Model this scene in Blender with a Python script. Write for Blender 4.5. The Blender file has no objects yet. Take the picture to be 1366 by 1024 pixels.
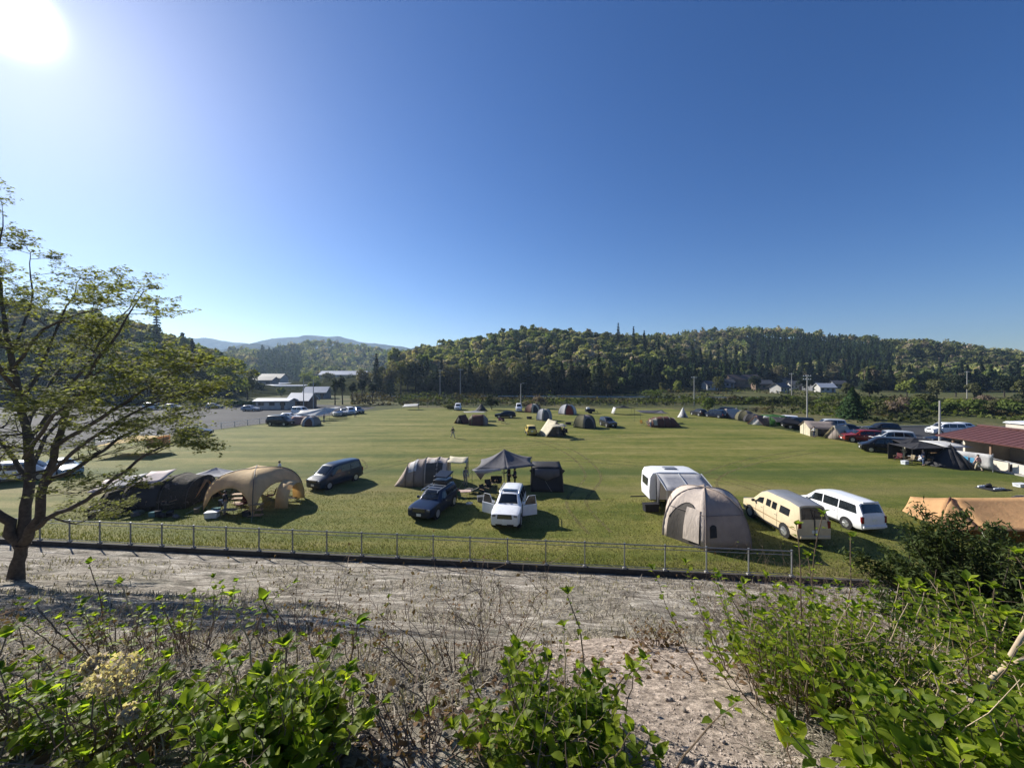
import bpy, math, random
import numpy as np
from mathutils import Vector, Matrix
D = bpy.data
C = bpy.context.scene.collection
random.seed(7)
R = math.radians

# ---------------------------------------------------------------- camera
F, CX, HY, H = 513.0, 683.0, 497.0, 10.0        # focal length, centre and eye level in photo pixels; eye height above the field
cd = D.cameras.new('camera')
cam = D.objects.new('camera', cd)
C.objects.link(cam)
cam.location = (0, 0, H)
cam.rotation_euler = (R(90), 0, 0)
cd.sensor_fit = 'HORIZONTAL'
cd.sensor_width = 36
cd.lens = 36 * F / 1366
cd.shift_y = -(512 - HY) / 1366
cd.clip_start = 0.05
cd.clip_end = 9000
S = bpy.context.scene
S.camera = cam

# ---------------------------------------------------------------- sky, sun, exposure
SUN = Vector((-1.302, 1.0, 0.930)).normalized()
ELEV = math.asin(SUN.z)
AZ = math.atan2(SUN.x, SUN.y)
w = D.worlds.new('World')
S.world = w
w.use_nodes = True
nt = w.node_tree
bg = nt.nodes['Background']
sky = nt.nodes.new('ShaderNodeTexSky')
sky.sky_type = 'NISHITA'
sky.sun_disc = False
sky.sun_elevation = ELEV
sky.sun_rotation = AZ
sky.altitude = 300
sky.air_density = 1.0
sky.dust_density = 0.45
sky.ozone_density = 5.0
hs = nt.nodes.new('ShaderNodeHueSaturation')
hs.inputs['Hue'].default_value = 0.511
hs.inputs['Saturation'].default_value = 1.24          # deep clear spring sky
nt.links.new(sky.outputs[0], hs.inputs['Color'])
# the sun itself and its aureole, in the sky at the sun's direction
tc = nt.nodes.new('ShaderNodeTexCoord')
vm = nt.nodes.new('ShaderNodeVectorMath'); vm.operation = 'DOT_PRODUCT'; vm.inputs[1].default_value = SUN
nt.links.new(tc.outputs['Generated'], vm.inputs[0])
mxm = nt.nodes.new('ShaderNodeMath'); mxm.operation = 'MAXIMUM'; mxm.inputs[1].default_value = 0; nt.links.new(vm.outputs['Value'], mxm.inputs[0])
tot = None
for ex, k in ((2600, 60.0), (340, 0.8), (30, 0.25)):
    pw = nt.nodes.new('ShaderNodeMath'); pw.operation = 'POWER'; pw.inputs[1].default_value = ex; nt.links.new(mxm.outputs[0], pw.inputs[0])
    ml = nt.nodes.new('ShaderNodeMath'); ml.operation = 'MULTIPLY'; ml.inputs[1].default_value = k; nt.links.new(pw.outputs[0], ml.inputs[0])
    if tot is None: tot = ml
    else:
        ad = nt.nodes.new('ShaderNodeMath'); ad.operation = 'ADD'; nt.links.new(tot.outputs[0], ad.inputs[0]); nt.links.new(ml.outputs[0], ad.inputs[1]); tot = ad
va = nt.nodes.new('ShaderNodeMix'); va.data_type = 'RGBA'; va.blend_type = 'ADD'; va.inputs[0].default_value = 1
nt.links.new(hs.outputs[0], va.inputs[6]); nt.links.new(tot.outputs[0], va.inputs[7])
nt.links.new(va.outputs[2], bg.inputs[0])
bg.inputs[1].default_value = 0.062
ld = D.lights.new('sun', 'SUN')
ld.energy = 5.0
ld.angle = R(0.5)
ld.color = (1.0, 0.95, 0.86)
lo = D.objects.new('sun', ld)
C.objects.link(lo)
lo.rotation_euler = SUN.to_track_quat('Z', 'Y').to_euler()
lo.location = (-60, 50, 60)
S.view_settings.view_transform = 'Standard'
S.view_settings.look = 'None'
S.view_settings.exposure = 0.86
S.view_settings.gamma = 1
S.render.engine = 'CYCLES'
S.cycles.max_bounces = 6
S.cycles.diffuse_bounces = 3
S.cycles.transmission_bounces = 4
S.cycles.transparent_max_bounces = 8
S.cycles.volume_bounces = 0

# ---------------------------------------------------------------- helpers
def G(px, py):
    """ground point of the field seen at a photo pixel"""
    Y = H * F / (py - HY)
    return Vector(((px - CX) / F * Y, Y, 0))

def A(px, py, Y):
    return Vector(((px - CX) / F * Y, Y, H - (py - HY) / F * Y))

class MB:
    def __init__(s):
        s.v = []; s.f = []; s.m = []
    def add(s, vs, fs, mi=0):
        b = len(s.v)
        s.v += [tuple(p) for p in vs]
        for f in fs:
            s.f.append([b + i for i in f]); s.m.append(mi)
        return s
    def box(s, c, d, mi=0, rz=0, M=None, taper=(1, 1)):
        c = Vector(c); x, y, z = d[0] / 2, d[1] / 2, d[2] / 2
        vs = []
        for dz in (-1, 1):
            tx, ty = taper if dz > 0 else (1, 1)
            for a, b in ((-1, -1), (1, -1), (1, 1), (-1, 1)):
                vs.append(Vector((a * x * tx, b * y * ty, dz * z)))
        m = Matrix.Rotation(rz, 3, 'Z') if M is None else M
        vs = [c + m @ q for q in vs]
        return s.add(vs, [(3, 2, 1, 0), (4, 5, 6, 7), (0, 1, 5, 4), (1, 2, 6, 5), (2, 3, 7, 6), (3, 0, 4, 7)], mi)
    def tube(s, pts, rad, n=6, mi=0, cap=True):
        pts = [Vector(p) for p in pts]
        if not hasattr(rad, '__len__'): rad = [rad] * len(pts)
        vs = []; fs = []
        up = None
        for i, p in enumerate(pts):
            t = (pts[min(i + 1, len(pts) - 1)] - pts[max(i - 1, 0)])
            if t.length < 1e-9: t = Vector((0, 0, 1))
            t.normalize()
            if up is None:
                up = t.orthogonal().normalized()
            else:
                up = up - t * up.dot(t)
                up = up.normalized() if up.length > 1e-6 else t.orthogonal().normalized()
            b = t.cross(up)
            for k in range(n):
                a = 2 * math.pi * k / n
                vs.append(p + (up * math.cos(a) + b * math.sin(a)) * rad[i])
        for i in range(len(pts) - 1):
            for k in range(n):
                a, b2 = i * n + k, i * n + (k + 1) % n
                fs.append((a, b2, b2 + n, a + n))
        if cap:
            fs.append(tuple(range(n))[::-1]); fs.append(tuple(range((len(pts) - 1) * n, len(pts) * n)))
        return s.add(vs, fs, mi)
    def grid(s, P, mi=0, th=0.0, off=None):
        """sheet from a 2-D list of points; th > 0 gives it thickness along off"""
        n, m = len(P), len(P[0])
        vs = [Vector(p) for row in P for p in row]
        fs = [(i * m + j, i * m + j + 1, (i + 1) * m + j + 1, (i + 1) * m + j) for i in range(n - 1) for j in range(m - 1)]
        return s.add(vs, fs, mi)
    def disc(s, c, r, ax, w, n=16, mi=0, r2=None):
        """solid disc centred at c, axis ax, width w"""
        c = Vector(c); ax = Vector(ax).normalized()
        return s.tube([c - ax * w / 2, c + ax * w / 2], [r, r if r2 is None else r2], n, mi)
    def ball(s, c, r, n=10, mi=0, sc=(1, 1, 1)):
        vs = []; fs = []; m = max(4, n // 2)
        for i in range(m + 1):
            t = math.pi * i / m
            for k in range(n):
                a = 2 * math.pi * k / n
                vs.append((c[0] + r * sc[0] * math.sin(t) * math.cos(a), c[1] + r * sc[1] * math.sin(t) * math.sin(a), c[2] + r * sc[2] * math.cos(t)))
        for i in range(m):
            for k in range(n):
                fs.append((i * n + k, (i + 1) * n + k, (i + 1) * n + (k + 1) % n, i * n + (k + 1) % n))
        return s.add(vs, fs, mi)
    def build(s, name, mats, parent=None, bev=0, solid=0, smooth=35, loc=None, rz=None):
        me = D.meshes.new(name)
        me.from_pydata(s.v, [], s.f)
        if not isinstance(mats, (list, tuple)): mats = [mats]
        for m in mats: me.materials.append(m)
        me.polygons.foreach_set('material_index', s.m)
        if smooth:
            me.polygons.foreach_set('use_smooth', [True] * len(me.polygons))
            me.update()
            me.set_sharp_from_angle(angle=R(smooth))
        me.update()
        o = D.objects.new(name, me)
        C.objects.link(o)
        if parent: o.parent = parent
        if loc is not None: o.location = loc
        if rz is not None: o.rotation_euler.z = rz
        if solid:
            md = o.modifiers.new('thick', 'SOLIDIFY'); md.thickness = solid; md.offset = 0
        if bev:
            md = o.modifiers.new('bevel', 'BEVEL'); md.width = bev; md.segments = 2; md.limit_method = 'ANGLE'; md.angle_limit = R(40)
        return o

def npmesh(name, V, Fq, mats, col=None, mi=None, smooth=False, parent=None):
    """fast mesh: V (n,3), Fq (m,4) or (m,3); col (n,3) per-vertex natural colour"""
    me = D.meshes.new(name)
    k = Fq.shape[1]
    me.vertices.add(len(V)); me.vertices.foreach_set('co', np.ascontiguousarray(V, dtype=np.float32).ravel())
    me.loops.add(Fq.size); me.loops.foreach_set('vertex_index', np.ascontiguousarray(Fq, dtype=np.int32).ravel())
    me.polygons.add(len(Fq))
    me.polygons.foreach_set('loop_start', np.arange(0, Fq.size, k, dtype=np.int32))
    if not isinstance(mats, (list, tuple)): mats = [mats]
    for m in mats: me.materials.append(m)
    if mi is not None: me.polygons.foreach_set('material_index', np.asarray(mi, dtype=np.int32))
    if smooth: me.polygons.foreach_set('use_smooth', np.ones(len(Fq), dtype=bool))
    if col is not None:
        at = me.attributes.new('tint', 'FLOAT_COLOR', 'POINT')
        c4 = np.ones((len(V), 4), dtype=np.float32); c4[:, :3] = col
        at.data.foreach_set('color', c4.ravel())
    me.update(calc_edges=True)
    me.validate()
    o = D.objects.new(name, me)
    C.objects.link(o)
    if parent: o.parent = parent
    return o

def tag(o, label=None, cat=None, group=None, kind=None):
    if label: o['label'] = label
    if cat: o['category'] = cat
    if group: o['group'] = group
    if kind: o['kind'] = kind
    return o

def thing(name, label, cat, loc=(0, 0, 0), rz=0, group=None):
    o = D.objects.new(name, None)
    C.objects.link(o)
    o.empty_display_size = 0.3
    o.location = loc
    o.rotation_euler = (0, 0, rz)
    return tag(o, label, cat, group)

def dup(root, loc, rz=0, label=None, group=None, scale=None):
    r = root.copy(); C.objects.link(r)
    r.location = loc; r.rotation_euler = (0, 0, rz)
    if scale is not None: r.scale = scale if hasattr(scale, '__len__') else (scale,) * 3
    if label: r['label'] = label
    if group: r['group'] = group
    for ch in list(root.children):
        c = ch.copy(); C.objects.link(c); c.parent = r
        for g in list(ch.children):
            d = g.copy(); C.objects.link(d); d.parent = c
    return r

# ---------------------------------------------------------------- materials
def newmat(name):
    m = D.materials.new(name); m.use_nodes = True
    nt = m.node_tree
    return m, nt, nt.nodes['Principled BSDF'], nt.nodes['Material Output']

def noise(nt, scale, detail=4, rough=0.6, vec=None, dist=0.0):
    n = nt.nodes.new('ShaderNodeTexNoise')
    n.inputs['Scale'].default_value = scale; n.inputs['Detail'].default_value = detail
    n.inputs['Roughness'].default_value = rough; n.inputs['Distortion'].default_value = dist
    if vec is not None: nt.links.new(vec, n.inputs['Vector'])
    return n.outputs['Fac']

def ramp(nt, fac, stops):
    r = nt.nodes.new('ShaderNodeValToRGB')
    el = r.color_ramp.elements
    while len(el) < len(stops): el.new(0.5)
    for e, (p, c) in zip(el, stops):
        e.position = p
        e.color = (*c, 1) if hasattr(c, '__len__') else (c, c, c, 1)
    nt.links.new(fac, r.inputs[0])
    return r.outputs[0]

def mix(nt, fac, a, b, mode='MIX'):
    n = nt.nodes.new('ShaderNodeMix'); n.data_type = 'RGBA'; n.blend_type = mode
    for s, i in ((fac, 0), (a, 6), (b, 7)):
        if isinstance(s, (int, float)): n.inputs[i].default_value = s
        elif isinstance(s, tuple): n.inputs[i].default_value = (*s, 1)
        else: nt.links.new(s, n.inputs[i])
    return n.outputs[2]

def mth(nt, op, a, b=0.0, clamp=False):
    n = nt.nodes.new('ShaderNodeMath'); n.operation = op; n.use_clamp = clamp
    for i, s in enumerate((a, b)):
        if isinstance(s, (int, float)): n.inputs[i].default_value = s
        else: nt.links.new(s, n.inputs[i])
    return n.outputs[0]

def bump(nt, b, h, strength=0.5, dist=0.02, normal=None):
    n = nt.nodes.new('ShaderNodeBump'); n.inputs['Strength'].default_value = strength; n.inputs['Distance'].default_value = dist
    nt.links.new(h, n.inputs['Height'])
    if normal is not None: nt.links.new(normal, n.inputs['Normal'])
    if b is not None: nt.links.new(n.outputs[0], b.inputs['Normal'])
    return n.outputs[0]

def coord(nt, scale=None, out='Object'):
    t = nt.nodes.new('ShaderNodeTexCoord')
    if scale is None: return t.outputs[out]
    mp = nt.nodes.new('ShaderNodeMapping'); mp.inputs['Scale'].default_value = scale
    nt.links.new(t.outputs[out], mp.inputs[0])
    return mp.outputs[0]

CACHE = {}
def plain(name, col, rough=0.6, metal=0.0, var=0.18, scale=6.0, spec=0.4):
    """a surface of one colour with worn, slightly uneven tone"""
    if name in CACHE: return CACHE[name]
    m, nt, b, o = newmat(name)
    c = coord(nt)
    n = noise(nt, scale, 5, 0.65, c)
    k = ramp(nt, n, [(0.25, tuple(x * (1 - var) for x in col)), (0.75, tuple(min(1, x * (1 + var)) for x in col))])
    nt.links.new(k, b.inputs['Base Color'])
    b.inputs['Roughness'].default_value = rough; b.inputs['Metallic'].default_value = metal
    b.inputs['Specular IOR Level'].default_value = spec
    CACHE[name] = m
    return m

def paint(name, col, coat=0.8):
    if name in CACHE: return CACHE[name]
    m, nt, b, o = newmat(name)
    c = coord(nt)
    n = noise(nt, 3.0, 5, 0.7, c)
    k = ramp(nt, n, [(0.3, tuple(x * 0.88 for x in col)), (0.7, tuple(min(1, x * 1.06) for x in col))])
    nt.links.new(k, b.inputs['Base Color'])
    b.inputs['Roughness'].default_value = 0.30; b.inputs['Specular IOR Level'].default_value = 0.12
    b.inputs['Coat Weight'].default_value = coat * .6; b.inputs['Coat Roughness'].default_value = 0.03
    CACHE[name] = m
    return m

def fabric(name, col, trans=0.3, var=0.15, stripes=None):
    """tent cloth: part of the light passes through it, soft creases"""
    if name in CACHE: return CACHE[name]
    m, nt, b, o = newmat(name)
    c = coord(nt)
    n = noise(nt, 1.3, 5, 0.6, c, 0.4)
    k = ramp(nt, n, [(0.3, tuple(x * (1 - var) for x in col)), (0.7, tuple(min(1, x * (1 + var * 0.7)) for x in col))])
    nt.links.new(k, b.inputs['Base Color'])
    b.inputs['Roughness'].default_value = 0.75; b.inputs['Specular IOR Level'].default_value = 0.25
    h = noise(nt, 3.5, 4, 0.55, coord(nt, (1, 1, 0.35)), 1.0)
    nb = bump(nt, b, h, 0.55, 0.06)
    t = nt.nodes.new('ShaderNodeBsdfTranslucent')
    nt.links.new(k, t.inputs[0]); nt.links.new(nb, t.inputs['Normal'])
    mx = nt.nodes.new('ShaderNodeMixShader'); mx.inputs[0].default_value = trans
    nt.links.new(b.outputs[0], mx.inputs[1]); nt.links.new(t.outputs[0], mx.inputs[2])
    nt.links.new(mx.outputs[0], o.inputs[0])
    CACHE[name] = m
    return m

def leafmat(name, lo_c, hi_c, trans=0.4, rough=0.5, spec=0.3, gain=1.5, tint=False, nscale=1.2):
    """foliage: natural tone differences from leaf to leaf, light passes through"""
    m, nt, b, o = newmat(name)
    g = nt.nodes.new('ShaderNodeNewGeometry')
    n = noise(nt, nscale, 4, 0.6, coord(nt))
    f = mth(nt, 'ADD', mth(nt, 'MULTIPLY', g.outputs['Random Per Island'], 0.55), mth(nt, 'MULTIPLY', n, 0.55))
    k = ramp(nt, f, [(0.2, lo_c), (0.85, hi_c)])
    if tint:
        a = nt.nodes.new('ShaderNodeAttribute'); a.attribute_name = 'tint'
        k = mix(nt, 1.0, k, a.outputs['Color'], 'MULTIPLY')
    nt.links.new(k, b.inputs['Base Color'])
    b.inputs['Roughness'].default_value = rough; b.inputs['Specular IOR Level'].default_value = spec
    t = nt.nodes.new('ShaderNodeBsdfTranslucent')
    k2 = mix(nt, 1.0, k, (gain * 1.0, gain * 1.05, gain * 0.45), 'MULTIPLY')
    nt.links.new(k2, t.inputs[0])
    mx = nt.nodes.new('ShaderNodeMixShader'); mx.inputs[0].default_value = trans
    nt.links.new(b.outputs[0], mx.inputs[1]); nt.links.new(t.outputs[0], mx.inputs[2])
    nt.links.new(mx.outputs[0], o.inputs[0])
    return m

GLASS = None
def glassmat():
    m, nt, b, o = newmat('car_glass')
    n = noise(nt, 2.0, 2, 0.5, coord(nt))
    k = ramp(nt, n, [(0.3, (0.008, 0.010, 0.012)), (0.7, (0.020, 0.024, 0.027))])
    nt.links.new(k, b.inputs['Base Color'])
    b.inputs['Roughness'].default_value = 0.04; b.inputs['Specular IOR Level'].default_value = 0.7
    return m
GLASS = glassmat()
RUBBER = plain('rubber', (0.014, 0.014, 0.015), 0.8, 0, 0.3)
TRIM = plain('black_trim', (0.016, 0.016, 0.018), 0.55, 0, 0.3)
RIM = plain('alloy', (0.55, 0.56, 0.58), 0.32, 0.8, 0.1)
CHROME = plain('chrome', (0.6, 0.6, 0.62), 0.2, 0.9, 0.1)
PLATE = plain('plate_white', (0.72, 0.74, 0.70), 0.5, 0, 0.06)
LAMP = plain('lamp_clear', (0.20, 0.21, 0.22), 0.1, 0.4, 0.1)
TAIL = plain('lamp_red', (0.14, 0.008, 0.010), 0.2, 0, 0.15)
STEEL = plain('galvanised_steel', (0.46, 0.48, 0.50), 0.45, 0.65, 0.15)
POLE = plain('tent_pole', (0.09, 0.085, 0.08), 0.5, 0.3, 0.2)
CONC = plain('concrete', (0.30, 0.29, 0.27), 0.9, 0, 0.25, 2.5)
WOOD = plain('pale_wood', (0.36, 0.24, 0.13), 0.7, 0, 0.25)
# ---------------------------------------------------------------- terrain functions
def vnoise(x, y, s, seed=0):
    r = np.random.RandomState(seed).rand(256, 256)
    u = np.asarray(x, float) / s; v = np.asarray(y, float) / s
    i = np.floor(u).astype(int); j = np.floor(v).astype(int)
    fu = u - i; fv = v - j
    fu = fu * fu * (3 - 2 * fu); fv = fv * fv * (3 - 2 * fv)
    i0, j0, i1, j1 = i % 256, j % 256, (i + 1) % 256, (j + 1) % 256
    return (r[i0, j0] * (1 - fu) + r[i1, j0] * fu) * (1 - fv) + (r[i0, j1] * (1 - fu) + r[i1, j1] * fu) * fv - 0.5

def Yf(x):
    """line of the metal fence along the foot of the bank"""
    return 20.07 - 0.0971 * np.asarray(x, float)

PS = [-1, 0, 1, 2.5, 4, 8, 10, 12, 14, 16, 17.5, 18.5, 19.3, 20.5, 30]
PZ = [-.3, -.25, -.05, .5, 1.15, 2.7, 3.6, 4.7, 5.9, 7.05, 7.85, 8.22, 8.38, 8.42, 8.6]
def zbank(x, y):
    x = np.asarray(x, float); y = np.asarray(y, float)
    s = Yf(x) - y
    z = np.interp(s, PS, PZ)
    k = np.clip(s / 2.5, 0.05, 1)
    z = z + k * (vnoise(x, y, 3.1, 1) * .18 + vnoise(x, y, 1.1, 2) * .12 + vnoise(x, y, .42, 3) * .045 + vnoise(x, y, .17, 4) * .014)
    z = z + 0.20 * np.exp(-((x - 1.4) ** 2 / 1.4 + (y - 3.9) ** 2 / 1.2))
    return z
def zb(x, y): return float(zbank(np.array([x]), np.array([y]))[0])

def ridge(pts, tree):
    return [((px - CX) / F * Y, Y, (HY - y) / F * Y + H - tree) for px, y, Y in pts]
RIDGES = [
    (ridge([(560, 478, 300), (605, 474, 300), (645, 459, 310), (690, 447, 315), (722, 439, 325), (765, 443, 335), (830, 451, 380), (890, 454, 450)], 9), 85),
    (ridge([(880, 456, 540), (940, 445, 520), (1000, 442, 510), (1080, 449, 500), (1150, 461, 500), (1230, 467, 520), (1300, 471, 520), (1400, 479, 520), (1560, 484, 520)], 9), 150),
    (ridge([(500, 476, 230), (525, 468, 230), (600, 468, 225), (660, 472, 235), (720, 482, 240)], 12), 45),
    (ridge([(-260, 360, 190), (-60, 385, 180), (60, 398, 175), (120, 404, 175), (180, 420, 175), (222, 446, 175)], 10), 38),
    (ridge([(270, 474, 480), (330, 474, 520), (380, 467, 620), (440, 460, 720), (475, 465, 720), (540, 476, 700), (600, 478, 700)], 9), 130),
    (ridge([(1180, 500, 330), (1260, 498, 300), (1366, 500, 290), (1500, 495, 290)], 11), 50),
]
def zhill(x, y):
    x = np.asarray(x, float); y = np.asarray(y, float)
    out = np.full(x.shape, -2.0)
    for pts, wd in RIDGES:
        for (ax, ay, ah), (bx, by, bh) in zip(pts[:-1], pts[1:]):
            dx, dy = bx - ax, by - ay
            t = np.clip(((x - ax) * dx + (y - ay) * dy) / (dx * dx + dy * dy), 0, 1)
            d = np.hypot(x - ax - t * dx, y - ay - t * dy)
            h = (ah + (bh - ah) * t)
            out = np.maximum(out, (h + 2) * np.exp(-(d / wd) ** 2) - 2)
    k = np.clip((out + 1) / 15, 0, 1)
    return out + k * (vnoise(x, y, 60, 11) * 9 + vnoise(x, y, 24, 12) * 4)

# ---------------------------------------------------------------- ground materials
def ground_mat(name, kind):
    m, nt, b, o = newmat(name)
    c = coord(nt)
    if kind == 'field':
        big = noise(nt, 0.09, 4, 0.6, c)
        st = noise(nt, 1.0, 4, 0.6, coord(nt, (0.035, 0.42, 1)), 0.3)
        mid = noise(nt, 0.9, 5, 0.7, c)
        fine = noise(nt, 9.0, 4, 0.75, c)
        f = mth(nt, 'ADD', mth(nt, 'ADD', mth(nt, 'MULTIPLY', st, 0.56), mth(nt, 'MULTIPLY', big, 0.26)), mth(nt, 'MULTIPLY', mid, 0.24))
        k = ramp(nt, f, [(0.38, (0.064, 0.088, 0.014)), (0.49, (0.122, 0.134, 0.026)), (0.58, (0.185, 0.174, 0.046)), (0.69, (0.28, 0.235, 0.090))])
        dry = noise(nt, 0.30, 5, 0.7, c, 0.8)
        k = mix(nt, mth(nt, 'MULTIPLY', ramp(nt, dry, [(0.54, 0.0), (0.72, 1.0)]), 0.5), k, (0.225, 0.190, 0.075))
        k = mix(nt, mth(nt, 'MULTIPLY', ramp(nt, noise(nt, 0.55, 5, 0.7, c, 0.4), [(0.54, 0.0), (0.72, 1.0)]), 0.55), k, (0.058, 0.084, 0.014))
        sx = nt.nodes.new('ShaderNodeSeparateXYZ'); nt.links.new(c, sx.inputs[0])
        yy = mth(nt, 'ADD', sx.outputs[1], mth(nt, 'MULTIPLY', mth(nt, 'SUBTRACT', noise(nt, 0.12, 3, 0.6, c), 0.5), 5.0))
        # a lusher strip across the field, a worn one in front of it
        lush = mth(nt, 'MULTIPLY', mth(nt, 'SUBTRACT', 1.0, mth(nt, 'ABSOLUTE', mth(nt, 'DIVIDE', mth(nt, 'SUBTRACT', yy, 38.5), 3.2)), True), 0.85)
        k = mix(nt, lush, k, (0.060, 0.088, 0.020))
        worn = mth(nt, 'MULTIPLY', mth(nt, 'SUBTRACT', 1.0, mth(nt, 'ABSOLUTE', mth(nt, 'DIVIDE', mth(nt, 'SUBTRACT', yy, 33.0), 2.6)), True), 0.5)
        k = mix(nt, worn, k, (0.20, 0.168, 0.070))
        k = mix(nt, 0.75, k, ramp(nt, fine, [(0.28, 0.30), (0.5, 0.95), (0.74, 1.7)]), 'MULTIPLY')
        nt.links.new(k, b.inputs['Base Color'])
        n1 = bump(nt, None, noise(nt, 14.0, 4, 0.75, c), 0.9, 0.06)
        bump(nt, b, noise(nt, 2.2, 3, 0.6, c), 0.5, 0.08, n1)
        b.inputs['Roughness'].default_value = 0.85; b.inputs['Specular IOR Level'].default_value = 0.12
    elif kind == 'bank':
        a = noise(nt, 1.0, 8, 0.78, coord(nt, (0.8, 1.6, 1.6)), 0.5)
        fine = noise(nt, 13.0, 9, 0.82, c)
        pat = noise(nt, 0.55, 4, 0.65, c, 0.6)
        v = nt.nodes.new('ShaderNodeTexVoronoi'); v.inputs['Scale'].default_value = 26; nt.links.new(c, v.inputs['Vector'])
        k = ramp(nt, a, [(0.36, (0.064, 0.052, 0.038)), (0.45, (0.200, 0.172, 0.134)), (0.55, (0.39, 0.346, 0.280)), (0.66, (0.61, 0.555, 0.47))])
        k = mix(nt, mth(nt, 'MULTIPLY', ramp(nt, pat, [(0.50, 0.0), (0.66, 1.0)]), 0.55), k, (0.085, 0.085, 0.060))
        # bare tan gravel near the crest
        sx = nt.nodes.new('ShaderNodeSeparateXYZ'); nt.links.new(c, sx.inputs[0])
        dx = mth(nt, 'DIVIDE', mth(nt, 'SUBTRACT', sx.outputs[0], 1.05), .95)
        dy = mth(nt, 'DIVIDE', mth(nt, 'SUBTRACT', sx.outputs[1], 3.0), 1.45)
        d = mth(nt, 'ADD', mth(nt, 'ADD', mth(nt, 'POWER', mth(nt, 'ABSOLUTE', dx), 2.0), mth(nt, 'POWER', mth(nt, 'ABSOLUTE', dy), 2.0)), mth(nt, 'MULTIPLY', mth(nt, 'SUBTRACT', noise(nt, 1.6, 4, 0.6, c), 0.5), 1.6))
        tan = ramp(nt, d, [(0.55, 1.0), (1.15, 0.0)])
        tcol = ramp(nt, fine, [(0.3, (0.34, 0.265, 0.205)), (0.7, (0.56, 0.46, 0.37))])
        k = mix(nt, tan, k, tcol)
        k = mix(nt, 0.85, k, ramp(nt, fine, [(0.34, 0.22), (0.5, 0.95), (0.66, 1.75)]), 'MULTIPLY')
        k = mix(nt, 0.5, k, ramp(nt, v.outputs['Color'], [(0.2, 0.5), (0.8, 1.35)]), 'MULTIPLY')
        nt.links.new(k, b.inputs['Base Color'])
        n1 = bump(nt, None, v.outputs['Distance'], 0.8, 0.02)
        n2 = bump(nt, None, fine, 0.9, 0.05, n1)
        bump(nt, b, noise(nt, 4.5, 4, 0.6, c), 0.6, 0.12, n2)
        b.inputs['Roughness'].default_value = 0.92; b.inputs['Specular IOR Level'].default_value = 0.15
    elif kind == 'rough':
        a = noise(nt, 0.05, 5, 0.65, c)
        f = noise(nt, 0.8, 5, 0.7, c)
        k = ramp(nt, a, [(0.35, (0.040, 0.055, 0.018)), (0.5, (0.080, 0.086, 0.030)), (0.66, (0.150, 0.130, 0.062))])
        k = mix(nt, 0.7, k, ramp(nt, f, [(0.25, 0.45), (0.75, 1.4)]), 'MULTIPLY')
        nt.links.new(k, b.inputs['Base Color'])
        bump(nt, b, f, 0.8, 0.25)
        b.inputs['Roughness'].default_value = 0.95; b.inputs['Specular IOR Level'].default_value = 0.1
    elif kind == 'asphalt':
        a = noise(nt, 0.12, 4, 0.6, c); f = noise(nt, 7, 4, 0.7, c)
        k = ramp(nt, a, [(0.35, (0.040, 0.041, 0.044)), (0.65, (0.068, 0.068, 0.071))])
        k = mix(nt, 0.6, k, ramp(nt, f, [(0.3, 0.65), (0.7, 1.3)]), 'MULTIPLY')
        nt.links.new(k, b.inputs['Base Color'])
        bump(nt, b, f, 0.35, 0.02)
        b.inputs['Roughness'].default_value = 0.9; b.inputs['Specular IOR Level'].default_value = 0.12
    elif kind == 'hill':
        f = noise(nt, 0.12, 6, 0.7, c)
        k = ramp(nt, f, [(0.35, (0.018, 0.022, 0.012)), (0.65, (0.055, 0.058, 0.026))])
        nt.links.new(k, b.inputs['Base Color'])
        bump(nt, b, f, 1.0, 4.0)
        b.inputs['Roughness'].default_value = 1.0; b.inputs['Specular IOR Level'].default_value = 0.0
    elif kind == 'mountain':
        f = noise(nt, 0.022, 8, 0.72, c)
        k = ramp(nt, f, [(0.38, (0.012, 0.020, 0.014)), (0.50, (0.040, 0.050, 0.024)), (0.64, (0.085, 0.085, 0.045))])
        nt.links.new(k, b.inputs['Base Color'])
        bump(nt, b, f, 1.0, 22.0)
        b.inputs['Roughness'].default_value = 1.0; b.inputs['Specular IOR Level'].default_value = 0.0
    return m

# ---------------------------------------------------------------- ground, field, lots, bank, hills
def sheet(name, pts, z, m):
    b = MB(); b.add([(x, y, z) for x, y in pts], [tuple(range(len(pts)))])
    return tag(b.build(name, m, smooth=0), kind='structure')

fx = [-160, -60, -30, 0, 30, 50, 160]
base = [(x, float(Yf(x)) + 0.1) for x in fx]
sheet('ground', base + [(1500, 60), (2380, 3180), (-3980, 3180), (-1500, 60)], -0.02, ground_mat('rough_grass', 'rough'))
near = [(x, float(Yf(x)) + 0.16) for x in (-62, -30, 0, 30, 50.5)]
sheet('field', near + [(50.2, 40), (47.5, 70), (46.2, 93), (44.5, 107.5), (-31, 109.5), (-38, 99), (-51.5, 68), (-57, 52), (-62, 44)], 0.0, ground_mat('field_grass', 'field'))
sheet('parking_lot', [(-39.5, 112), (-39, 99.5), (-52.2, 68.2), (-58, 52), (-64, 42), (-95, 50), (-150, 78), (-150, 122), (-70, 125)], -0.004, ground_mat('asphalt', 'asphalt'))
sheet('road', [(53.5, 48), (53, 62), (56, 69), (75, 71), (130, 66), (130, 40), (62, 46)], -0.004, D.materials['asphalt'])
kb = MB()
for a, b2 in zip((54, 57, 76), (57, 76, 130)):
    ya, yb = {54: 66.5, 57: 70.2, 76: 71.6}[a], {57: 70.2, 76: 71.6, 130: 66.5}[b2]
    kb.tube([(a, ya, 0.08), (b2, yb, 0.08)], 0.17, 4)
tag(kb.build('kerb', CONC, smooth=0), kind='structure')
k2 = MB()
xs = [-62 + 4 * i for i in range(29)]
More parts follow.
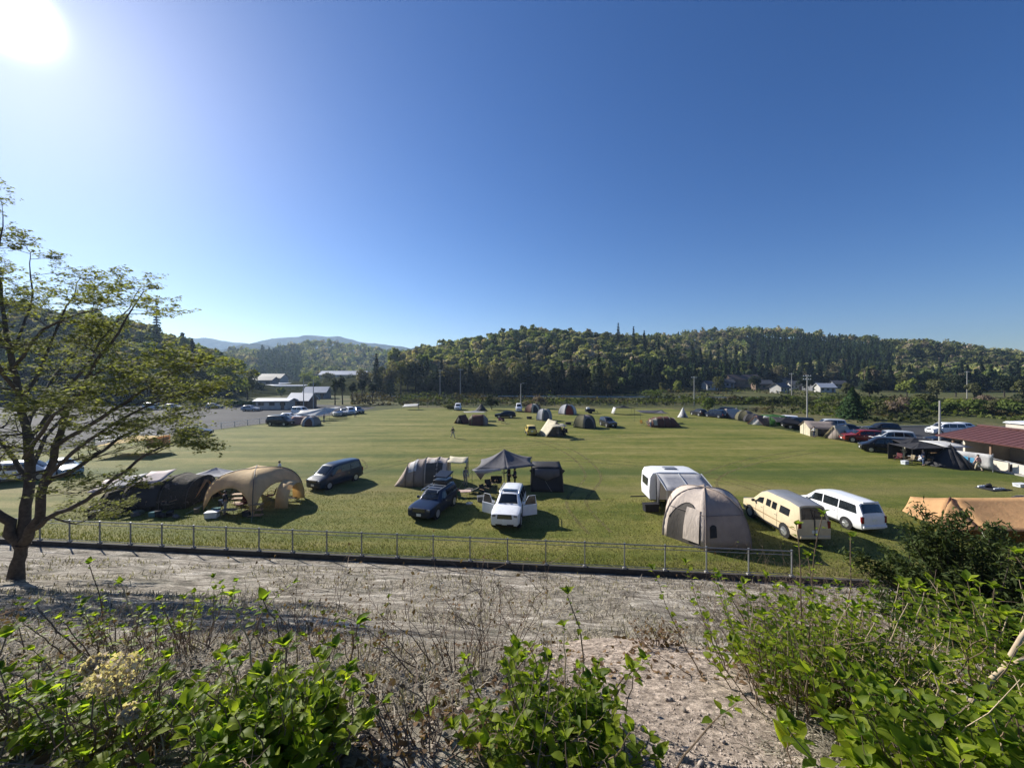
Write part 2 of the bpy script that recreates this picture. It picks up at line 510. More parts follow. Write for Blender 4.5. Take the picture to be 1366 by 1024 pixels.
for a, b2 in zip(xs[:-1], xs[1:]):
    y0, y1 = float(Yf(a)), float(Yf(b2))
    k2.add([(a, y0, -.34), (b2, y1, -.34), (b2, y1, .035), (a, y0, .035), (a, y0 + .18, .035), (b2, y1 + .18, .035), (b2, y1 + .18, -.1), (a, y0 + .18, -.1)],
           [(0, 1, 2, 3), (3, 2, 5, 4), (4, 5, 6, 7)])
tag(k2.build('kerb_strip', plain('shade_dark_concrete', (0.05, 0.047, 0.042), .95, 0, .35, 2.0), smooth=0), kind='structure')  # kerb concrete darkened: the shadow along its front is put into the colour

def tyre_tracks(paths):
    m, nt, b, o = newmat('pressed_grass')
    c = coord(nt); n = noise(nt, 2.4, 5, .7, c)
    k = ramp(nt, noise(nt, 9, 4, .7, c), [(.3, (0.10, 0.088, 0.034)), (.7, (0.24, 0.20, 0.095))])
    nt.links.new(k, b.inputs['Base Color']); b.inputs['Roughness'].default_value = .9; b.inputs['Specular IOR Level'].default_value = .1
    nt.links.new(ramp(nt, n, [(.38, 0.0), (.62, .75)]), b.inputs['Alpha'])
    q = MB()
    for pts in paths:
        P = [Vector((*p, 0)) for p in pts]; Q = []
        for i in range(len(P) - 1):
            a, b_, c_, d = P[max(0, i - 1)], P[i], P[i + 1], P[min(len(P) - 1, i + 2)]
            for u in (0, .2, .4, .6, .8):
                Q.append(.5 * ((2 * b_) + (c_ - a) * u + (2 * a - 5 * b_ + 4 * c_ - d) * u * u + (3 * b_ - a - 3 * c_ + d) * u ** 3))
        for s in (-.75, .75):
            L_, R_ = [], []
            for i in range(len(Q)):
                t = (Q[min(i + 1, len(Q) - 1)] - Q[max(i - 1, 0)]).normalized(); nn = Vector((-t.y, t.x, 0))
                L_.append(Q[i] + nn * (s - .13) + Vector((0, 0, .005))); R_.append(Q[i] + nn * (s + .13) + Vector((0, 0, .005)))
            q.grid([L_, R_])
    tag(q.build('track', m, smooth=0), kind='structure')
tyre_tracks([[(-15.9, 37), (-14, 41), (-9, 46), (0, 52), (14, 60), (30, 66)], [(-18, 44), (-16, 40), (-18, 37), (-24, 36), (-34, 40)], [(22, 29), (21, 34), (17, 40), (8, 44), (-4, 46)], [(17.5, 28.5), (17, 33), (20, 38), (28, 44), (40, 50)], [(-5, 30.5), (-3.5, 31.5), (-1.5, 30.5), (0, 29.5)], [(5.5, 24), (5, 30), (8, 38), (7, 50), (2, 60)]])

def heightfield(name, X, Y, fn, m, kind='structure'):
    gx, gy = np.meshgrid(X, Y)
    z = fn(gx, gy)
    V = np.stack([gx, gy, z], -1).reshape(-1, 3)
    n, k = len(Y), len(X)
    i = np.arange((n - 1) * k).reshape(n - 1, k)[:, :-1].ravel()
    Fq = np.stack([i, i + 1, i + k + 1, i + k], 1)
    return tag(npmesh(name, V, Fq, m, smooth=True), kind=kind)

Xb = np.concatenate([np.arange(-150, -36, 6), np.arange(-36, -8, .22), np.arange(-8, 8, .09), np.arange(8, 26, .22), np.arange(26, 151, 6)])
sv = np.concatenate([np.arange(0, 12, .13), np.arange(12, 20, .07), np.arange(20, 31, .6)])
gx, gs = np.meshgrid(Xb, sv)
gy = Yf(gx) - gs - 0.0
V = np.stack([gx, gy, zbank(gx, gy)], -1).reshape(-1, 3)
n_, k_ = gx.shape
i_ = np.arange((n_ - 1) * k_).reshape(n_ - 1, k_)[:, :-1].ravel()
tag(npmesh('bank', V, np.stack([i_, i_ + k_, i_ + k_ + 1, i_ + 1], 1), ground_mat('bank_gravel', 'bank'), smooth=True), kind='structure')

heightfield('hills', np.arange(-1000, 1300, 9), np.arange(126, 1000, 9), zhill, ground_mat('hill_floor', 'hill'))

MR = ridge([(60, 452, 2300), (200, 447, 2300), (240, 449, 2300), (272, 449, 2300), (312, 457, 2300), (330, 459, 2300), (368, 452, 2300), (400, 449, 2300), (445, 447, 2300), (470, 453, 2300), (500, 458, 2300), (545, 464, 2300), (620, 472, 2300), (760, 476, 2300)], 0)
MR2 = ridge([(150, 470, 1500), (300, 466, 1500), (345, 461, 1500), (400, 463, 1500), (470, 466, 1500), (560, 468, 1500), (640, 474, 1500)], 0)
def zmount(x, y):
    out = np.full(x.shape, -4.0)
    for pts, wd in ((MR, 330), (MR2, 190)):
        for (ax, ay, ah), (bx, by, bh) in zip(pts[:-1], pts[1:]):
            dx, dy = bx - ax, by - ay
            t = np.clip(((x - ax) * dx + (y - ay) * dy) / (dx * dx + dy * dy), 0, 1)
            d = np.hypot(x - ax - t * dx, y - ay - t * dy)
            out = np.maximum(out, (ah + (bh - ah) * t) * np.exp(-(d / wd) ** 2) - 4)
    k = np.clip(out / 60, 0, 1)
    return out + k * (vnoise(x, y, 170, 21) * 34 + vnoise(x, y, 60, 22) * 16 + vnoise(x, y, 22, 23) * 6)
heightfield('mountains', np.arange(-3300, 600, 18), np.arange(1150, 2900, 18), zmount, ground_mat('mountain_wood', 'mountain'))

# ---------------------------------------------------------------- foliage builders
def cards(c, n, s, rng, asp=1.5, droop=0.15):
    """leaf clumps: one small bent rhombus each"""
    N = len(c)
    n = n / (np.linalg.norm(n, axis=1, keepdims=True) + 1e-9)
    a = rng.normal(size=(N, 3))
    t = np.cross(n, a); t /= np.linalg.norm(t, axis=1, keepdims=True) + 1e-9
    b = np.cross(n, t)
    s = np.asarray(s).reshape(-1, 1)
    V = np.stack([c - t * s * asp / 2 - n * s * droop, c - b * s / 2, c + t * s * asp / 2 - n * s * droop, c + b * s / 2], 1).reshape(-1, 3)
    Fq = np.arange(4 * N).reshape(N, 4)
    return V, Fq

def crown_points(rng, n, rx, rz, zc, lobes, spread=0.75):
    L = rng.normal(size=(lobes, 3)); L /= np.linalg.norm(L, axis=1, keepdims=True)
    L *= (rng.rand(lobes, 1) ** 0.5) * spread
    lr = rng.uniform(0.30, 0.55, lobes)
    k = rng.randint(0, lobes, n)
    d = rng.normal(size=(n, 3)); d /= np.linalg.norm(d, axis=1, keepdims=True)
    d[:, 2] = np.where(d[:, 2] < -0.3, -d[:, 2] * 0.7, d[:, 2])
    p = L[k] + d * lr[k][:, None] * (0.80 + 0.25 * rng.rand(n, 1))
    P = p * np.array([rx, rx, rz]) + np.array([0, 0, zc])
    nn = d + rng.normal(size=(n, 3)) * 0.45 + np.array([0, 0, .25])
    return P, nn

def conifer_points(rng, n, r, h, z0):
    t = rng.rand(n) ** 1.25
    t = np.round(t * 19 + rng.uniform(-.55, .55, n)) / 19
    t = np.clip(t, 0, 1)
    a = rng.rand(n) * 2 * np.pi
    rr = r * (1 - t) ** 0.8 * (0.45 + 0.6 * rng.rand(n)) * (1 + 0.25 * np.sin(a * 3 + t * 20)) + 0.08
    P = np.stack([rr * np.cos(a), rr * np.sin(a), z0 + (h - z0) * t - 0.22 * rr], 1)
    nn = np.stack([np.cos(a), np.sin(a), np.full(n, 0.75)], 1) + rng.normal(size=(n, 3)) * 0.35
    return P, nn

LEAF_FAR = leafmat('wood_leaves', (0.55, 0.6, 0.5), (1.45, 1.40, 1.3), trans=0.34, rough=0.8, spec=0.08, gain=1.5, tint=True, nscale=0.25)
BARK = plain('bark', (0.060, 0.050, 0.042), 0.95, 0, 0.35, 4, 0.1)

def proj(x, y, z):
    return CX + F * x / y, HY - (z - H) * F / y

# ---------------------------------------------------------------- the wooded hills: one mass of far trees
rg = np.random.RandomState(5)
def templates(n_b, n_c):
    T = []
    for i in range(6):
        P, nn = crown_points(rg, n_b, 3.9, 3.6, 7.2, 9)
        T.append(cards(P, nn, rg.uniform(0.9, 1.7, n_b), rg))
    for i in range(4):
        P, nn = conifer_points(rg, n_c, 2.7, 12.5, 1.5)
        T.append(cards(P, nn, rg.uniform(0.9, 1.6, n_c), rg, 1.6, .3))
    return T
T_near = templates(150, 130)
T_far = templates(70, 70)

def sample(step, y0, y1, x0, x1):
    gx, gy = np.meshgrid(np.arange(x0, x1, step), np.arange(y0, y1, step))
    gx = gx.ravel() + rg.uniform(-.5, .5, gx.size) * step; gy = gy.ravel() + rg.uniform(-.5, .5, gy.size) * step
    z = zhill(gx, gy)
    px, py = proj(gx, gy, z + 12)
    toe = ((px > 500) & (px < 825) & (gy > 172) & (gy < 240)) | ((px > 825) & (px < 1150) & (gy > 300)) | ((px > 1150) & (gy > 200) & (gy < 330)) | \
          ((px > 340) & (px < 500) & (gy > 420) & (gy < 520) & (vnoise(gx, gy, 30, 9) > .05))
    ok = (px > -60) & (px < 1420) & ((z > 1.5) | (toe & (z > -2.1)))
    ok &= ~((px < 345) & (gy < 132)) & ~((px > 296) & (px < 520) & (gy < 400))
    # only what can be seen from about here: nothing on the far side of a crest
    best = np.full(gx.shape, -9.0)
    for t in np.linspace(0.3, 0.97, 40):
        best = np.maximum(best, (zhill(gx * t, gy * t) + 5 - H) / (gy * t))
    ok &= (z + 16 - H) / gy > best
    return gx[ok], gy[ok], np.maximum(z[ok], -0.02)

VV = []; FF = []; CC = []
nb = 0
for step, y0, y1, T, sc in ((5.6, 132, 360, T_near, 1.0), (7.5, 360, 560, T_far, 1.15), (11, 560, 900, T_far, 1.5)):
    x, y, z = sample(step, y0, y1, -700, 900)
    px, py = proj(x, y, z + 8)
    reg = vnoise(x, y, 45, 31) + 0.5 * vnoise(x, y, 16, 32)
    pc = 0.0 + 0.55 * reg
    pc = np.where((px > 995) & (px < 1195) & (py > 447 + 0.0 * px) & (py < 520) & (py > 440 + (px - 1000) * 0.10), 1.0, pc)          # the dark planted slope
    pc = np.where((px > 815) & (px < 1130) & (py > 483), 0.8, pc)
    pc = np.where((px > 1150) & (py > 497), 0.6, pc)
    pc = np.where((px > 640) & (px < 830) & (py > 497), 0.45, pc)
    pc = np.where((px > 1195) & (py < 497), 0.10, pc)
    pc = np.where((px > 343) & (px < 405) & (y > 400) & (y < 600), 1.0, pc)
    pc = np.where((px < 300) & (y < 240), 0.12, pc)
    con = rg.rand(len(x)) < pc
    for i in range(len(x)):
        if con[i]:
            Vt, Ft = T[6 + rg.randint(4)]
            c = np.array([0.030, 0.047, 0.024]) * rg.uniform(.8, 1.4) * np.array([rg.uniform(.85, 1.2), 1, rg.uniform(.85, 1.2)])
            s = sc * rg.uniform(.62, 1.0)
        else:
            Vt, Ft = T[rg.randint(6)]
            q = rg.rand()
            c = np.array([0.095, 0.102, 0.036]) if q < .40 else np.array([0.125, 0.120, 0.060]) if q < .62 else np.array([0.060, 0.075, 0.026]) if q < .84 else np.array([0.150, 0.125, 0.082])
            c = c * rg.uniform(1.0, 1.6) * (1.25 + 1.3 * reg[i]) * np.array([1.08, 1.08, 1.2 + .3 * rg.rand()])
            s = sc * rg.uniform(.7, 1.2)
        a = rg.rand() * 6.283
        ca, sa = math.cos(a), math.sin(a)
        W = Vt * s
        W = np.stack([W[:, 0] * ca - W[:, 1] * sa + x[i], W[:, 0] * sa + W[:, 1] * ca + y[i], W[:, 2] * rg.uniform(.85, 1.15) + z[i]], 1)
        VV.append(W); FF.append(Ft + nb); CC.append(np.repeat(c[None], len(W), 0)); nb += len(W)
tag(npmesh('wood', np.concatenate(VV), np.concatenate(FF), LEAF_FAR, col=np.concatenate(CC)), 'far-off mixed wood of bare, fresh green and dark conifer trees covering the hills', 'wood', kind='stuff')
print('WOOD', len(VV), nb)

# ---------------------------------------------------------------- single trees
def trunk_mb(rng, h, r, limbs, crown_r):
    b = MB()
    pts = [(rng.uniform(-.1, .1) * r * 3 * i, rng.uniform(-.1, .1) * r * 3 * i, h * i / 4) for i in range(5)]
    b.tube(pts, [r * 1.25, r, r * .85, r * .65, r * .3], 7)
    for k in range(limbs):
        a = 2 * math.pi * k / max(1, limbs) + rng.uniform(-.4, .4); z = h * rng.uniform(.4, .8)
        e = crown_r * rng.uniform(.5, .85)
        b.tube([(0, 0, z), (math.cos(a) * e * .5, math.sin(a) * e * .5, z + e * .35), (math.cos(a) * e, math.sin(a) * e, z + e * .75)], [r * .5, r * .3, r * .1], 5)
    return b

def leafset(name, col):
    lo = tuple(c * .6 for c in col); hi = tuple(c * 1.35 for c in col)
    return leafmat(name, lo, hi, trans=0.3, rough=0.75, spec=0.1, gain=1.6, nscale=0.35)
LM = {'olive': leafset('olive_leaves', (0.088, 0.092, 0.040)), 'fresh': leafset('fresh_leaves', (0.165, 0.190, 0.048)), 'pale': leafset('pale_bud_twigs', (0.135, 0.120, 0.070)),
      'dark': leafset('dark_leaves', (0.028, 0.038, 0.022)), 'needle': leafset('dark_needles', (0.016, 0.027, 0.017)), 'pink': leafset('rosy_buds', (0.165, 0.125, 0.095)),
      'fir': leafset('fir_needles', (0.036, 0.068, 0.024)), 'hedge': leafset('hedge_leaves', (0.090, 0.120, 0.030))}

def broadleaf(label, mat, loc, h=13, rx=4.5, n=1100, rng=None, group=None, name='broadleaf_tree', cs=(.35, .75), low=.3, cat='tree'):
    rng = rng or np.random.RandomState(random.randint(0, 99999))
    t = thing(name, label, cat, loc, group=group)
    trunk_mb(random, h * .72, h * .016 + .05, 6, rx * .8).build('trunk', BARK, t)
    rz = h * (1 - low) / 2
    P, nn = crown_points(rng, n, rx, rz, h * low + rz, 13, .72)
    V, Fq = cards(P, nn, rng.uniform(cs[0], cs[1], n), rng)
    npmesh('crown', V, Fq, LM[mat], parent=t)
    return t

def conifer(label, mat, loc, h=16, r=2.6, n=1000, z0=.1, group=None, cs=(.35, .8)):
    rng = np.random.RandomState(random.randint(0, 99999))
    t = thing('conifer_tree', label, 'tree', loc, group=group)
    b = MB(); b.tube([(0, 0, 0), (0, 0, h * .5), (0, 0, h * .97)], [h * .014 + .05, h * .009 + .03, .02], 7); b.build('trunk', BARK, t)
    P, nn = conifer_points(rng, n, r, h, h * z0)
    V, Fq = cards(P, nn, rng.uniform(cs[0], cs[1], n), rng, 1.7, .3)
    npmesh('crown', V, Fq, LM[mat], parent=t)
    return t
def bush(label, mat, loc, h=2, rx=1.5, n=500, name='bush', group=None, cs=(.12, .3), cat='bush'):
    rng = np.random.RandomState(random.randint(0, 99999))
    t = thing(name, label, cat, loc, group=group)
    b = MB()
    for k in range(5):
        a = k * 1.26 + random.random()
        b.tube([(0, 0, 0), (math.cos(a) * rx * .3, math.sin(a) * rx * .3, h * .4), (math.cos(a) * rx * .55, math.sin(a) * rx * .55, h * .75)], [.05, .035, .01], 5)
    b.build('stems', BARK, t)
    P, nn = crown_points(rng, n, rx, h * .52, h * .5, 10, .7)
    P[:, 2] = np.maximum(P[:, 2], .03)
    V, Fq = cards(P, nn, rng.uniform(cs[0], cs[1], n), rng)
    npmesh('foliage', V, Fq, LM[mat], parent=t)
    return t
# ---------------------------------------------------------------- vehicles
# station: x, z_bottom, z_belt, z_roof, half width low, half width belt, half width roof
def stations(kind, L, W, Hh):
    h, b = L / 2, W / 2
    if kind in ('minivan', 'kei'):
        k = Hh / 1.9
        ho = .78 if kind == 'minivan' else .55
        return [(h, .34, .66 * k, .70 * k, b * .80, b * .80, b * .70), (h - .06, .24, .86 * k, .90 * k, b * .90, b * .88, b * .80), (h - .35, .22, .96 * k, 1.02 * k, b * .98, b * .95, b * .84),
                (h - ho * .85, .22, 1.03 * k, 1.12 * k, b, b * .97, b * .84), (h - ho, .22, 1.04 * k, 1.16 * k, b, b * .97, b * .83),
                (h - ho - .80 * k, .22, 1.08 * k, 1.80 * k, b, b * .97, b * .80), (h - ho - 1.4, .22, 1.10 * k, 1.90 * k, b, b * .97, b * .82), (-h + .9, .22, 1.12 * k, 1.89 * k, b, b * .97, b * .82),
                (-h + .32, .24, 1.13 * k, 1.84 * k, b * .98, b * .95, b * .79), (-h + .05, .28, 1.10 * k, 1.16 * k, b * .95, b * .92, b * .82), (-h, .40, .95 * k, 1.0 * k, b * .9, b * .88, b * .8)]
    if kind == 'suv':
        k = Hh / 1.85
        return [(h, .42, .74 * k, .78 * k, b * .82, b * .82, b * .74), (h - .05, .34, 1.00 * k, 1.04 * k, b * .92, b * .90, b * .82), (h - .4, .30, 1.08 * k, 1.14 * k, b, b * .96, b * .86),
                (h - 1.25, .30, 1.14 * k, 1.20 * k, b, b * .97, b * .86), (h - 1.38, .30, 1.14 * k, 1.22 * k, b, b * .97, b * .84),
                (h - 2.02, .30, 1.16 * k, 1.76 * k, b, b * .96, b * .71), (h - 2.6, .30, 1.16 * k, 1.85 * k, b, b * .96, b * .71), (-h + .75, .30, 1.17 * k, 1.83 * k, b, b * .96, b * .71),
                (-h + .22, .32, 1.18 * k, 1.76 * k, b * .98, b * .94, b * .70), (-h + .04, .36, 1.14 * k, 1.20 * k, b * .95, b * .92, b * .82), (-h, .46, 1.0 * k, 1.04 * k, b * .9, b * .9, b * .8)]
    if kind == 'van':
        k = Hh / 2.3
        return [(h, .40, .85, .90, b * .84, b * .82, b * .72), (h - .06, .32, 1.02, 1.06, b * .92, b * .90, b * .78), (h - .5, .28, 1.14, 1.18, b * .98, b * .95, b * .82),
                (h - .95, .28, 1.24, 1.30, b, b * .97, b * .83), (h - 1.05, .28, 1.25, 1.34, b, b * .97, b * .82),
                (h - 1.75, .28, 1.27, 2.05 * k, b, b * .97, b * .78), (h - 2.3, .28, 1.27, 2.30 * k, b, b * .97, b * .74), (-h + 1.0, .28, 1.27, 2.30 * k, b, b * .97, b * .74),
                (-h + .22, .30, 1.27, 2.20 * k, b, b * .97, b * .74), (-h + .03, .34, 1.22, 1.28, b * .98, b * .95, b * .82), (-h, .46, 1.0, 1.05, b * .95, b * .92, b * .8)]
    if kind == 'wagon':
        k = Hh / 1.5
        return [(h, .36, .56 * k, .60 * k, b * .80, b * .80, b * .70), (h - .08, .26, .72 * k, .76 * k, b * .9, b * .88, b * .8), (h - .5, .22, .84 * k, .90 * k, b * .98, b * .95, b * .84),
                (h - 1.15, .22, .92 * k, .98 * k, b, b * .97, b * .84), (h - 1.3, .22, .92 * k, 1.0 * k, b, b * .97, b * .83), (h - 2.1, .22, .95 * k, 1.42 * k, b, b * .96, b * .66),
                (h - 2.6, .22, .96 * k, 1.5 * k, b, b * .96, b * .66), (-h + .9, .22, .98 * k, 1.46 * k, b, b * .96, b * .66), (-h + .5, .24, 1.0 * k, 1.40 * k, b * .98, b * .95, b * .64),
                (-h + .05, .28, .96 * k, 1.02 * k, b * .94, b * .92, b * .8), (-h, .4, .8 * k, .85 * k, b * .9, b * .86, b * .78)]

def section(st):
    x, zb_, zl, zr, wl, wb, wr = st
    zm = zb_ + (zl - zb_) * .55
    top = zr - zl
    e = min(.07, top * .35)
    half = [(wl * .90, zb_), (wl * .985, zb_ + .10), (wl, zm), (wb, zl), (wr, zr - e), (wr * .86, zr), (wr * .45, zr + min(.03, top * .2))]
    return [(x, y, z) for y, z in half] + [(x, -y, z) for y, z in half[::-1]]

def at_x(sts, x):
    for a, b in zip(sts[:-1], sts[1:]):
        if a[0] >= x >= b[0]:
            t = (a[0] - x) / max(1e-6, a[0] - b[0])
            return tuple(p + (q - p) * t for p, q in zip(a, b))
    return sts[-1]

def pane_side(sts, xa, xb, s, lo=.10, hi=.86, lift=.012, xa_top=None, xb_top=None):
    """side glass between two positions along the car; the upper corners may lean"""
    P = []
    for i in range(5):
        row = []
        for t in (lo, (lo + hi) / 2, hi):
            k = (t - lo) / (hi - lo)
            x0 = xa + ((xa_top if xa_top is not None else xa) - xa) * k
            x1 = xb + ((xb_top if xb_top is not None else xb) - xb) * k
            st = at_x(sts, x0 + (x1 - x0) * i / 4)
            sec = section(st)
            p, q = Vector(sec[3]), Vector(sec[4])
            v = p.lerp(q, t); d = (q - p)
            n = Vector((0, d.z, -d.y)).normalized()
            v = v + n * lift
            row.append((v.x, v.y * s, v.z))
        P.append(row if s < 0 else row[::-1])
    return P

def pane_end(A_, B_, lo, hi, side=.88, lift=.02, out=1):
    """windscreen or rear glass spanning between two stations (A_ low, B_ high)"""
    sa, sb = section(A_), section(B_)
    ids = [4, 5, 6, 7, 8, 9]
    P = []
    for t in (lo, (lo + hi) / 2, hi):
        row = []
        for k in ids:
            v = Vector(sa[k]).lerp(Vector(sb[k]), t)
            v.y *= side
            row.append(v)
        P.append(row)
    e1 = P[0][5] - P[0][0]; e2 = P[2][2] - P[0][2]
    n = e1.cross(e2).normalized()
    if n.z < 0: n = -n
    P = [[tuple(v + n * lift) for v in row] for row in P]
    return P if out > 0 else P[::-1]

def make_car(name, label, cat, kind, col, loc, rz, L=4.8, W=1.85, Hh=1.85, group=None, doors=False, roof=None, rear_plate=True):
    """x forward; stands on z = 0"""
    t = thing(name, label, cat, loc, rz, group)
    sts = stations(kind, L, W, Hh)
    b = MB()
    secs = [section(s) for s in sts]
    n = len(secs[0])
    vs = [p for s in secs for p in s]
    fs = []
    for i in range(len(secs) - 1):
        for k in range(n):
            fs.append((i * n + k, i * n + (k + 1) % n, (i + 1) * n + (k + 1) % n, (i + 1) * n + k))
    fs.append(tuple(range(n))[::-1]); fs.append(tuple(range((len(secs) - 1) * n, len(secs) * n)))
    b.add(vs, fs, 0)
    if roof:                                     # a second tone on the roof
        for f_i in range(len(b.f)):
            i, k = divmod(f_i, n)
            if 5 <= i < 8 and 4 <= k <= 8: b.m[f_i] = 2
    r = .335 if kind in ('minivan', 'wagon') else .29 if kind == 'kei' else .385
    wx = (L / 2 - (.92 if kind != 'kei' else .62), -L / 2 + (.98 if kind != 'kei' else .6))
    if kind == 'van': wx = (L / 2 - .95, -L / 2 + 1.1)
    for x in wx:
        for s in (1, -1):
            b.disc((x, s * (W / 2 - .10), r + .02), r + .075, (0, 1, 0), .222, 18, 1)
    for s in (1, -1):                            # sill strip and door shut lines
        b.box((0, s * (W / 2 - .012), .32), (L * .5, .03, .10), 1)
    body = b.build('body', [col, TRIM] + ([roof] if roof else []), t, smooth=38)
    for x in wx:
        for s in (1, -1):
            wb = MB(); wb.disc((0, 0, 0), r, (0, 1, 0), .21, 20, 0)
            wb.tube([(0, s * .10, 0), (0, s * .112, 0)], [r * .96, r * .8], 20)
            wh = wb.build('wheel', RUBBER, t); wh.location = (x, s * (W / 2 - .085), r)
            rb = MB(); rb.disc((0, s * .112, 0), r * .66, (0, 1, 0), .02, 18, 0)
            for q in range(5):
                a = q * 1.2566
                rb.tube([(math.cos(a) * r * .12, s * .124, math.sin(a) * r * .12), (math.cos(a) * r * .6, s * .126, math.sin(a) * r * .6)], r * .07, 4)
            rb.build('rim', RIM, wh)
    # glass
    i_cowl, i_rf, i_rr, i_tail = 4, 5, 8, 9
    g = MB(); g.grid(pane_end(sts[i_cowl], sts[i_rf], .10, .92, .88)); g.build('windscreen', GLASS, t)
    g = MB(); g.grid(pane_end(sts[i_tail], sts[i_rr], .18, .90, .90, .02, -1)); g.build('rear_window', GLASS, t)
    x0 = sts[4][0] - .25; xr = sts[5][0]; xe = sts[8][0]
    span = (xr - .05) - (xe + .05)
    cuts = [(x0 - .12, xr - span * .22, xr - .02, None), (xr - span * .25, xr - span * .60, None, None), (xr - span * .63, xe + .02, None, xe + .18)]
    if kind == 'van': cuts = [(x0 - .10, xr - .45, xr - .02, None), (xr - .72, xr - 1.12, None, None), (xr - 1.26, xr - 1.66, None, None), (xr - 1.95, xr - 2.75, None, None)]
    if kind == 'kei': cuts = [(x0 - .1, xr - span * .40, xr - .02, None), (xr - span * .46, xe + .05, None, xe + .12)]
    if kind == 'van': lohi = (.10, .55)
    else: lohi = (.10, .86)
    for s in (1, -1):
        for a_, b_, at_, bt_ in cuts:
            g = MB(); g.grid(pane_side(sts, a_, b_, s, lohi[0], lohi[1], .012, at_, bt_)); g.build('side_window', GLASS, t)
    # lamps, grille, bumpers, plates, mirrors, handles
    f0, f1 = sts[0], sts[1]
    zf = (f0[2] + f1[2]) / 2
    for s in (1, -1):
        m_ = MB(); m_.box((L / 2 - .10, s * W * .355, zf + .08), (.20, W * .17, .13), 0, -s * .28, taper=(.8, .85)); m_.build('headlight', LAMP, t, bev=.02)
        m_ = MB()
        zt = sts[9][2] * (.80 if kind != 'van' else .95)
        m_.box((-L / 2 + .05, s * W * .43, zt), (.12, W * .09, .42 if kind != 'wagon' else .16)); m_.build('tail_light', TAIL, t, bev=.02)
        m_ = MB(); m_.box((sts[4][0] - .38, s * (W / 2 + .10), sts[4][2] + .10), (.12, .20, .16)); m_.build('mirror', col if kind != 'van' else TRIM, t, bev=.03)
        if not doors:
            for hx in (xr - span * .12, xr - span * .52):
                m_ = MB(); m_.box((hx, s * (W / 2 - .005), sts[6][2] - .16), (.18, .035, .03)); m_.build('door_handle', CHROME if kind != 'kei' else col, t)
    m_ = MB(); m_.box((L / 2 - .025, 0, zf + .03), (.08, W * .52, .27 if kind == 'suv' else .20), 0, taper=(1, .9)); gr = m_.build('grille', TRIM, t, bev=.015)
    m_ = MB()
    for q in range(3): m_.box((L / 2 + .018, 0, zf - .04 + q * .06), (.012, W * .45, .012))
    m_.build('grille_bar', CHROME, gr)
    m_ = MB(); m_.box((L / 2 - .035, 0, .40), (.09, W * .62, .11)); m_.build('lower_intake', TRIM, t, bev=.015)
    m_ = MB(); m_.box((L / 2 + .012, 0, .50), (.02, .33, .165)); m_.build('number_plate', PLATE, t)
    m_ = MB(); m_.box((-L / 2 - .012, 0, sts[9][2] * (.80 if kind != 'van' else .62)), (.02, .33, .165)); m_.build('number_plate', PLATE, t)
    m_ = MB(); m_.box((-L / 2 - .01, 0, .45), (.16, W * .88, .16)); m_.build('rear_bumper', col if kind != 'suv' else TRIM, t, bev=.03)
    for s in (1, -1):                             # wipers
        m_ = MB(); v = Vector(pane_end(sts[i_cowl], sts[i_rf], .06, .5)[0][2]); m_.tube([(v.x, s * .1, v.z + .02), (v.x - .10, s * .55, v.z + .09)], .012, 4); m_.build('wiper', TRIM, t)
    # door shut lines: thin dark seams standing a hair proud
    for s in (1, -1):
        for xx in ([xr + .25, xr - span * .235, xr - span * .61] if kind != 'van' else [xr + .2, xr - .58, xr - 1.8]):
            st = at_x(sts, xx); sc = section(st)
            se = MB(); se.tube([(xx, (sc[k][1] + .004) * s, sc[k][2]) for k in (1, 2, 3)], .007, 4); se.build('door_seam', TRIM, t)
    if doors:
        for s in (1, -1):
            hx = xr + .32
            st = at_x(sts, hx - .5); sc = section(st)
            m_ = MB(); m_.grid([[(hx - .02, s * (W / 2 + .006), .42), (hx - 1.02, s * (W / 2 + .006), .42)], [(hx - .02, s * (W / 2 + .006), sc[3][2] + .0), (hx - 1.02, s * (W / 2 + .006), sc[3][2])]][::s])
            m_.build('door_opening', TRIM, t, smooth=0)
            d = MB(); d.box((-.52, s * .03, .76), (1.04, .075, .70), 0, taper=(.97, 1))
            d.tube([(-.04, s * .02, 1.10), (-.48, s * -.10, 1.66), (-.96, s * -.10, 1.66), (-1.0, s * .02, 1.10)], .03, 5)
            do = d.build('door', col, t, bev=.02); do.location = (hx, s * (W / 2 + .02), 0); do.rotation_euler.z = s * R(-62)
            g = MB(); g.grid([[(-.08, s * .02, 1.12), (-.97, s * .02, 1.12)], [(-.48, s * -.09, 1.63), (-.95, s * -.09, 1.63)]][::s]); g.build('door_window', GLASS, do)
            m_ = MB(); m_.box((-.5, -s * .02, .75), (.9, .03, .5)); m_.build('door_trim', TRIM, do)
    return t, sts

def face(px, py, dx, dy):
    return math.atan2(dy, dx)

WHITE = paint('white_paint', (0.78, 0.79, 0.80))
NAVY = paint('navy_paint', (0.012, 0.020, 0.045))
BLUE = paint('blue_black_paint', (0.018, 0.030, 0.055))
BLACK = paint('black_paint', (0.012, 0.012, 0.014))
CREAM = paint('cream_paint', (0.60, 0.50, 0.33), .5)
YELLOW = paint('yellow_paint', (0.62, 0.48, 0.12), .5)
RED = paint('red_paint', (0.20, 0.022, 0.018))
SILVER = paint('silver_paint', (0.42, 0.44, 0.46))
GREY = paint('grey_roof_paint', (0.20, 0.205, 0.22), .2)
WINE = paint('wine_paint', (0.10, 0.012, 0.016))

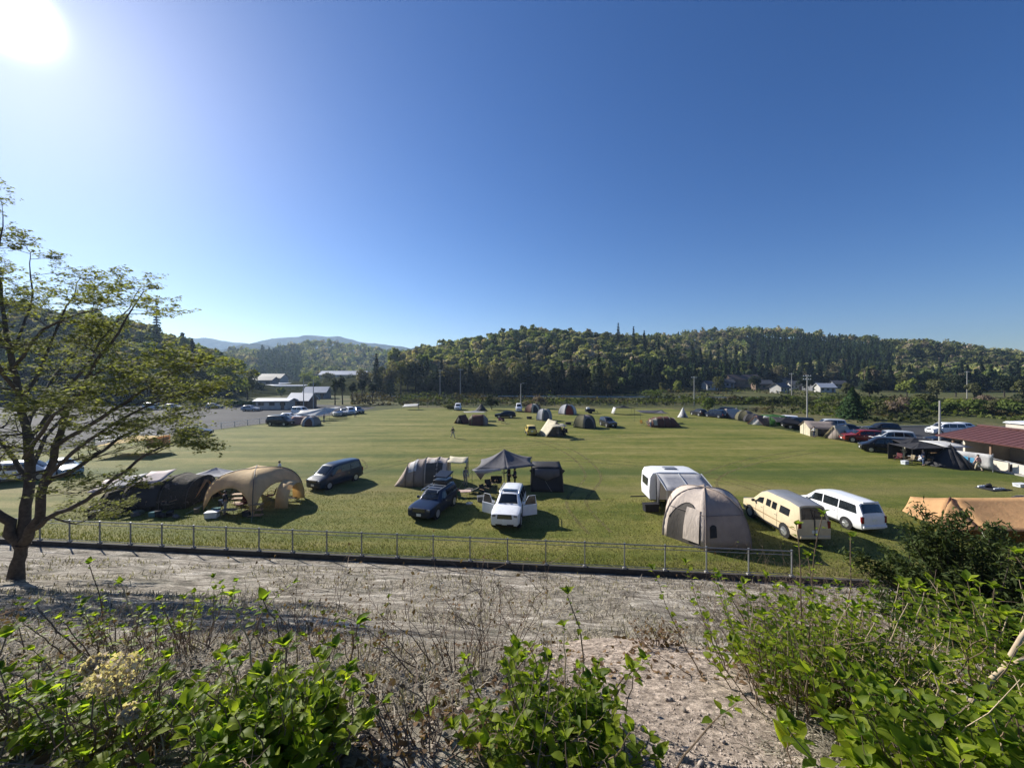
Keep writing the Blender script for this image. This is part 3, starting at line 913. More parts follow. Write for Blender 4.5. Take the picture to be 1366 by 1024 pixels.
# the near vehicles
t, st = make_car('minivan', 'dark blue minivan parked alone on the grass right of the tan arched shelter', 'minivan', 'minivan', BLUE, (-15.9, 34.7, 0), R(-113), 4.85, 1.83, 1.92)
t, st = make_car('suv', 'dark navy suv with roof rack and open roof box before the beige tunnel tent', 'suv', 'suv', NAVY, (-5.6, 27.9, 0), R(-106), 4.6, 1.85, 1.62)
m = MB()
for s in (1, -1):
    m.tube([(.85, s * .62, 1.60), (.75, s * .62, 1.70), (-1.8, s * .62, 1.70), (-1.9, s * .62, 1.60)], .022, 5)
for x in (.55, .0, -.55, -1.1): m.tube([(x, -.64, 1.70), (x, .64, 1.70)], .028, 5)
rk = m.build('roof_rack', STEEL, t)
m = MB(); m.box((-1.35, 0, 1.86), (1.25, 1.15, .26), taper=(.94, .94)); m.build('roof_box', plain('gloss_box', (.016, .017, .02), .3), t, bev=.05)
m = MB(); m.box((-1.45, 0, 2.30), (1.25, 1.15, .07), taper=(.9, .9), M=Matrix.Rotation(R(10), 3, 'Y')); m.tube([(-1.9, .5, 1.98), (-1.9, .5, 2.3)], .02, 5); m.tube([(-1.9, -.5, 1.98), (-1.9, -.5, 2.3)], .02, 5)
m.build('roof_box_lid', D.materials['gloss_box'], t, bev=.02)
t, st = make_car('suv', 'white suv facing the fence with both front doors swung open', 'suv', 'suv', WHITE, (-.15, 26.6, 0), R(-98), 4.75, 1.88, 1.86, doors=True)
m = MB()
for s in (1, -1): m.tube([(.35, s * .66, 1.80), (.2, s * .66, 1.90), (-1.7, s * .66, 1.89), (-1.85, s * .66, 1.79)], .025, 5)
m.build('roof_rail', STEEL, t)
m = MB(); m.box((-.05, 0, 1.885), (.42, 1.0, .03)); m.build('sunroof', GLASS, t, bev=.01)
t, st = make_car('camper_van', 'cream high-roofed van with a grey roof parked beside the geodesic tent', 'van', 'van', CREAM, (17.55, 25.0, 0), R(91), 5.3, 2.0, 2.28, roof=GREY)
m = MB(); m.box((-2.655, 0, 1.58), (.02, .03, .9)); m.box((-2.66, 0, .95), (.03, .05, 1.0)); m.build('rear_door_seam', TRIM, t)
m = MB()
for s in (1, -1): m.box((-.2, s * 1.002, .78), (4.6, .012, .05))
m.build('side_stripe', plain('stripe_brown', (.25, .16, .08), .5), t)
t, st = make_car('minivan', 'white minivan with a black tailgate window parked right of the cream van', 'minivan', 'minivan', WHITE, (22.2, 26.3, 0), R(97), 4.9, 1.86, 1.86)
m = MB(); m.tube([(-2.2, -.55, 1.86), (-2.32, 0, 1.89), (-2.2, .55, 1.86)], [.05, .06, .05], 6); m.build('rear_spoiler', WHITE, t)

# cars far across the field and round its edge
FARCARS = [
    ('wagon', 'black wagon standing side-on far across the field', 'car', 'wagon', BLACK, 674, 557, 178, 4.6, 1.8, 1.5),
    ('minivan', 'white car facing the camera at the far edge, left of the dark pointed tent', 'car', 'kei', WHITE, 611, 546.5, -85, 4.0, 1.75, 1.75),
    ('minivan', 'white box-shaped van facing the camera at the far edge by the rosy bush', 'van', 'kei', WHITE, 692, 548.5, -90, 3.6, 1.6, 2.05),
    ('small_car', 'small yellow car beside the cream tent in the middle of the field', 'car', 'kei', YELLOW, 708, 578.5, 94, 3.6, 1.6, 1.5),
    ('suv', 'dark suv with a roof box right of the olive camouflage tent', 'suv', 'suv', BLACK, 811, 568.5, -80, 4.5, 1.8, 1.7),
    ('minivan', 'black van parked at the corner of the asphalt lot on the left', 'van', 'minivan', BLACK, 374, 567, -8, 4.8, 1.85, 1.9),
    ('minivan', 'white van first in the row behind the big white tarp', 'van', 'minivan', WHITE, 449, 554.5, -60, 4.6, 1.8, 1.9),
    ('wagon', 'silver car second in the row behind the big white tarp', 'car', 'wagon', SILVER, 458, 553, -55, 4.5, 1.8, 1.5),
    ('minivan', 'white car last in the row behind the big white tarp', 'car', 'kei', WHITE, 467, 552, -55, 4.0, 1.7, 1.7),
    ('pickup', 'red truck parked between the cream tent and the black van on the right edge', 'truck', 'suv', RED, 1149, 589, 165, 4.9, 1.85, 1.75),
    ('minivan', 'black van parked on the right edge by the person in the white hat', 'van', 'minivan', BLACK, 1180, 603, 150, 4.8, 1.85, 1.9),
    ('suv', 'black suv parked up on the road behind the right edge of the field', 'suv', 'suv', BLACK, 1175, 578, 172, 4.7, 1.85, 1.75),
    ('minivan', 'white minivan parked on the asphalt beyond the utility pole on the right', 'minivan', 'minivan', WHITE, 1262, 579, 170, 4.8, 1.8, 1.9),
    ('wagon', 'white car parked furthest back on the asphalt beyond the right pole', 'car', 'wagon', WHITE, 1276, 575, 175, 4.5, 1.8, 1.55),
    ('wagon', 'dark car parked low beside the shelter with the red-brown roof', 'car', 'wagon', BLACK, 1262, 592, 172, 4.5, 1.8, 1.45),
    ('minivan', 'black van between the green tarp and the grey lodge tent', 'van', 'minivan', BLACK, 1064, 571, 168, 5.0, 1.85, 1.95),
    ('wagon', 'dark car at the far right corner of the field, left of the green bush', 'car', 'wagon', BLACK, 932, 554, 100, 4.4, 1.8, 1.6),
    ('minivan', 'dark minivan at the far right corner, right of the green bush', 'minivan', 'minivan', NAVY, 954, 556.5, 120, 4.6, 1.8, 1.8),
    ('wagon', 'silver car parked at the back of the asphalt lot under the wood', 'car', 'wagon', SILVER, 232, 545.5, 5, 4.5, 1.8, 1.5),
    ('wagon', 'grey-green car parked at the back of the asphalt lot by the fresh green bushes', 'car', 'wagon', SILVER, 287, 544.5, 3, 4.4, 1.8, 1.5),
    ('minivan', 'white minivan behind the trunk of the big bare tree', 'minivan', 'minivan', WHITE, 30, 640, 30, 4.7, 1.8, 1.8),
    ('wagon', 'blue car with a pale bonnet behind the branches of the big tree', 'car', 'wagon', paint('pale_blue_paint', (.25, .36, .45)), 85, 632, -25, 4.4, 1.75, 1.5),
    ('wagon', 'blue car parked against the low rail at the end of the asphalt lot', 'car', 'wagon', BLUE, 262, 581, 20, 4.2, 1.7, 1.5),
]
for nm, lb, ct, kd, cl, px, py, rz, L, W_, H_ in FARCARS:
    p = G(px, py)
    make_car(nm, lb, ct, kd, cl, p, R(rz), L, W_, H_)
# ---------------------------------------------------------------- tents
F_CAMEL = fabric('camel_cloth', (0.46, 0.365, 0.29), .22)
F_BEIGE = fabric('beige_cloth', (0.62, 0.53, 0.45), .22)
F_CREAM = fabric('cream_cloth', (0.68, 0.62, 0.47), .35)
F_TAN = fabric('tan_cloth', (0.80, 0.62, 0.36), .45)
F_ORANGE = fabric('orange_cloth', (0.72, 0.45, 0.22), .45)
F_DARK = fabric('dark_cloth', (0.035, 0.034, 0.036), .05)
F_GREY = fabric('grey_cloth', (0.13, 0.125, 0.135), .12)
F_LGREY = fabric('light_grey_cloth', (0.42, 0.42, 0.44), .25)
F_MESH = fabric('mesh_cloth', (0.10, 0.088, 0.076), .15)
F_WHITE = fabric('white_cloth', (0.75, 0.74, 0.72), .40)
F_BROWN = fabric('brown_cloth', (0.14, 0.062, 0.046), .18)
F_OLIVE = fabric('olive_cloth', (0.125, 0.115, 0.062), .18)
F_GREEN = fabric('green_cloth', (0.035, 0.12, 0.025), .22)
F_YELLOW = fabric('yellow_cloth', (0.72, 0.52, 0.15), .40)
F_TAUPE = fabric('taupe_cloth', (0.30, 0.25, 0.22), .22)
F_MAUVE = fabric('mauve_cloth', (0.50, 0.42, 0.42), .22)
F_PINK = fabric('dusty_pink_cloth', (0.38, 0.22, 0.18), .25)
def camo(name):
    m, nt, b, o = newmat(name)
    c = coord(nt)
    k = ramp(nt, noise(nt, 1.1, 6, .75, c, 1.2), [(.36, (.016, .015, .014)), (.50, (.070, .060, .044)), (.57, (.028, .026, .022)), (.66, (.26, .22, .19))])
    nt.links.new(k, b.inputs['Base Color']); b.inputs['Roughness'].default_value = .85; b.inputs['Specular IOR Level'].default_value = .15
    bump(nt, b, noise(nt, 2.6, 5, .7, c, .8), .9, .15)
    return m
F_CAMO = camo('camouflage_cloth')
ROPE = plain('guy_rope', (0.45, 0.42, 0.36), .9)

def dome(t, Rr, h, n, rot, mats, door=(), window=(), arch=0.0, arch_sides=None, ex=.8, sx=1, sy=1, poles=True, sag=.05, top=1.0, pole_mat=None):
    """ribbed dome on n legs; arch > 0 opens the foot of the given sides in an arch"""
    def rib(k, q):
        a = rot + 2 * math.pi * k / n
        r = Rr * math.cos(q * math.pi / 2) ** ex; z = h * math.sin(q * math.pi / 2) ** top
        return Vector((r * math.cos(a) * sx, r * math.sin(a) * sy, z))
    def pt(k, u, q, lift=0):
        p = rib(k, q).lerp(rib(k + 1, q), u)
        c = Vector((p.x, p.y, max(.3, p.z * .5))).normalized()
        return p + c * (-sag * Rr * 4 * u * (1 - u) * math.cos(q * 1.4) + lift)
    b = MB()
    for k in range(n):
        op = arch if (arch_sides is None or k in arch_sides) else 0
        P = []
        for i in range(9):
            u = i / 8
            q0 = op * math.sin(math.pi * u) ** .6 if op else 0
            P.append([pt(k, u, q0 + (1 - q0) * j / 10) for j in range(11)])
        b.grid(P, k % len(mats))
    b.build('canopy', mats, t, smooth=50, solid=.012)
    if poles:
        for k in range(n):
            m = MB(); m.tube([rib(k, j / 12) + Vector((0, 0, .012)) for j in range(13)], .028, 5); m.build('pole', pole_mat or POLE, t)
    for k, u0, u1, q1, mt in door:
        m = MB()
        P = []
        for i in range(9):
            u = u0 + (u1 - u0) * i / 8
            qt = q1 * (math.sin(math.pi * (.06 + .88 * i / 8)) ** .45)
            P.append([pt(k, u, qt * j / 8, .035) for j in range(9)])
        m.grid(P); m.build('door', mt, t, smooth=50)
        m = MB(); m.tube([P[i][8] for i in range(9)], .02, 4); m.build('zip', F_DARK, t)
    for k, u0, u1, q0, q1, mt in window:
        m = MB(); m.grid([[pt(k, u0 + (u1 - u0) * i / 3, q0 + (q1 - q0) * j / 3 * (1 if i in (1, 2) else .85), .04) for j in range(4)] for i in range(4)]); m.build('window', mt, t)
    return rib

def tunnel(t, secs, mats, doors=(), nth=14, poles=True, ends=True):
    """arched tent along x; secs = (x, half width, height)"""
    def pt(x, th, lift=0):
        for a, b in zip(secs[:-1], secs[1:]):
            if a[0] <= x <= b[0]:
                k = (x - a[0]) / (b[0] - a[0]); w_, h_ = a[1] + (b[1] - a[1]) * k, a[2] + (b[2] - a[2]) * k
                sg = 1 - .035 * 4 * k * (1 - k)
                break
        else: w_, h_, sg = secs[-1][1], secs[-1][2], 1
        s, c = math.sin(th), math.cos(th)
        return Vector((x, (w_ * sg + lift) * math.copysign(abs(c) ** .75, c), (h_ * sg + lift) * s ** .8 if s > 0 else 0))
    b = MB()
    for q, (a, c) in enumerate(zip(secs[:-1], secs[1:])):
        P = [[pt(a[0] + (c[0] - a[0]) * i / 4, math.pi * j / nth) for j in range(nth + 1)] for i in range(5)]
        b.grid(P, q % len(mats))
    if ends:
        for e in (0, -1):
            x = secs[e][0]
            if secs[e][2] < .2: continue
            ring = [pt(x, math.pi * j / nth) for j in range(nth + 1)]
            b.add(ring, [tuple(range(nth + 1))], (len(mats) - 1) if e else 0)
    b.build('canopy', mats, t, smooth=45, solid=.012)
    if poles:
        for x, w_, h_ in secs:
            if h_ < .3: continue
            m = MB(); m.tube([pt(x, math.pi * j / nth, .015) for j in range(nth + 1)], .022, 5); m.build('pole', POLE, t)
    for x0, x1, th0, th1, mt in doors:
        m = MB(); m.grid([[pt(x0 + (x1 - x0) * i / 4, th0 + (th1 - th0) * j / 6, .03) for j in range(7)] for i in range(5)]); m.build('door', mt, t, smooth=45)
    return pt

def sheet_tarp(t, ring, peak, mat, sag=.12, name='canopy', edge_in=.10, n=8):
    """cloth pulled from a peak to a ring of corners, edges drawn in between corners"""
    b = MB(); K = len(ring); peak = Vector(peak)
    c0 = sum((Vector(p) for p in ring), Vector()) / K
    for k in range(K):
        a, c = Vector(ring[k]), Vector(ring[(k + 1) % K])
        P = []
        for i in range(n + 1):
            u = i / n
            e = a.lerp(c, u); e = e.lerp(c0, edge_in * 4 * u * (1 - u)); e.z = a.lerp(c, u).z - sag * .5 * 4 * u * (1 - u)
            P.append([peak.lerp(e, j / 6) - Vector((0, 0, sag * 4 * (j / 6) * (1 - j / 6))) for j in range(7)])
        b.grid(P)
    return b.build(name, mat, t, smooth=40, solid=.01)

def poles_ropes(t, tops, rope=1.5, base=None, r=.02):
    c = sum((Vector(p) for p in tops), Vector()) / len(tops)
    for p in tops:
        p = Vector(p)
        m = MB(); m.tube([(p.x, p.y, 0), p + Vector((0, 0, .04))], r, 5); m.build('pole', POLE, t)
        if rope:
            d = Vector((p.x - c.x, p.y - c.y, 0)).normalized()
            m = MB(); m.tube([p, (p.x + d.x * rope, p.y + d.y * rope, 0.02)], .008, 3); m.build('guy_rope', ROPE, t)

# geodesic tent by the fence
t = thing('dome_tent', 'large beige geodesic dome tent with a dark mesh door near the fence', 'tent', (12.0, 24.0, 0), R(-10))
rib = dome(t, 2.72, 2.85, 6, R(-105), [F_CAMEL, F_BEIGE, F_BEIGE], door=[(5, .10, .88, .56, F_MESH)], window=[(0, .10, .26, .14, .30, F_DARK)], ex=.72, sag=.045, top=.92, pole_mat=F_TAUPE)
m = MB()
for k in range(6):
    for q in (.42,):
        m.tube([rib(k, q).lerp(rib(k + 1, q), j / 6) * (1.0 + .0 * j) for j in range(7)], .018, 4)
m.build('cross_pole', F_TAUPE, t)
m = MB(); m.grid([[rib(5, q) * 1.012 + (rib(0, q) - rib(5, q)) * u for u in (.5, .62, .74, .86)] for q in (.05, .2, .35, .48)]); m.build('door_curtain', F_BEIGE, t)

# caravan with awning
t = thing('caravan', 'white caravan with a grey awning rolled out behind the geodesic tent', 'caravan', (12.25, 29.6, 0), R(-2))
m = MB()
prof = [(-1.95, .55), (-2.0, 1.2), (-1.92, 2.2), (-1.75, 2.52), (-1.2, 2.6), (1.3, 2.6), (1.75, 2.5), (1.95, 2.0), (2.0, 1.1), (1.85, .55)]
vs = [(x, -1.02, z) for x, z in prof] + [(x, 1.02, z) for x, z in prof]; n = len(prof)
m.add(vs, [tuple(range(n))[::-1], tuple(range(n, 2 * n))] + [(i, (i + 1) % n, (i + 1) % n + n, i + n) for i in range(n)][::1])
CARAVAN = plain('caravan_white', (.72, .72, .71), .4, 0, .05)
m.build('body', CARAVAN, t, bev=.05)
m = MB(); m.box((-1.985, 0, 1.75), (.06, 1.2, .62)); m.build('end_window', GLASS, t, bev=.02)
m = MB(); m.box((.9, -1.03, 1.6), (.8, .03, .5)); m.build('side_window', GLASS, t, bev=.01)
m = MB(); m.box((-.35, -1.03, 1.35), (.6, .04, 1.6)); m.build('door', plain('caravan_door', (.62, .62, .62), .5), t, bev=.01)
m = MB(); m.box((-.1, .1, 2.64), (1.0, .7, .12), taper=(.9, .9)); m.build('roof_hatch', plain('hatch_grey', (.22, .23, .25), .4), t, bev=.02)
m = MB(); m.box((1.95, 0, 1.55), (.10, 1.8, 1.5)); m.build('rear_cover', F_GREY, t)
for x in (-.15, .55):
    for s in (1, -1):
        m = MB(); m.disc((x, s * .92, .33), .33, (0, 1, 0), .2, 18); w_ = m.build('wheel', RUBBER, t)
        m = MB(); m.disc((x, s * 1.03, .33), .2, (0, 1, 0), .02, 14); m.build('rim', RIM, w_)
m = MB(); m.box((0, 0, .50), (3.7, 1.7, .12)); m.tube([(-1.9, 0, .5), (-3.1, 0, .45)], .05, 6); m.build('chassis', TRIM, t)
m = MB(); m.grid([[(-1.5 + 3.3 * i / 6, -1.06 - 2.1 * j / 4, 2.50 - .60 * j / 4 - .05 * math.sin(j / 4 * 3.14)) for i in range(7)] for j in range(5)])
aw = m.build('awning', F_LGREY, t, solid=.015)
m = MB()
for x in (-1.5, .15, 1.8): m.tube([(x, -1.06, 2.52), (x, -3.18, 1.91)], .03, 5)
m.tube([(-1.5, -3.18, 1.9), (1.8, -3.18, 1.9)], .03, 5); m.build('awning_frame', STEEL, aw)
for x in (-1.45, 1.75):
    m = MB(); m.tube([(x, -3.15, 0), (x, -3.15, 1.9)], .025, 5); m.build('awning_leg', STEEL, aw)
m = MB(); m.grid([[(-1.5, -1.1, 2.4), (-1.5, -1.1, .05)], [(-1.5, -2.0, 2.15), (-1.5, -1.6, .05)]]); m.build('side_screen', F_GREY, t, solid=.01)

# tan arched shelter
t = thing('arch_shelter', 'tan cloth shelter with arched open sides near the fence on the left', 'shelter', (-19.5, 29.3, 0), R(0))
dome(t, 3.2, 2.75, 4, R(-60), [F_TAN], arch=.40, ex=.62, sag=.03, top=.8)
m = MB()
P = []
for i in range(9):
    a = math.pi * i / 8
    P.append([(2.2 + k * .95, -.1 + 1.15 * math.cos(a), (1.75 - .22 * k) * math.sin(a) ** .7 + .12) for k in range(2)])
m.grid(P); m.build('porch', F_TAN, t, smooth=40, solid=.012)
for a in (-60, 30, 120, 210):
    x, y = 3.2 * math.cos(R(a)), 3.2 * math.sin(R(a))
    m = MB(); m.tube([(x * .93, y * .93, .55), (x * 1.3, y * 1.3, .02)], .01, 3); m.build('guy_rope', ROPE, t)

# beige tunnel tent
t = thing('tunnel_tent', 'beige two-room tunnel tent with dark mesh doors behind the navy suv', 'tent', (-7.2, 35.2, 0), R(2))
tunnel(t, [(-3.2, 1.25, .12), (-2.2, 1.45, 1.75), (-1.5, 1.5, 2.05), (-.6, 1.6, 2.2), (.55, 1.6, 2.25), (1.4, 1.5, 2.15)], [F_CAMEL, F_CAMEL, F_TAUPE, F_BEIGE, F_BEIGE],
       doors=[(-2.0, -1.3, math.pi * .50, math.pi * .80, F_WHITE), (-.45, 1.0, math.pi * .66, math.pi * .97, F_MESH), (-.15, .25, math.pi * .55, math.pi * .66, F_WHITE)])
m = MB(); m.grid([[(1.4 + 1.7 * i / 4, -1.3 + 2.4 * j / 4, 2.12 - .02 * i - .06 * math.sin(3.14 * i / 4)) for j in range(5)] for i in range(5)]); m.build('porch_awning', F_CREAM, t, solid=.012)
m = MB(); m.grid([[(3.1, -1.3, 2.04), (3.1, 1.1, 2.04)], [(3.12, -.6, 1.15), (3.12, .3, 1.2)]]); m.build('porch_flap', F_CREAM, t, solid=.01)
poles_ropes(t, [(3.1, -1.3, 2.04), (3.1, 1.1, 2.04)], 1.1)

# grey peaked canopy and the dark screen shelter beside it
t = thing('canopy_tent', 'grey peaked tarp canopy on poles behind the white suv', 'canopy', (-.7, 34.3, 0), 0)
ring = [(-2.7, -1.5, 1.75), (.3, -2.2, 1.95), (2.75, -1.4, 2.05), (2.55, 1.8, 2.1), (-.1, 2.4, 2.0), (-2.2, 1.7, 1.9)]
sheet_tarp(t, ring, (.0, .2, 3.15), F_GREY, .16)
m = MB(); m.grid([[(-2.7 + 2.4 * i / 5, -1.55 - .3 * i / 5, 1.77 + .14 * i / 5), (-2.4 + 2.2 * i / 5, -1.65 - .3 * i / 5, 1.50 + .16 * i / 5 - .10 * math.sin(i))] for i in range(6)]); m.build('valance', F_LGREY, t, solid=.01)
m = MB(); m.add([(-2.62, -1.5, 1.72), (-1.5, -1.75, 1.6), (-1.95, -1.7, .9)], [(0, 1, 2)]); m.build('hanging_flap', F_TAUPE, t, solid=.01)
poles_ropes(t, ring, 1.5)
m = MB(); m.tube([(0, .2, 0), (0, .2, 3.15)], .025, 6); m.build('centre_pole', POLE, t)
t = thing('screen_tent', 'black box-shaped screen tent right of the grey peaked canopy', 'tent', (3.0, 33.6, 0), R(-2))
def boxtent(t, w_, d_, h_, mats, pinch=.12, flare=.12, panel=None):
    b = MB(); c = [(-1, -1), (1, -1), (1, 1), (-1, 1)]
    for k in range(4):
        a, e = c[k], c[(k + 1) % 4]
        P = []
        for i in range(7):
            u = i / 6
            row = []
            for j in range(7):
                v = j / 6
                s = 1 + flare * (1 - v)
                x = (a[0] + (e[0] - a[0]) * u) * w_ / 2 * s; y = (a[1] + (e[1] - a[1]) * u) * d_ / 2 * s
                q = 1 - pinch * 4 * u * (1 - u) * math.sin(math.pi * v)
                row.append((x * q if abs(a[0] + e[0]) > 1 else x, y * q if abs(a[1] + e[1]) > 1 else y, h_ * v))
            P.append(row)
        b.grid(P, 0)
    b.build('walls', mats[0], t, smooth=40, solid=.012)
    r = MB(); r.grid([[(w_ / 2 * (-1 + i / 3), d_ / 2 * (-1 + j / 3), h_ + .16 * math.sin(math.pi * i / 6) * math.sin(math.pi * j / 6) + .015) for j in range(7)] for i in range(7)])
    r.build('roof', mats[1], t, smooth=50, solid=.012)
    for x, y in c:
        m = MB(); m.tube([(x * w_ / 2 * (1 + flare), y * d_ / 2 * (1 + flare), 0), (x * w_ / 2 * 1.01, y * d_ / 2 * 1.01, h_ + .03)], .03, 5); m.build('pole', POLE, t)
    if panel:
        m = MB(); m.grid([[(w_ * (-.42 + .84 * i / 4), -d_ / 2 * (1.02 + flare * (1 - v)) + .16 * math.sin(math.pi * v) * math.sin(math.pi * i / 4) * (1 if v < 1 else 0) - .05, h_ * v) for v in (.45 + .12 * abs(i - 2), .75, .97)] for i in range(5)]); m.build('rolled_panel', panel, t, solid=.01)
boxtent(t, 2.45, 2.4, 1.98, [F_DARK, F_DARK], panel=F_GREY)
for s in (1, -1):
    m = MB(); m.grid([[(s * 1.2, -1.2, 1.95), (s * 1.5, -1.35, 1.8)], [(s * 1.2, -1.2, 1.6), (s * 1.3, -1.3, 1.55)]]); m.build('corner_flap', F_DARK, t, solid=.01)

# orange tarp at the right, behind the conifer bush
t = thing('orange_tarp', 'large orange tarp pitched on two poles behind the dark conifer bush', 'tarp', (31.2, 24.0, 0), R(-4))
b = MB()
ridge_a, ridge_b = Vector((-3.0, .6, 1.95)), Vector((2.2, .8, 2.05))
def sagpatch(b, a, c, d, e, sag, n=8, mi=0):
    P = []
    for i in range(n + 1):
        u = i / n; row = []
        for j in range(n + 1):
            v = j / n
            p = a.lerp(c, u).lerp(e.lerp(d, u), v)
            row.append(p - Vector((0, 0, sag * math.sin(math.pi * u) * (.3 + .7 * v) + sag * .5 * math.sin(math.pi * v))))
        P.append(row)
    b.grid(P, mi)
V3 = Vector
sagpatch(b, ridge_a, ridge_b, V3((1.4, -2.4, 1.25)), V3((-3.4, -1.5, .75)), .12)
sagpatch(b, V3((-5.1, -.9, .62)), ridge_a, V3((-3.4, -1.5, .75)), V3((-5.4, -1.2, .4)), .05)
sagpatch(b, ridge_b, V3((4.8, .9, 1.5)), V3((4.4, -1.8, 1.0)), V3((1.4, -2.4, 1.25)), .12)
sagpatch(b, ridge_b, ridge_a, V3((-3.4, 2.8, 1.3)), V3((2.4, 3.0, 1.3)), .12)
sagpatch(b, ridge_a, V3((-5.1, -.9, .62)), V3((-5.0, 1.6, .7)), V3((-3.4, 2.8, 1.3)), .1)
sagpatch(b, V3((4.8, .9, 1.5)), ridge_b, V3((2.4, 3.0, 1.3)), V3((4.9, 2.6, 1.0)), .1)
b.build('canopy', F_ORANGE, t, smooth=40, solid=.012)
for p, q in ((ridge_a, V3((-3.4, -1.5, .75))), (ridge_b, V3((1.4, -2.4, 1.25))), (ridge_a, V3((-5.3, -1.0, .5)))):
    m = MB(); m.tube([p.lerp(q, j / 6) + V3((0, 0, .03 - .10 * math.sin(3.14 * j / 6))) for j in range(7)], .03, 4); m.build('shaded_seam', F_BROWN, t)  # strips on the seams; their brown paints in the shadow side
for p in (ridge_a, ridge_b):
    m = MB(); m.tube([(p.x, p.y, 0), p + V3((0, 0, .06))], .03, 6); m.build('pole', POLE, t)
for p, q in ((V3((1.4, -2.4, 1.25)), V3((2.2, -3.6, .02))), (V3((-3.4, -1.5, .75)), V3((-4.0, -2.6, .02))), (V3((4.4, -1.8, 1.0)), V3((5.4, -2.9, .02)))):
    m = MB(); m.tube([p, q], .012, 3); m.build('guy_rope', ROPE, t)
t = thing('tunnel_tent', 'dark brown tent pitched under the right end of the orange tarp', 'tent', (34.6, 25.6, 0), R(-4))
tunnel(t, [(-2.2, 1.2, .1), (-1.4, 1.4, 1.45), (0, 1.5, 1.7), (1.6, 1.3, 1.5)], [F_BROWN, F_DARK])

# dark tents and pale tarp behind the big tree
t = thing('tunnel_tent', 'large dark camouflage tunnel tent with pale roof strips behind the big tree', 'tent', (-26.8, 29.8, 0), R(6))
tunnel(t, [(-4.2, 1.7, .3), (-3.2, 1.9, 1.35), (-1.2, 2.1, 1.85), (1.0, 2.1, 2.1), (2.6, 1.8, 1.9)], [F_CAMO, F_CAMO], doors=[(-.9, .8, math.pi * .62, math.pi * .97, F_DARK)])
m = MB()
for k, (x0, x1) in enumerate(((-3.9, -2.7), (-2.5, -1.0), (-.8, 1.0))):
    m.grid([[(x0 + (x1 - x0) * i / 4, -1.55 - .3 + 1.5 * j / 4, 1.40 + .26 * k + .55 * j / 4 + .16 * i / 4 - .06 * math.sin(3.14 * i / 4)) for j in range(5)] for i in range(5)], k % 2)
m.build('striped_fly', [F_MAUVE, F_LGREY], t, smooth=40, solid=.012)
t = thing('tarp_shelter', 'pale blue-grey tarp stretched behind the dark striped tent', 'tarp', (-25.2, 32.9, 0), R(4))
ring = [(-2.2, -1.6, 1.5), (2.3, -1.5, 1.5), (2.5, 1.6, 1.0), (-2.2, 1.6, 1.0)]
sheet_tarp(t, ring, (0, -.2, 1.95), F_LGREY, .12); poles_ropes(t, ring, 1.2)
t = thing('ridge_tent', 'small orange tent between the dark striped tent and the tan shelter', 'tent', (-25.0, 30.6, 0), R(-22))
def ridge_tent(t, L, w_, h_, mat, mat2=None, overhang=.2, flysag=.06, open_front=True):
    b = MB()
    for s in (1, -1):
        P = [[(-L / 2 + L * i / 6, s * (w_ / 2) * v, h_ * (1 - v) + .08 * v - flysag * math.sin(3.14 * v) - .05 * math.sin(3.14 * i / 6)) for v in (0, .25, .5, .75, 1)] for i in range(7)]
        b.grid(P if s > 0 else P[::-1], 0)
    b.build('fly', mat, t, smooth=40, solid=.012)
    m = MB(); m.add([(-L / 2 + .25, w_ / 2 * .9, .04), (-L / 2 + .25, -w_ / 2 * .9, .04), (-L / 2 + .25, 0, h_ * .93)], [(0, 1, 2)]); m.build('end_panel', mat2 or mat, t, solid=.01)
    m = MB(); m.add([(L / 2 - .3, w_ / 2 * .9, .04), (L / 2 - .3, -w_ / 2 * .9, .04), (L / 2 - .3, 0, h_ * .93)], [(0, 1, 2)]); m.build('door', mat2 or mat, t, solid=.01)
    for x in (-L / 2, L / 2):
        m = MB(); m.tube([(x, 0, 0), (x, 0, h_ + .05)], .02, 5); m.build('pole', POLE, t)
        m = MB(); m.tube([(x, 0, h_), (x * 1.5, 0, .02)], .008, 3); m.build('guy_rope', ROPE, t)
ridge_tent(t, 2.6, 2.4, 1.65, F_ORANGE, F_DARK)
t = thing('yellow_tarp', 'pale yellow tarp with an orange end seen through the tree branches', 'tarp', (-46.5, 47.5, 0), R(12))
ring = [(-3.2, -2.0, 1.3), (2.2, -2.0, 2.0), (3.2, .8, 2.1), (2.2, 2.2, 1.6), (-3.0, 2.0, 1.2)]
sheet_tarp(t, ring, (-.2, .2, 2.3), F_YELLOW, .12); poles_ropes(t, ring, 1.2)
m = MB(); m.grid([[(2.25, -2.0, 2.0), (3.25, .8, 2.1)], [(2.5, -2.1, .9), (3.3, .7, 1.0)]]); m.build('end_flap', F_ORANGE, t, solid=.01)

# tents far across the field
def far(name, label, px, py, rz=0, cat='tent'):
    return thing(name, label, cat, G(px, py), R(rz))
t = far('tunnel_tent', 'dark red-brown tunnel tent with a tan roof at the left of the far field', 637, 566, 4)
tunnel(t, [(-1.6, 1.3, 1.3), (-1.0, 1.5, 1.9), (1.2, 1.5, 1.95), (2.0, 1.3, 1.1)], [F_OLIVE, F_BROWN, F_TAUPE], doors=[(-1.5, 1.4, math.pi * .62, math.pi, F_BROWN)])
t = far('ridge_tent', 'small red-brown side tent leaning against the tunnel tent with the tan roof', 616.5, 564.5, 60)
ridge_tent(t, 2.2, 2.4, 1.7, F_BROWN, F_DARK)
t = far('tarp_shelter', 'flat grey tarp pitched behind the red-brown tunnel tent', 632, 560.5, 0, 'tarp')
ring = [(-2.3, -1.2, 1.8), (2.6, -1.2, 1.8), (2.6, 1.3, 1.7), (-2.3, 1.3, 1.7)]; sheet_tarp(t, ring, (.2, 0, 2.05), F_LGREY, .08); poles_ropes(t, ring, 0)
t = far('tipi_tent', 'small dark pointed tent at the far edge of the field', 642, 547.5)
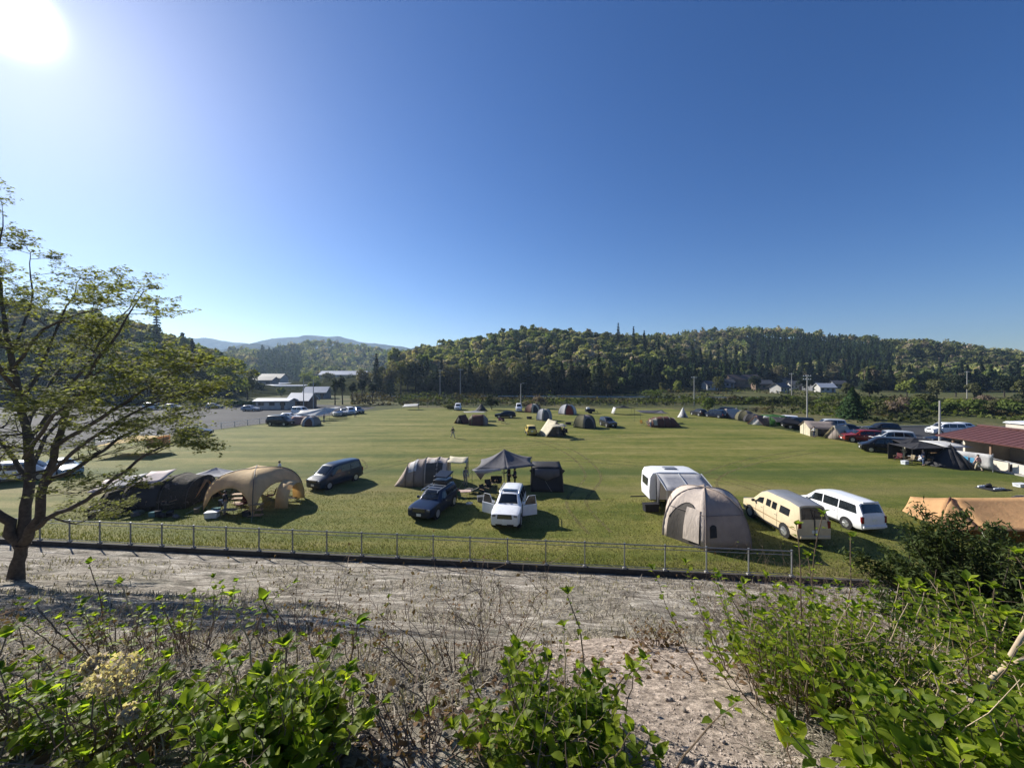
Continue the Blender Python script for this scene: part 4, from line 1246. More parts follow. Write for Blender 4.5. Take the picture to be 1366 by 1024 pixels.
def tipi(t, r, h, n, mat, door=None):
    b = MB()
    for k in range(n):
        a0, a1 = 6.2832 * k / n, 6.2832 * (k + 1) / n
        P = [[Vector((r * math.cos(a0) * (1 - v), r * math.sin(a0) * (1 - v), h * v)).lerp(Vector((r * math.cos(a1) * (1 - v), r * math.sin(a1) * (1 - v), h * v)), u) * (1 - .10 * math.sin(math.pi * v) * (1 - v)) for v in (0, .25, .5, .75, .97)] for u in (0, .5, 1)]
        b.grid(P)
    b.build('canopy', mat, t, smooth=30, solid=.012)
    m = MB(); m.tube([(0, 0, 0), (0, 0, h + .1)], .03, 5); m.build('pole', POLE, t)
    if door: m = MB(); m.add([(-.4, -r * .93, .05), (.4, -r * .93, .05), (0, -r * .35, h * .68)], [(0, 1, 2)]); m.build('door', door, t, solid=.01)
tipi(t, 1.7, 1.9, 6, F_DARK, F_DARK)
t = far('dome_tent', 'red-brown dome tent at the far edge beside the white box-shaped van', 711, 549.5)
dome(t, 2.3, 2.2, 6, .3, [F_BROWN, F_CREAM, F_BROWN], door=[(4, .2, .8, .6, F_DARK)])
t = far('dome_tent', 'pale grey dome tent standing alone between the black wagon and the yellow car', 726, 560)
dome(t, 1.75, 2.4, 6, .2, [F_LGREY, F_CREAM, F_LGREY], door=[(4, .12, .88, .7, F_GREY)], ex=.55)
t = far('ridge_tent', 'cream tent with a wide awning in the middle of the field beside the yellow car', 737, 580, -72)
ridge_tent(t, 3.4, 3.6, 2.4, F_CREAM, F_GREY)
m = MB(); m.grid([[(1.6 + 1.6 * i / 3, -1.3 + 2.4 * j / 3, 2.0 - .25 * i / 3) for j in range(4)] for i in range(4)]); m.build('awning', F_CREAM, t, solid=.012)
t = far('dome_tent', 'white dome tent with a red door at the far edge, centre of the field', 757, 552)
dome(t, 2.3, 2.4, 6, .1, [F_LGREY, F_GREY, F_WHITE], door=[(4, .1, .9, .75, fabric('red_cloth', (.34, .06, .035), .25))])
t = far('dome_tent', 'olive camouflage dome tent in the middle right of the far field', 780, 569.5)
dome(t, 2.25, 2.3, 6, .25, [F_OLIVE, F_TAUPE, F_OLIVE], door=[(4, .1, .9, .6, F_DARK), (5, .2, .8, .55, F_DARK)], ex=.6)
t = far('tarp_shelter', 'black and white tarp at the far edge, right of the small dark trailer', 832, 552, 0, 'tarp')
ring = [(-2.2, -1.2, 1.6), (2.2, -1.2, 1.5), (2.2, 1.2, 1.3), (-2.2, 1.2, 1.6)]; sheet_tarp(t, ring, (0, 0, 2.1), F_DARK, .1); poles_ropes(t, ring, 0)
m = MB(); m.grid([[(-2.2, -1.2, 1.6), (-2.2, 1.2, 1.6)], [(-2.7, -1.3, .1), (-2.7, 1.2, .1)]]); m.build('side_wall', F_WHITE, t, solid=.01)
t = far('ridge_tent', 'long dark brown tent with upright ribs in the right of the far field', 886, 568.5, 4)
tunnel(t, [(-2.6, 1.3, 1.5), (-1.8, 1.4, 1.75), (-.6, 1.45, 1.85), (.6, 1.45, 1.85), (1.6, 1.4, 1.6), (2.8, 1.1, .15)], [F_BROWN, F_BROWN], doors=[(-2.5, -1.9, math.pi * .6, math.pi * .95, F_CREAM)])
t = far('tarp_shelter', 'sagging grey tarp on poles behind the long brown tent', 872, 563, 2, 'tarp')
ring = [(-3.2, -1.3, 2.1), (2.6, -1.3, 1.9), (2.4, 1.5, 2.3), (-3.4, 1.5, 2.3)]; sheet_tarp(t, ring, (-.4, 0, 1.75), F_GREY, .05); poles_ropes(t, ring, 0)
t = far('tipi_tent', 'narrow white pointed tent near the far right corner of the field', 911, 556.5)
tipi(t, 1.2, 2.3, 5, F_WHITE, F_GREY)
# the row along the right edge
t = far('ridge_tent', 'beige ridge tent first in the row at the far right corner', 975, 556.5, 25); ridge_tent(t, 4.2, 3.4, 2.0, F_BEIGE, F_GREY)
t = far('dome_tent', 'dark olive dome tent in the row on the right edge, beside the beige ridge tent', 994, 560); dome(t, 2.0, 2.0, 6, .3, [F_OLIVE, F_GREY, F_OLIVE], door=[(4, .1, .9, .6, F_DARK)])
t = far('ridge_tent', 'dusty pink ridge tent left of the green tarp', 1014, 566, 30); ridge_tent(t, 3.6, 3.2, 1.8, F_PINK, F_WHITE)
t = far('tarp_shelter', 'bright green tarp wall with white trim in the row on the right edge', 1033, 568, -20, 'tarp')
ring = [(-2.0, -1.5, 1.9), (2.0, -1.5, 1.9), (2.0, 1.5, 1.9), (-2.0, 1.5, 1.9)]; sheet_tarp(t, ring, (0, 0, 2.2), F_GREEN, .06); poles_ropes(t, ring, 0)
m = MB(); m.grid([[(-1.2, -1.55, 1.85), (2.05, -1.55, 1.85)], [(-1.2, -1.65, .2), (2.1, -1.65, .2)]]); m.build('side_wall', F_GREEN, t, solid=.01)
m = MB(); m.grid([[(-2.05, -1.55, 2.0), (-1.2, -1.6, 1.95)], [(-2.3, -1.7, 1.6), (-1.3, -1.65, 1.7)]]); m.build('trim', F_WHITE, t, solid=.01)
t = far('lodge_tent', 'grey-brown lodge tent with a wide ridge roof on the right edge', 1092, 580, -14)
def lodge(t, L, w_, h_, eave, roof, wall, door):
    b = MB()
    for s in (1, -1):
        b.grid([[(-L / 2 + L * i / 5, s * (w_ / 2 + .25) * v, h_ + (eave - h_) * v * 1.05 - .05 * math.sin(3.14 * i / 5) - .05 * math.sin(3.14 * v)) for v in (0, .33, .66, 1)] for i in range(6)])
    b.build('roof', roof, t, smooth=40, solid=.012)
    m = MB()
    for s in (1, -1): m.grid([[(-L / 2 + .2, s * w_ / 2, 0), (L / 2 - .2, s * w_ / 2, 0)], [(-L / 2 + .2, s * w_ / 2 * .97, eave), (L / 2 - .2, s * w_ / 2 * .97, eave)]])
    for x in (-L / 2 + .2, L / 2 - .2): m.add([(x, -w_ / 2, 0), (x, w_ / 2, 0), (x, w_ / 2, eave), (x, 0, h_ - .05), (x, -w_ / 2, eave)], [(0, 1, 2, 3, 4)])
    m.build('walls', wall, t, smooth=0, solid=.01)
    m = MB(); m.grid([[(-L * .2, -w_ / 2 - .03, .05), (L * .25, -w_ / 2 - .03, .05)], [(-L * .2, -w_ / 2 - .03, eave * .9), (L * .25, -w_ / 2 - .03, eave * .9)]]); m.build('door', door, t, solid=.01)
    for x in (-L / 2, L / 2): m = MB(); m.tube([(x, 0, 0), (x, 0, h_ + .05)], .03, 5); m.build('pole', POLE, t)
lodge(t, 4.2, 3.2, 2.25, 1.3, F_TAUPE, F_CREAM, F_DARK)
t = far('ridge_tent', 'cream ridge tent between the grey-brown lodge tent and the red truck', 1120, 585.5, 15); ridge_tent(t, 2.8, 3.0, 2.1, F_CREAM, F_TAUPE)
t = far('canopy_tent', 'long black canopy with a white cover at the right edge of the field', 1245, 617, -6, 'canopy')
ring = [(-3.4, -1.5, 1.75), (.6, -1.5, 1.95), (.6, 1.5, 1.95), (-3.4, 1.5, 1.8)]; sheet_tarp(t, ring, (-1.4, 0, 2.25), F_DARK, .08); poles_ropes(t, ring, 0)
m = MB(); m.grid([[(-.2 + 2.8 * i / 4, -1.5 + 3 * j / 4, 2.02 + .22 * j / 4 + .05 * math.sin(j)) for j in range(5)] for i in range(5)]); m.build('white_cover', F_WHITE, t, solid=.015)
for x0, x1, y in ((-3.4, .6, 1.5), (.6, 2.6, 1.5)):
    m = MB(); m.grid([[(x0 + (x1 - x0) * i / 6, y + .08 * math.sin(i * 2.1), .03 + 1.85 * j / 3) for j in range(4)] for i in range(7)]); m.build('side_wall', F_DARK, t, solid=.01)
t = far('tipi_tent', 'black pointed tent closing the right end of the long black canopy', 1268, 621); tipi(t, 2.3, 2.3, 6, F_DARK, F_DARK)
# left edge
t = far('tarp_shelter', 'big white tarp slung over the camp kitchen on the left edge of the field', 424, 560, 20, 'tarp')
ring = [(-4.6, -.8, 1.5), (-1.0, -2.2, 1.1), (2.4, -1.6, 1.5), (4.6, 1.0, 2.6), (1.0, 2.4, 2.3), (-3.6, 1.6, 2.0)]; sheet_tarp(t, ring, (1.4, .2, 2.6), F_WHITE, .2); poles_ropes(t, ring, 1.3)
t = far('dome_tent', 'small taupe tent with a red-brown door in front of the big white tarp', 414, 567, 10); dome(t, 1.9, 1.75, 5, .4, [F_TAUPE, F_LGREY], door=[(3, .2, .8, .6, F_BROWN)])
t = far('ridge_tent', 'small red and white tent behind the black van on the left edge', 399, 565.5, 10); ridge_tent(t, 2.6, 2.6, 1.5, F_PINK, F_WHITE)
t = far('tarp_shelter', 'low flat white shelter with a pole at the far edge near the street trees', 549, 546, 2, 'shelter')
ring = [(-2.3, -1.4, .9), (2.0, -1.4, 1.1), (2.0, 1.4, 1.5), (-2.3, 1.4, 1.3)]; sheet_tarp(t, ring, (0, 0, 1.3), F_WHITE, .03); poles_ropes(t, ring, 0); 
m = MB(); m.tube([(1.9, 0, 0), (1.9, 0, 3.2)], .06, 6); m.build('tall_pole', POLE, t)
# ---------------------------------------------------------------- metal fence along the field
FST = plain('fence_steel', (.20, .21, .215), .55, .35, .2)
fence = thing('metal_fence', 'long grey steel rail fence on a kerb between the bank and the field', 'fence', (-50, float(Yf(-50)) + .09, 0), math.atan(-.0971))
flen = 65 / math.cos(math.atan(.0971))
nposts = int(flen / 2.0)
pm = MB(); pm.box((0, 0, .66), (.055, .055, 1.28)); pm.box((0, 0, 1.32), (.075, .075, .03))
p0 = None
for i in range(nposts + 1):
    if p0 is None:
        p0 = pm.build('post', FST, fence)
        fm = MB(); fm.box((0, 0, .06), (.20, .17, .10), taper=(.8, .8)); f0 = fm.build('footing', CONC, fence)
        p0.location = f0.location = (0, 0, .0)
    else:
        for o in (p0, f0):
            c = o.copy(); C.objects.link(c); c.parent = fence; c.location = (i * 2.0, 0, 0)
for z, r in ((1.28, .030), (1.10, .017), (.16, .017)):
    m = MB(); m.tube([(0, -.035, z), (nposts * 2.0, -.035, z)], r, 6); m.build('rail', FST, fence)

# ---------------------------------------------------------------- big half-bare tree on the bank
TB = plain('tree_bark', (0.085, 0.073, 0.062), .95, 0, .45, 9, .1)
TL = leafmat('tree_leaves', (0.090, 0.105, 0.032), (0.270, 0.275, 0.100), trans=.48, rough=.75, spec=.10, gain=1.5, nscale=.8)
rt = np.random.RandomState(21)
TY = 12.6
tbase = A(20, 776, TY); tbase.z = zb(tbase.x, TY) - .05
tree = thing('broadleaf_tree', 'large half-bare spreading tree with forked trunk on the bank at the left edge', 'tree', tbase)
def L(px, py, dy=0): return A(px, py, TY + dy) - tbase
LIMBS = [
    ([(20, 780), (24, 752), (30, 725)], [.36, .24, .205], 0),
    ([(28, 728), (8, 700, -.2), (-20, 660, -.5), (-50, 600, -.9), (-90, 520, -1.2), (-120, 450, -1.3)], [.24, .20, .17, .13, .08, .03], 9),
    ([(30, 728), (34, 690, .1), (38, 640, .2), (36, 590, .2), (28, 530, .1), (14, 465, 0), (2, 400, -.1), (-4, 340, -.2), (4, 288, -.2)], [.25, .21, .19, .165, .13, .10, .065, .04, .012], 15),
    ([(32, 726), (50, 690, -.3), (60, 645, -.5), (74, 595, -.7), (94, 540, -.9), (126, 490, -1.1), (158, 445, -1.3), (192, 388, -1.4)], [.22, .18, .155, .13, .10, .07, .045, .012], 13),
    ([(46, 705, -.2), (75, 686, -.6), (112, 668, -1.0), (152, 640, -1.4), (200, 602, -1.8), (245, 588, -2.1), (296, 594, -2.4)], [.12, .10, .085, .07, .05, .03, .01], 10),
    ([(60, 645, -.5), (105, 622, -.1), (160, 585, .4), (215, 560, .8), (268, 544, 1.2)], [.11, .09, .065, .04, .012], 9),
    ([(74, 595, -.7), (130, 560, -1.6), (190, 520, -2.4), (245, 492, -3.0), (290, 482, -3.4)], [.10, .08, .055, .03, .01], 9),
    ([(36, 590, .2), (88, 522, .9), (138, 455, 1.6), (172, 410, 2.0), (188, 384, 2.2)], [.11, .08, .05, .028, .01], 9),
    ([(30, 545, .1), (60, 475, .7), (88, 410, 1.2), (108, 370, 1.5)], [.09, .06, .035, .01], 8),
    ([(16, 470, 0), (40, 410, .5), (38, 350, .8), (44, 335, .8)], [.07, .045, .02, .01], 6),
    ([(38, 640, .2), (0, 590, .8), (-50, 540, 1.5), (-110, 500, 2.0)], [.12, .09, .06, .02], 8),
    ([(34, 570, .2), (60, 520, 2.0), (90, 480, 3.4), (130, 450, 4.4)], [.10, .075, .05, .02], 9),
    ([(28, 530, .1), (-10, 480, -1.4), (-30, 440, -2.4), (-60, 400, -3.0)], [.10, .075, .05, .02], 8),
    ([(34, 610, .2), (55, 575, -1.4), (85, 540, -2.8), (120, 520, -4.0)], [.10, .075, .05, .02], 8),
    ([(40, 702, .0), (70, 690, .8), (100, 700, 1.4), (150, 672, 2.2)], [.06, .045, .03, .012], 5),
    ([(14, 470, 0), (-20, 420, .3), (-40, 370, .5), (-30, 330, .6)], [.07, .05, .025, .01], 7),
    ([(38, 630, .2), (80, 560, 1.8), (130, 515, 3.0), (200, 490, 3.8), (245, 480, 4.2)], [.10, .075, .055, .03, .01], 9),
    ([(60, 640, -.5), (100, 600, -1.6), (160, 560, -2.2), (225, 530, -2.6), (262, 520, -2.8)], [.09, .07, .05, .028, .01], 9),
    ([(20, 490, 0), (60, 440, -.9), (110, 420, -1.6), (160, 405, -2.0)], [.08, .055, .03, .01], 8),
]
tb = MB()
LC, LN, LS = [], [], []
def rosette(p, n, s):
    for _ in range(n):
        a = rt.rand() * 6.283; q = rt.rand() ** .6 * s * 1.8
        LC.append((p.x + math.cos(a) * q, p.y + math.sin(a) * q, p.z + rt.uniform(-.03, .05)))
        LN.append((math.cos(a) * .35 + rt.normal() * .25, math.sin(a) * .35 + rt.normal() * .25, 1.0)); LS.append(s * rt.uniform(.7, 1.25))
def branch(p, d, ln, r, lvl):
    n = 4 if lvl < 2 else 3
    pts = [p]; rad = [r]
    q = p.copy(); dd = d.copy()
    for i in range(n):
        dd = (dd + Vector(rt.normal(size=3)) * .17 + Vector((0, 0, .02))).normalized()
        q = q + dd * ln / n
        pts.append(q.copy()); rad.append(r * (1 - .8 * (i + 1) / n))
        if lvl < 3:
            for _ in range(2 if lvl == 1 else 1 + (rt.rand() < .4)):
                s = Vector(rt.normal(size=3)); s.z = abs(s.z) * .25 - .02
                e = (dd * .8 + s.normalized() * .8).normalized(); e.z *= .6
                branch(q, e.normalized(), ln * rt.uniform(.42, .62), max(.003, r * .45), lvl + 1)
        if lvl == 3 and i > 0 and rt.rand() < .6: rosette(q, rt.randint(1, 3), .055)
    if lvl >= 2: rosette(q, rt.randint(4, 8), .058)
    tb.tube(pts, rad, 5 if lvl < 2 else 3, cap=False)
for pts, rad, nb_ in LIMBS:
    P = [L(*p) for p in pts]
    Q = []; RR = []
    for i in range(len(P) - 1):                       # smooth and kink the limb a little
        for k in range(3):
            u = k / 3
            a, b, c, d = P[max(0, i - 1)], P[i], P[i + 1], P[min(len(P) - 1, i + 2)]
            v = b * (1 - u) + c * u + (b * 2 - a - c) * (u * (1 - u) * .25) + (c * 2 - b - d) * (u * (1 - u) * .25)
            Q.append(v + Vector(rt.normal(size=3)) * .03); RR.append(.68 * (rad[i] * (1 - u) + rad[i + 1] * u))
    Q.append(P[-1]); RR.append(rad[-1])
    tb.tube(Q, RR, 9 if rad[0] > .15 else 7)
    for k in range(nb_):
        u = .30 + .70 * (k + rt.rand()) / nb_
        f = u * (len(Q) - 1); i = min(int(f), len(Q) - 2)
        p = Q[i].lerp(Q[i + 1], f - i); d = (Q[i + 1] - Q[i]).normalized()
        s = Vector(rt.normal(size=3)); s.z *= .25
        e = (d * .75 + s.normalized() * .75)
        e.z = e.z * .32 + .03
        branch(p, e.normalized(), rt.uniform(.8, 1.55) * (1.15 - .55 * u), max(.010, RR[i] * .40), 1)
    rosette(Q[-1], 8, .066)
tb.build('trunk', TB, tree, smooth=60)
V, Fq = cards(np.array(LC), np.array(LN), np.array(LS), rt, 1.7, .12)
npmesh('crown', V, Fq, TL, parent=tree)
print('TREE leaves', len(LC), 'bark', len(tb.f))

# ---------------------------------------------------------------- foreground plants
HL = leafmat('hydrangea_leaves', (0.038, 0.085, 0.010), (0.230, 0.270, 0.028), trans=.55, rough=.52, spec=.16, gain=2.5, nscale=5)
HS = plain('shoot_bark', (0.16, 0.115, 0.075), .85, 0, .35, 14, .15)
PS_ = plain('pale_stem', (0.42, 0.33, 0.22), .8, 0, .25, 14, .15)
DT = plain('dry_twig', (0.17, 0.125, 0.092), .95, 0, .4, 12, .08)
DH = leafmat('dried_petals', (0.42, 0.33, 0.25), (0.72, 0.62, 0.50), trans=.5, rough=.9, spec=.05, gain=1.1, nscale=8)
DL = leafmat('dead_leaves', (0.10, 0.060, 0.035), (0.24, 0.160, 0.095), trans=.25, rough=.9, spec=.05, gain=1.1, nscale=8)
JN = leafmat('juniper_needles', (0.022, 0.040, 0.014), (0.070, 0.088, 0.026), trans=.25, rough=.7, spec=.1, gain=1.4, nscale=2)
rf = np.random.RandomState(77)
LU = np.array([(u, v) for u in (0, .22, .48, .74, 1.0) for v in (-1, 0, 1)])
LW = np.interp(LU[:, 0], [0, .22, .48, .74, 1], [.06, .40, .46, .29, .015])
LT = np.stack([LU[:, 0], LU[:, 1] * LW * .72, np.abs(LU[:, 1]) * LW * .30 - .28 * LU[:, 0] ** 2], 1)
LF = np.array([(i * 3 + j, (i + 1) * 3 + j, (i + 1) * 3 + j + 1, i * 3 + j + 1) for i in range(4) for j in range(2)])
class Leaves:
    def __init__(s): s.p = []; s.d = []; s.n = []; s.s = []
    def add(s, p, d, n, sz): s.p.append(tuple(p)); s.d.append(tuple(d)); s.n.append(tuple(n)); s.s.append(sz)
    def build(s, name, mat, parent):
        if not s.p: return
        P, Dd, Nn, Sz = map(np.array, (s.p, s.d, s.n, s.s))
        Dd = Dd / np.linalg.norm(Dd, axis=1, keepdims=True)
        B = np.cross(Nn, Dd); B /= np.linalg.norm(B, axis=1, keepdims=True) + 1e-9
        Nn = np.cross(Dd, B)
        k = rf.uniform(.6, 1.5, len(P))[:, None]; wv = rf.uniform(.8, 1.2, len(P))[:, None]
        ripple = rf.uniform(-.05, .05, (len(P), len(LT)))
        V = P[:, None] + (Dd[:, None] * LT[None, :, 0:1] + B[:, None] * (LT[:, 1] * wv)[..., None] + Nn[:, None] * (LT[:, 2] * k + ripple)[..., None]) * Sz[:, None, None]
        Fq = (np.arange(len(P))[:, None, None] * len(LT) + LF[None]).reshape(-1, 4)
        return npmesh(name, V.reshape(-1, 3), Fq, mat, smooth=True, parent=parent)

def shoot(mb, lv, p, tip, r, node, leaf, frac=.35, mi=0, tipleaf=.05):
    """one stem from p to tip with opposite leaves on its upper part"""
    bow = Vector(rf.normal(size=3)) * (tip - p).length * .06
    n = 7
    pts = [p.lerp(tip, i / n) + bow * math.sin(math.pi * i / n) + Vector(rf.normal(size=3)) * .006 for i in range(n + 1)]
    mb.tube(pts, [r * (1 - .6 * i / n) for i in range(n + 1)], 5, mi, cap=False)
    ln = (tip - p).length
    cnt = int(ln * (1 - frac) / node)
    a0 = rf.rand() * 6.28
    ax = (tip - p).normalized()
    for j in range(cnt):
        u = frac + (1 - frac) * (j + .5) / max(1, cnt)
        f = u * n; i = min(int(f), n - 1); q = pts[i].lerp(pts[i + 1], f - i)
        for s in (0, math.pi):
            if rf.rand() < .12: continue
            a = a0 + j * 1.57 + s + rf.normal() * .25
            d = Vector((math.cos(a), math.sin(a), rf.uniform(.05, .75)))
            nn = Vector((-math.cos(a) * .55, -math.sin(a) * .55, 1)) + Vector(rf.normal(size=3)) * .25
            sz = leaf * rf.uniform(.65, 1.2) * (1.1 - .45 * u)
            lv.add(q + d * .012, d, nn, sz)
    for j in range(rf.randint(4, 7)):
        a = rf.rand() * 6.28
        d = Vector((math.cos(a), math.sin(a), rf.uniform(.7, 2.2)))
        lv.add(tip, d, Vector((-math.cos(a), -math.sin(a), .8)), tipleaf * rf.uniform(.7, 1.3))

def twig(mb, p, d, ln, r, lvl, mi=0, out=None):
    pts = [p]; q = p.copy(); dd = d.normalized(); n = 4
    for i in range(n):
        dd = (dd + Vector(rf.normal(size=3)) * .16).normalized(); q = q + dd * ln / n; pts.append(q.copy())
        if lvl > 0 and rf.rand() < .85:
            e = (dd + Vector(rf.normal(size=3)) * .75).normalized(); e.z = abs(e.z) * .8 + .1
            twig(mb, q, e, ln * rf.uniform(.35, .6), r * .6, lvl - 1, mi, out)
    if out is not None and lvl == 0: out.append(q.copy())
    mb.tube(pts, [max(.0011, r * (1 - .75 * i / n)) for i in range(n + 1)], 4 if r > .004 else 3, mi, cap=False)

def dried_head(name, c, r, parent, n=420):
    d = rf.normal(size=(n, 3)); d /= np.linalg.norm(d, axis=1, keepdims=True)
    P = np.array(c) + d * r * (rf.uniform(.55, 1.05, (n, 1))) * np.array([1, 1, .8])
    V, Fq = cards(P, d + rf.normal(size=(n, 3)) * .6, rf.uniform(.012, .022, n), rf, 1.2, .5)
    return npmesh(name, V, Fq, DH, parent=parent)

def hydrangea(label, X, Y, wx, wy, n, hgt, leaf, node=.065, low=0, lowleaf=.1, dry=0, dryh=.5, tall=(), pale=0, heads=()):
    """bush of upright leafy shoots; low = dense shoots near the ground; tall = (px, py, Y) tips seen above the rest"""
    z0 = zb(X, Y)
    t = thing('hydrangea_bush', label, 'bush', (X, Y, z0))
    st, lv, dt = MB(), Leaves(), MB()
    def base():
        x = X + rf.normal() * wx * .45; y = Y + rf.normal() * wy * .45
        return Vector((x, y, zb(x, y)))
    o = Vector((X, Y, z0))
    for k in range(n):
        b = base(); h = hgt * rf.uniform(.45, 1.1)
        lean = (b - o) * .45; lean.z = 0
        shoot(st, lv, b - o, b - o + lean + Vector((rf.normal() * .10 * h, rf.normal() * .10 * h, h)), rf.uniform(.003, .006), node, leaf, rf.uniform(.3, .6), 1 if rf.rand() < pale else 0, leaf * .7)
    for k in range(low):
        b = base(); h = hgt * rf.uniform(.2, .5)
        shoot(st, lv, b - o, b - o + Vector((rf.normal() * .12, rf.normal() * .12, h)), .004, node * .7, lowleaf, .15, 0, lowleaf * .7)
    for px, py, ty in tall:
        tip = A(px, py, ty); bx = tip.x + rf.normal() * .1 - (tip.x - X) * .25; by = ty + rf.normal() * .06
        b = Vector((bx, by, zb(bx, by)))
        shoot(st, lv, b - o, tip - o, .007, node * 1.3, leaf * .8, .55, 1 if rf.rand() < max(pale, .4) else 0, leaf * .9)
    for k in range(dry):
        b = base()
        twig(dt, b - o, Vector((rf.normal() * .45, rf.normal() * .45, 1)), dryh * rf.uniform(.4, 1.1), .0045, 2)
    st.build('stems', [HS, PS_], t, smooth=60)
    lv.build('leaves', HL, t)
    if dry: dt.build('dry_twigs', DT, t, smooth=60)
    for px, py, hy_, r in heads:
        c = A(px, py, hy_); dried_head('dried_flower', c - o, r, t)
        m = MB(); g = Vector((c.x + .05, hy_ + .04, zb(c.x + .05, hy_ + .04))) - o; m.tube([g, c - o], .004, 4); m.build('flower_stalk', HS, t)
    return t

hydrangea('thin hydrangea bush with small yellow-green leaves below the big tree', -2.95, 3.25, .75, .4, 34, .50, .062, .06, dry=26, dryh=.4, tall=((118, 752, 3.3), (160, 778, 3.2), (212, 800, 3.2), (110, 806, 3.0), (48, 806, 3.0)))
hydrangea('sprawling hydrangea bush with a large dried flower head at the bottom left corner', -2.0, 1.95, .85, .35, 56, .36, .066, .05, low=50, lowleaf=.08, dry=46, dryh=.36, heads=((152, 900, 1.75, .100), (172, 950, 1.78, .045), (128, 885, 1.85, .05)), tall=((8, 850, 2.0), (215, 900, 1.9)))
hydrangea('dense glossy hydrangea bush with broad leaves at the bottom, left of the centre', -1.12, 1.82, .34, .22, 34, .44, .075, .05, low=66, lowleaf=.10, dry=10, dryh=.4, tall=((308, 795, 2.3), (352, 800, 2.3), (380, 862, 2.0), (478, 832, 2.2)))
hydrangea('leafy hydrangea bush with tall bare shoots at the bottom centre beside the tan gravel', .20, 1.95, .42, .24, 34, .42, .066, .05, low=56, lowleaf=.088, dry=12, dryh=.45, tall=((757, 792, 2.4), (752, 835, 2.4), (690, 866, 2.2), (842, 892, 2.2), (735, 880, 2.1), (800, 905, 2.1)))
hydrangea('tall hydrangea bush with long pale shoots at the right of the tan gravel', 2.15, 2.65, .66, .50, 130, .74, .058, .052, low=80, lowleaf=.075, dry=50, dryh=.6, pale=.45,
          tall=((1078, 742, 2.8), (1098, 686, 2.9), (1136, 716, 2.9), (1062, 700, 2.9), (1010, 822, 2.7), (975, 796, 2.7), (1205, 784, 2.8), (1150, 790, 2.8), (1250, 800, 2.8)))
hydrangea('broad-leaved hydrangea bush filling the bottom right corner', 2.15, 1.72, .66, .26, 64, .42, .088, .048, low=90, lowleaf=.115, dry=14, dryh=.4, pale=.4, tall=((1250, 900, 1.9), (1120, 880, 2.0)))
hydrangea('hydrangea bush with pale bent branches at the right edge of the bank', 3.65, 2.6, .55, .45, 80, .85, .078, .055, low=50, lowleaf=.08, dry=30, dryh=.6, pale=.6, tall=((1355, 738, 2.7), (1290, 775, 2.7), (1340, 820, 2.6), (1310, 850, 2.5)))
# thick pale branch leaning out of the right-edge bush
t = thing('fallen_branch', 'bare pale branch leaning across the hydrangea at the right edge', 'branch', A(1285, 948, 2.0))
o = t.location.copy()
m = MB(); m.tube([A(1285, 948, 2.0) - o, A(1312, 915, 2.05) - o, A(1338, 892, 2.1) - o, A(1362, 850, 2.1) - o, A(1400, 800, 2.2) - o], [.012, .013, .013, .011, .008], 7); m.build('stem', PS_, t, smooth=60)
m = MB(); m.tube([A(1338, 892, 2.1) - o, A(1360, 880, 2.0) - o, A(1390, 872, 2.0) - o], [.008, .007, .005], 6); m.build('side_shoot', PS_, t, smooth=60)

def dry_bush(label, X, Y, wx, n, h, lvl=2, buds=0):
    z0 = zb(X, Y); o = Vector((X, Y, z0))
    t = thing('dry_bush', label, 'bush', o)
    m = MB(); ends = []
    for k in range(n):
        x = X + rf.normal() * wx * .4; y = Y + rf.normal() * wx * .25
        twig(m, Vector((x, y, zb(x, y))) - o, Vector(((x - X) / wx * 1.2 + rf.normal() * .2, rf.normal() * .25, 1)), h * rf.uniform(.5, 1.1), .005, lvl, 0, ends)
    m.build('twigs', DT, t, smooth=60)
    if ends:
        k = rf.choice(len(ends), min(len(ends), 160), replace=False)
        P = np.array([ends[i] for i in k]); V, Fq = cards(P, rf.normal(size=P.shape), rf.uniform(.01, .03, len(P)), rf, 1.6, .4)
        npmesh('dead_leaves', V, Fq, DL, parent=t)
    if buds:
        lv = Leaves()
        for i in rf.choice(len(ends), min(buds, len(ends)), replace=False):
            for j in range(4):
                a = rf.rand() * 6.28; d = Vector((math.cos(a), math.sin(a), 1)); lv.add(ends[i], d, Vector((-math.cos(a), -math.sin(a), .8)), .03)
        lv.build('leaves', HL, t)  # buds at the twig ends, shaped as small leaf blades
dry_bush('bare brown twiggy bush in front of the gravel, centre of the bank', -.35, 2.9, .55, 26, .62)
dry_bush('bare twiggy bush with a few buds left of the central twiggy bush', -1.35, 3.0, .6, 14, .40, buds=40)
dry_bush('upright dark dead shoots on the bank below the tan shelter', -2.1, 4.0, .5, 8, .75)
dry_bush('wide thicket of dry stems between the tall hydrangea and the conifer bush', 3.1, 4.3, 1.3, 60, .62, buds=60)
dry_bush('low dry thicket at the left edge of the bank under the tree', -4.0, 2.9, 1.0, 24, .34, buds=50)
dry_bush('dry thicket along the fence foot right of the geodesic tent', 7.2, 9.4, 2.6, 110, 1.5, buds=90)
dry_bush('small clump of dead stems in the tan gravel', 1.35, 3.6, .25, 12, .22)
dry_bush('tangle of dead stems below the central leafy hydrangea', -.45, 1.9, .35, 26, .26)

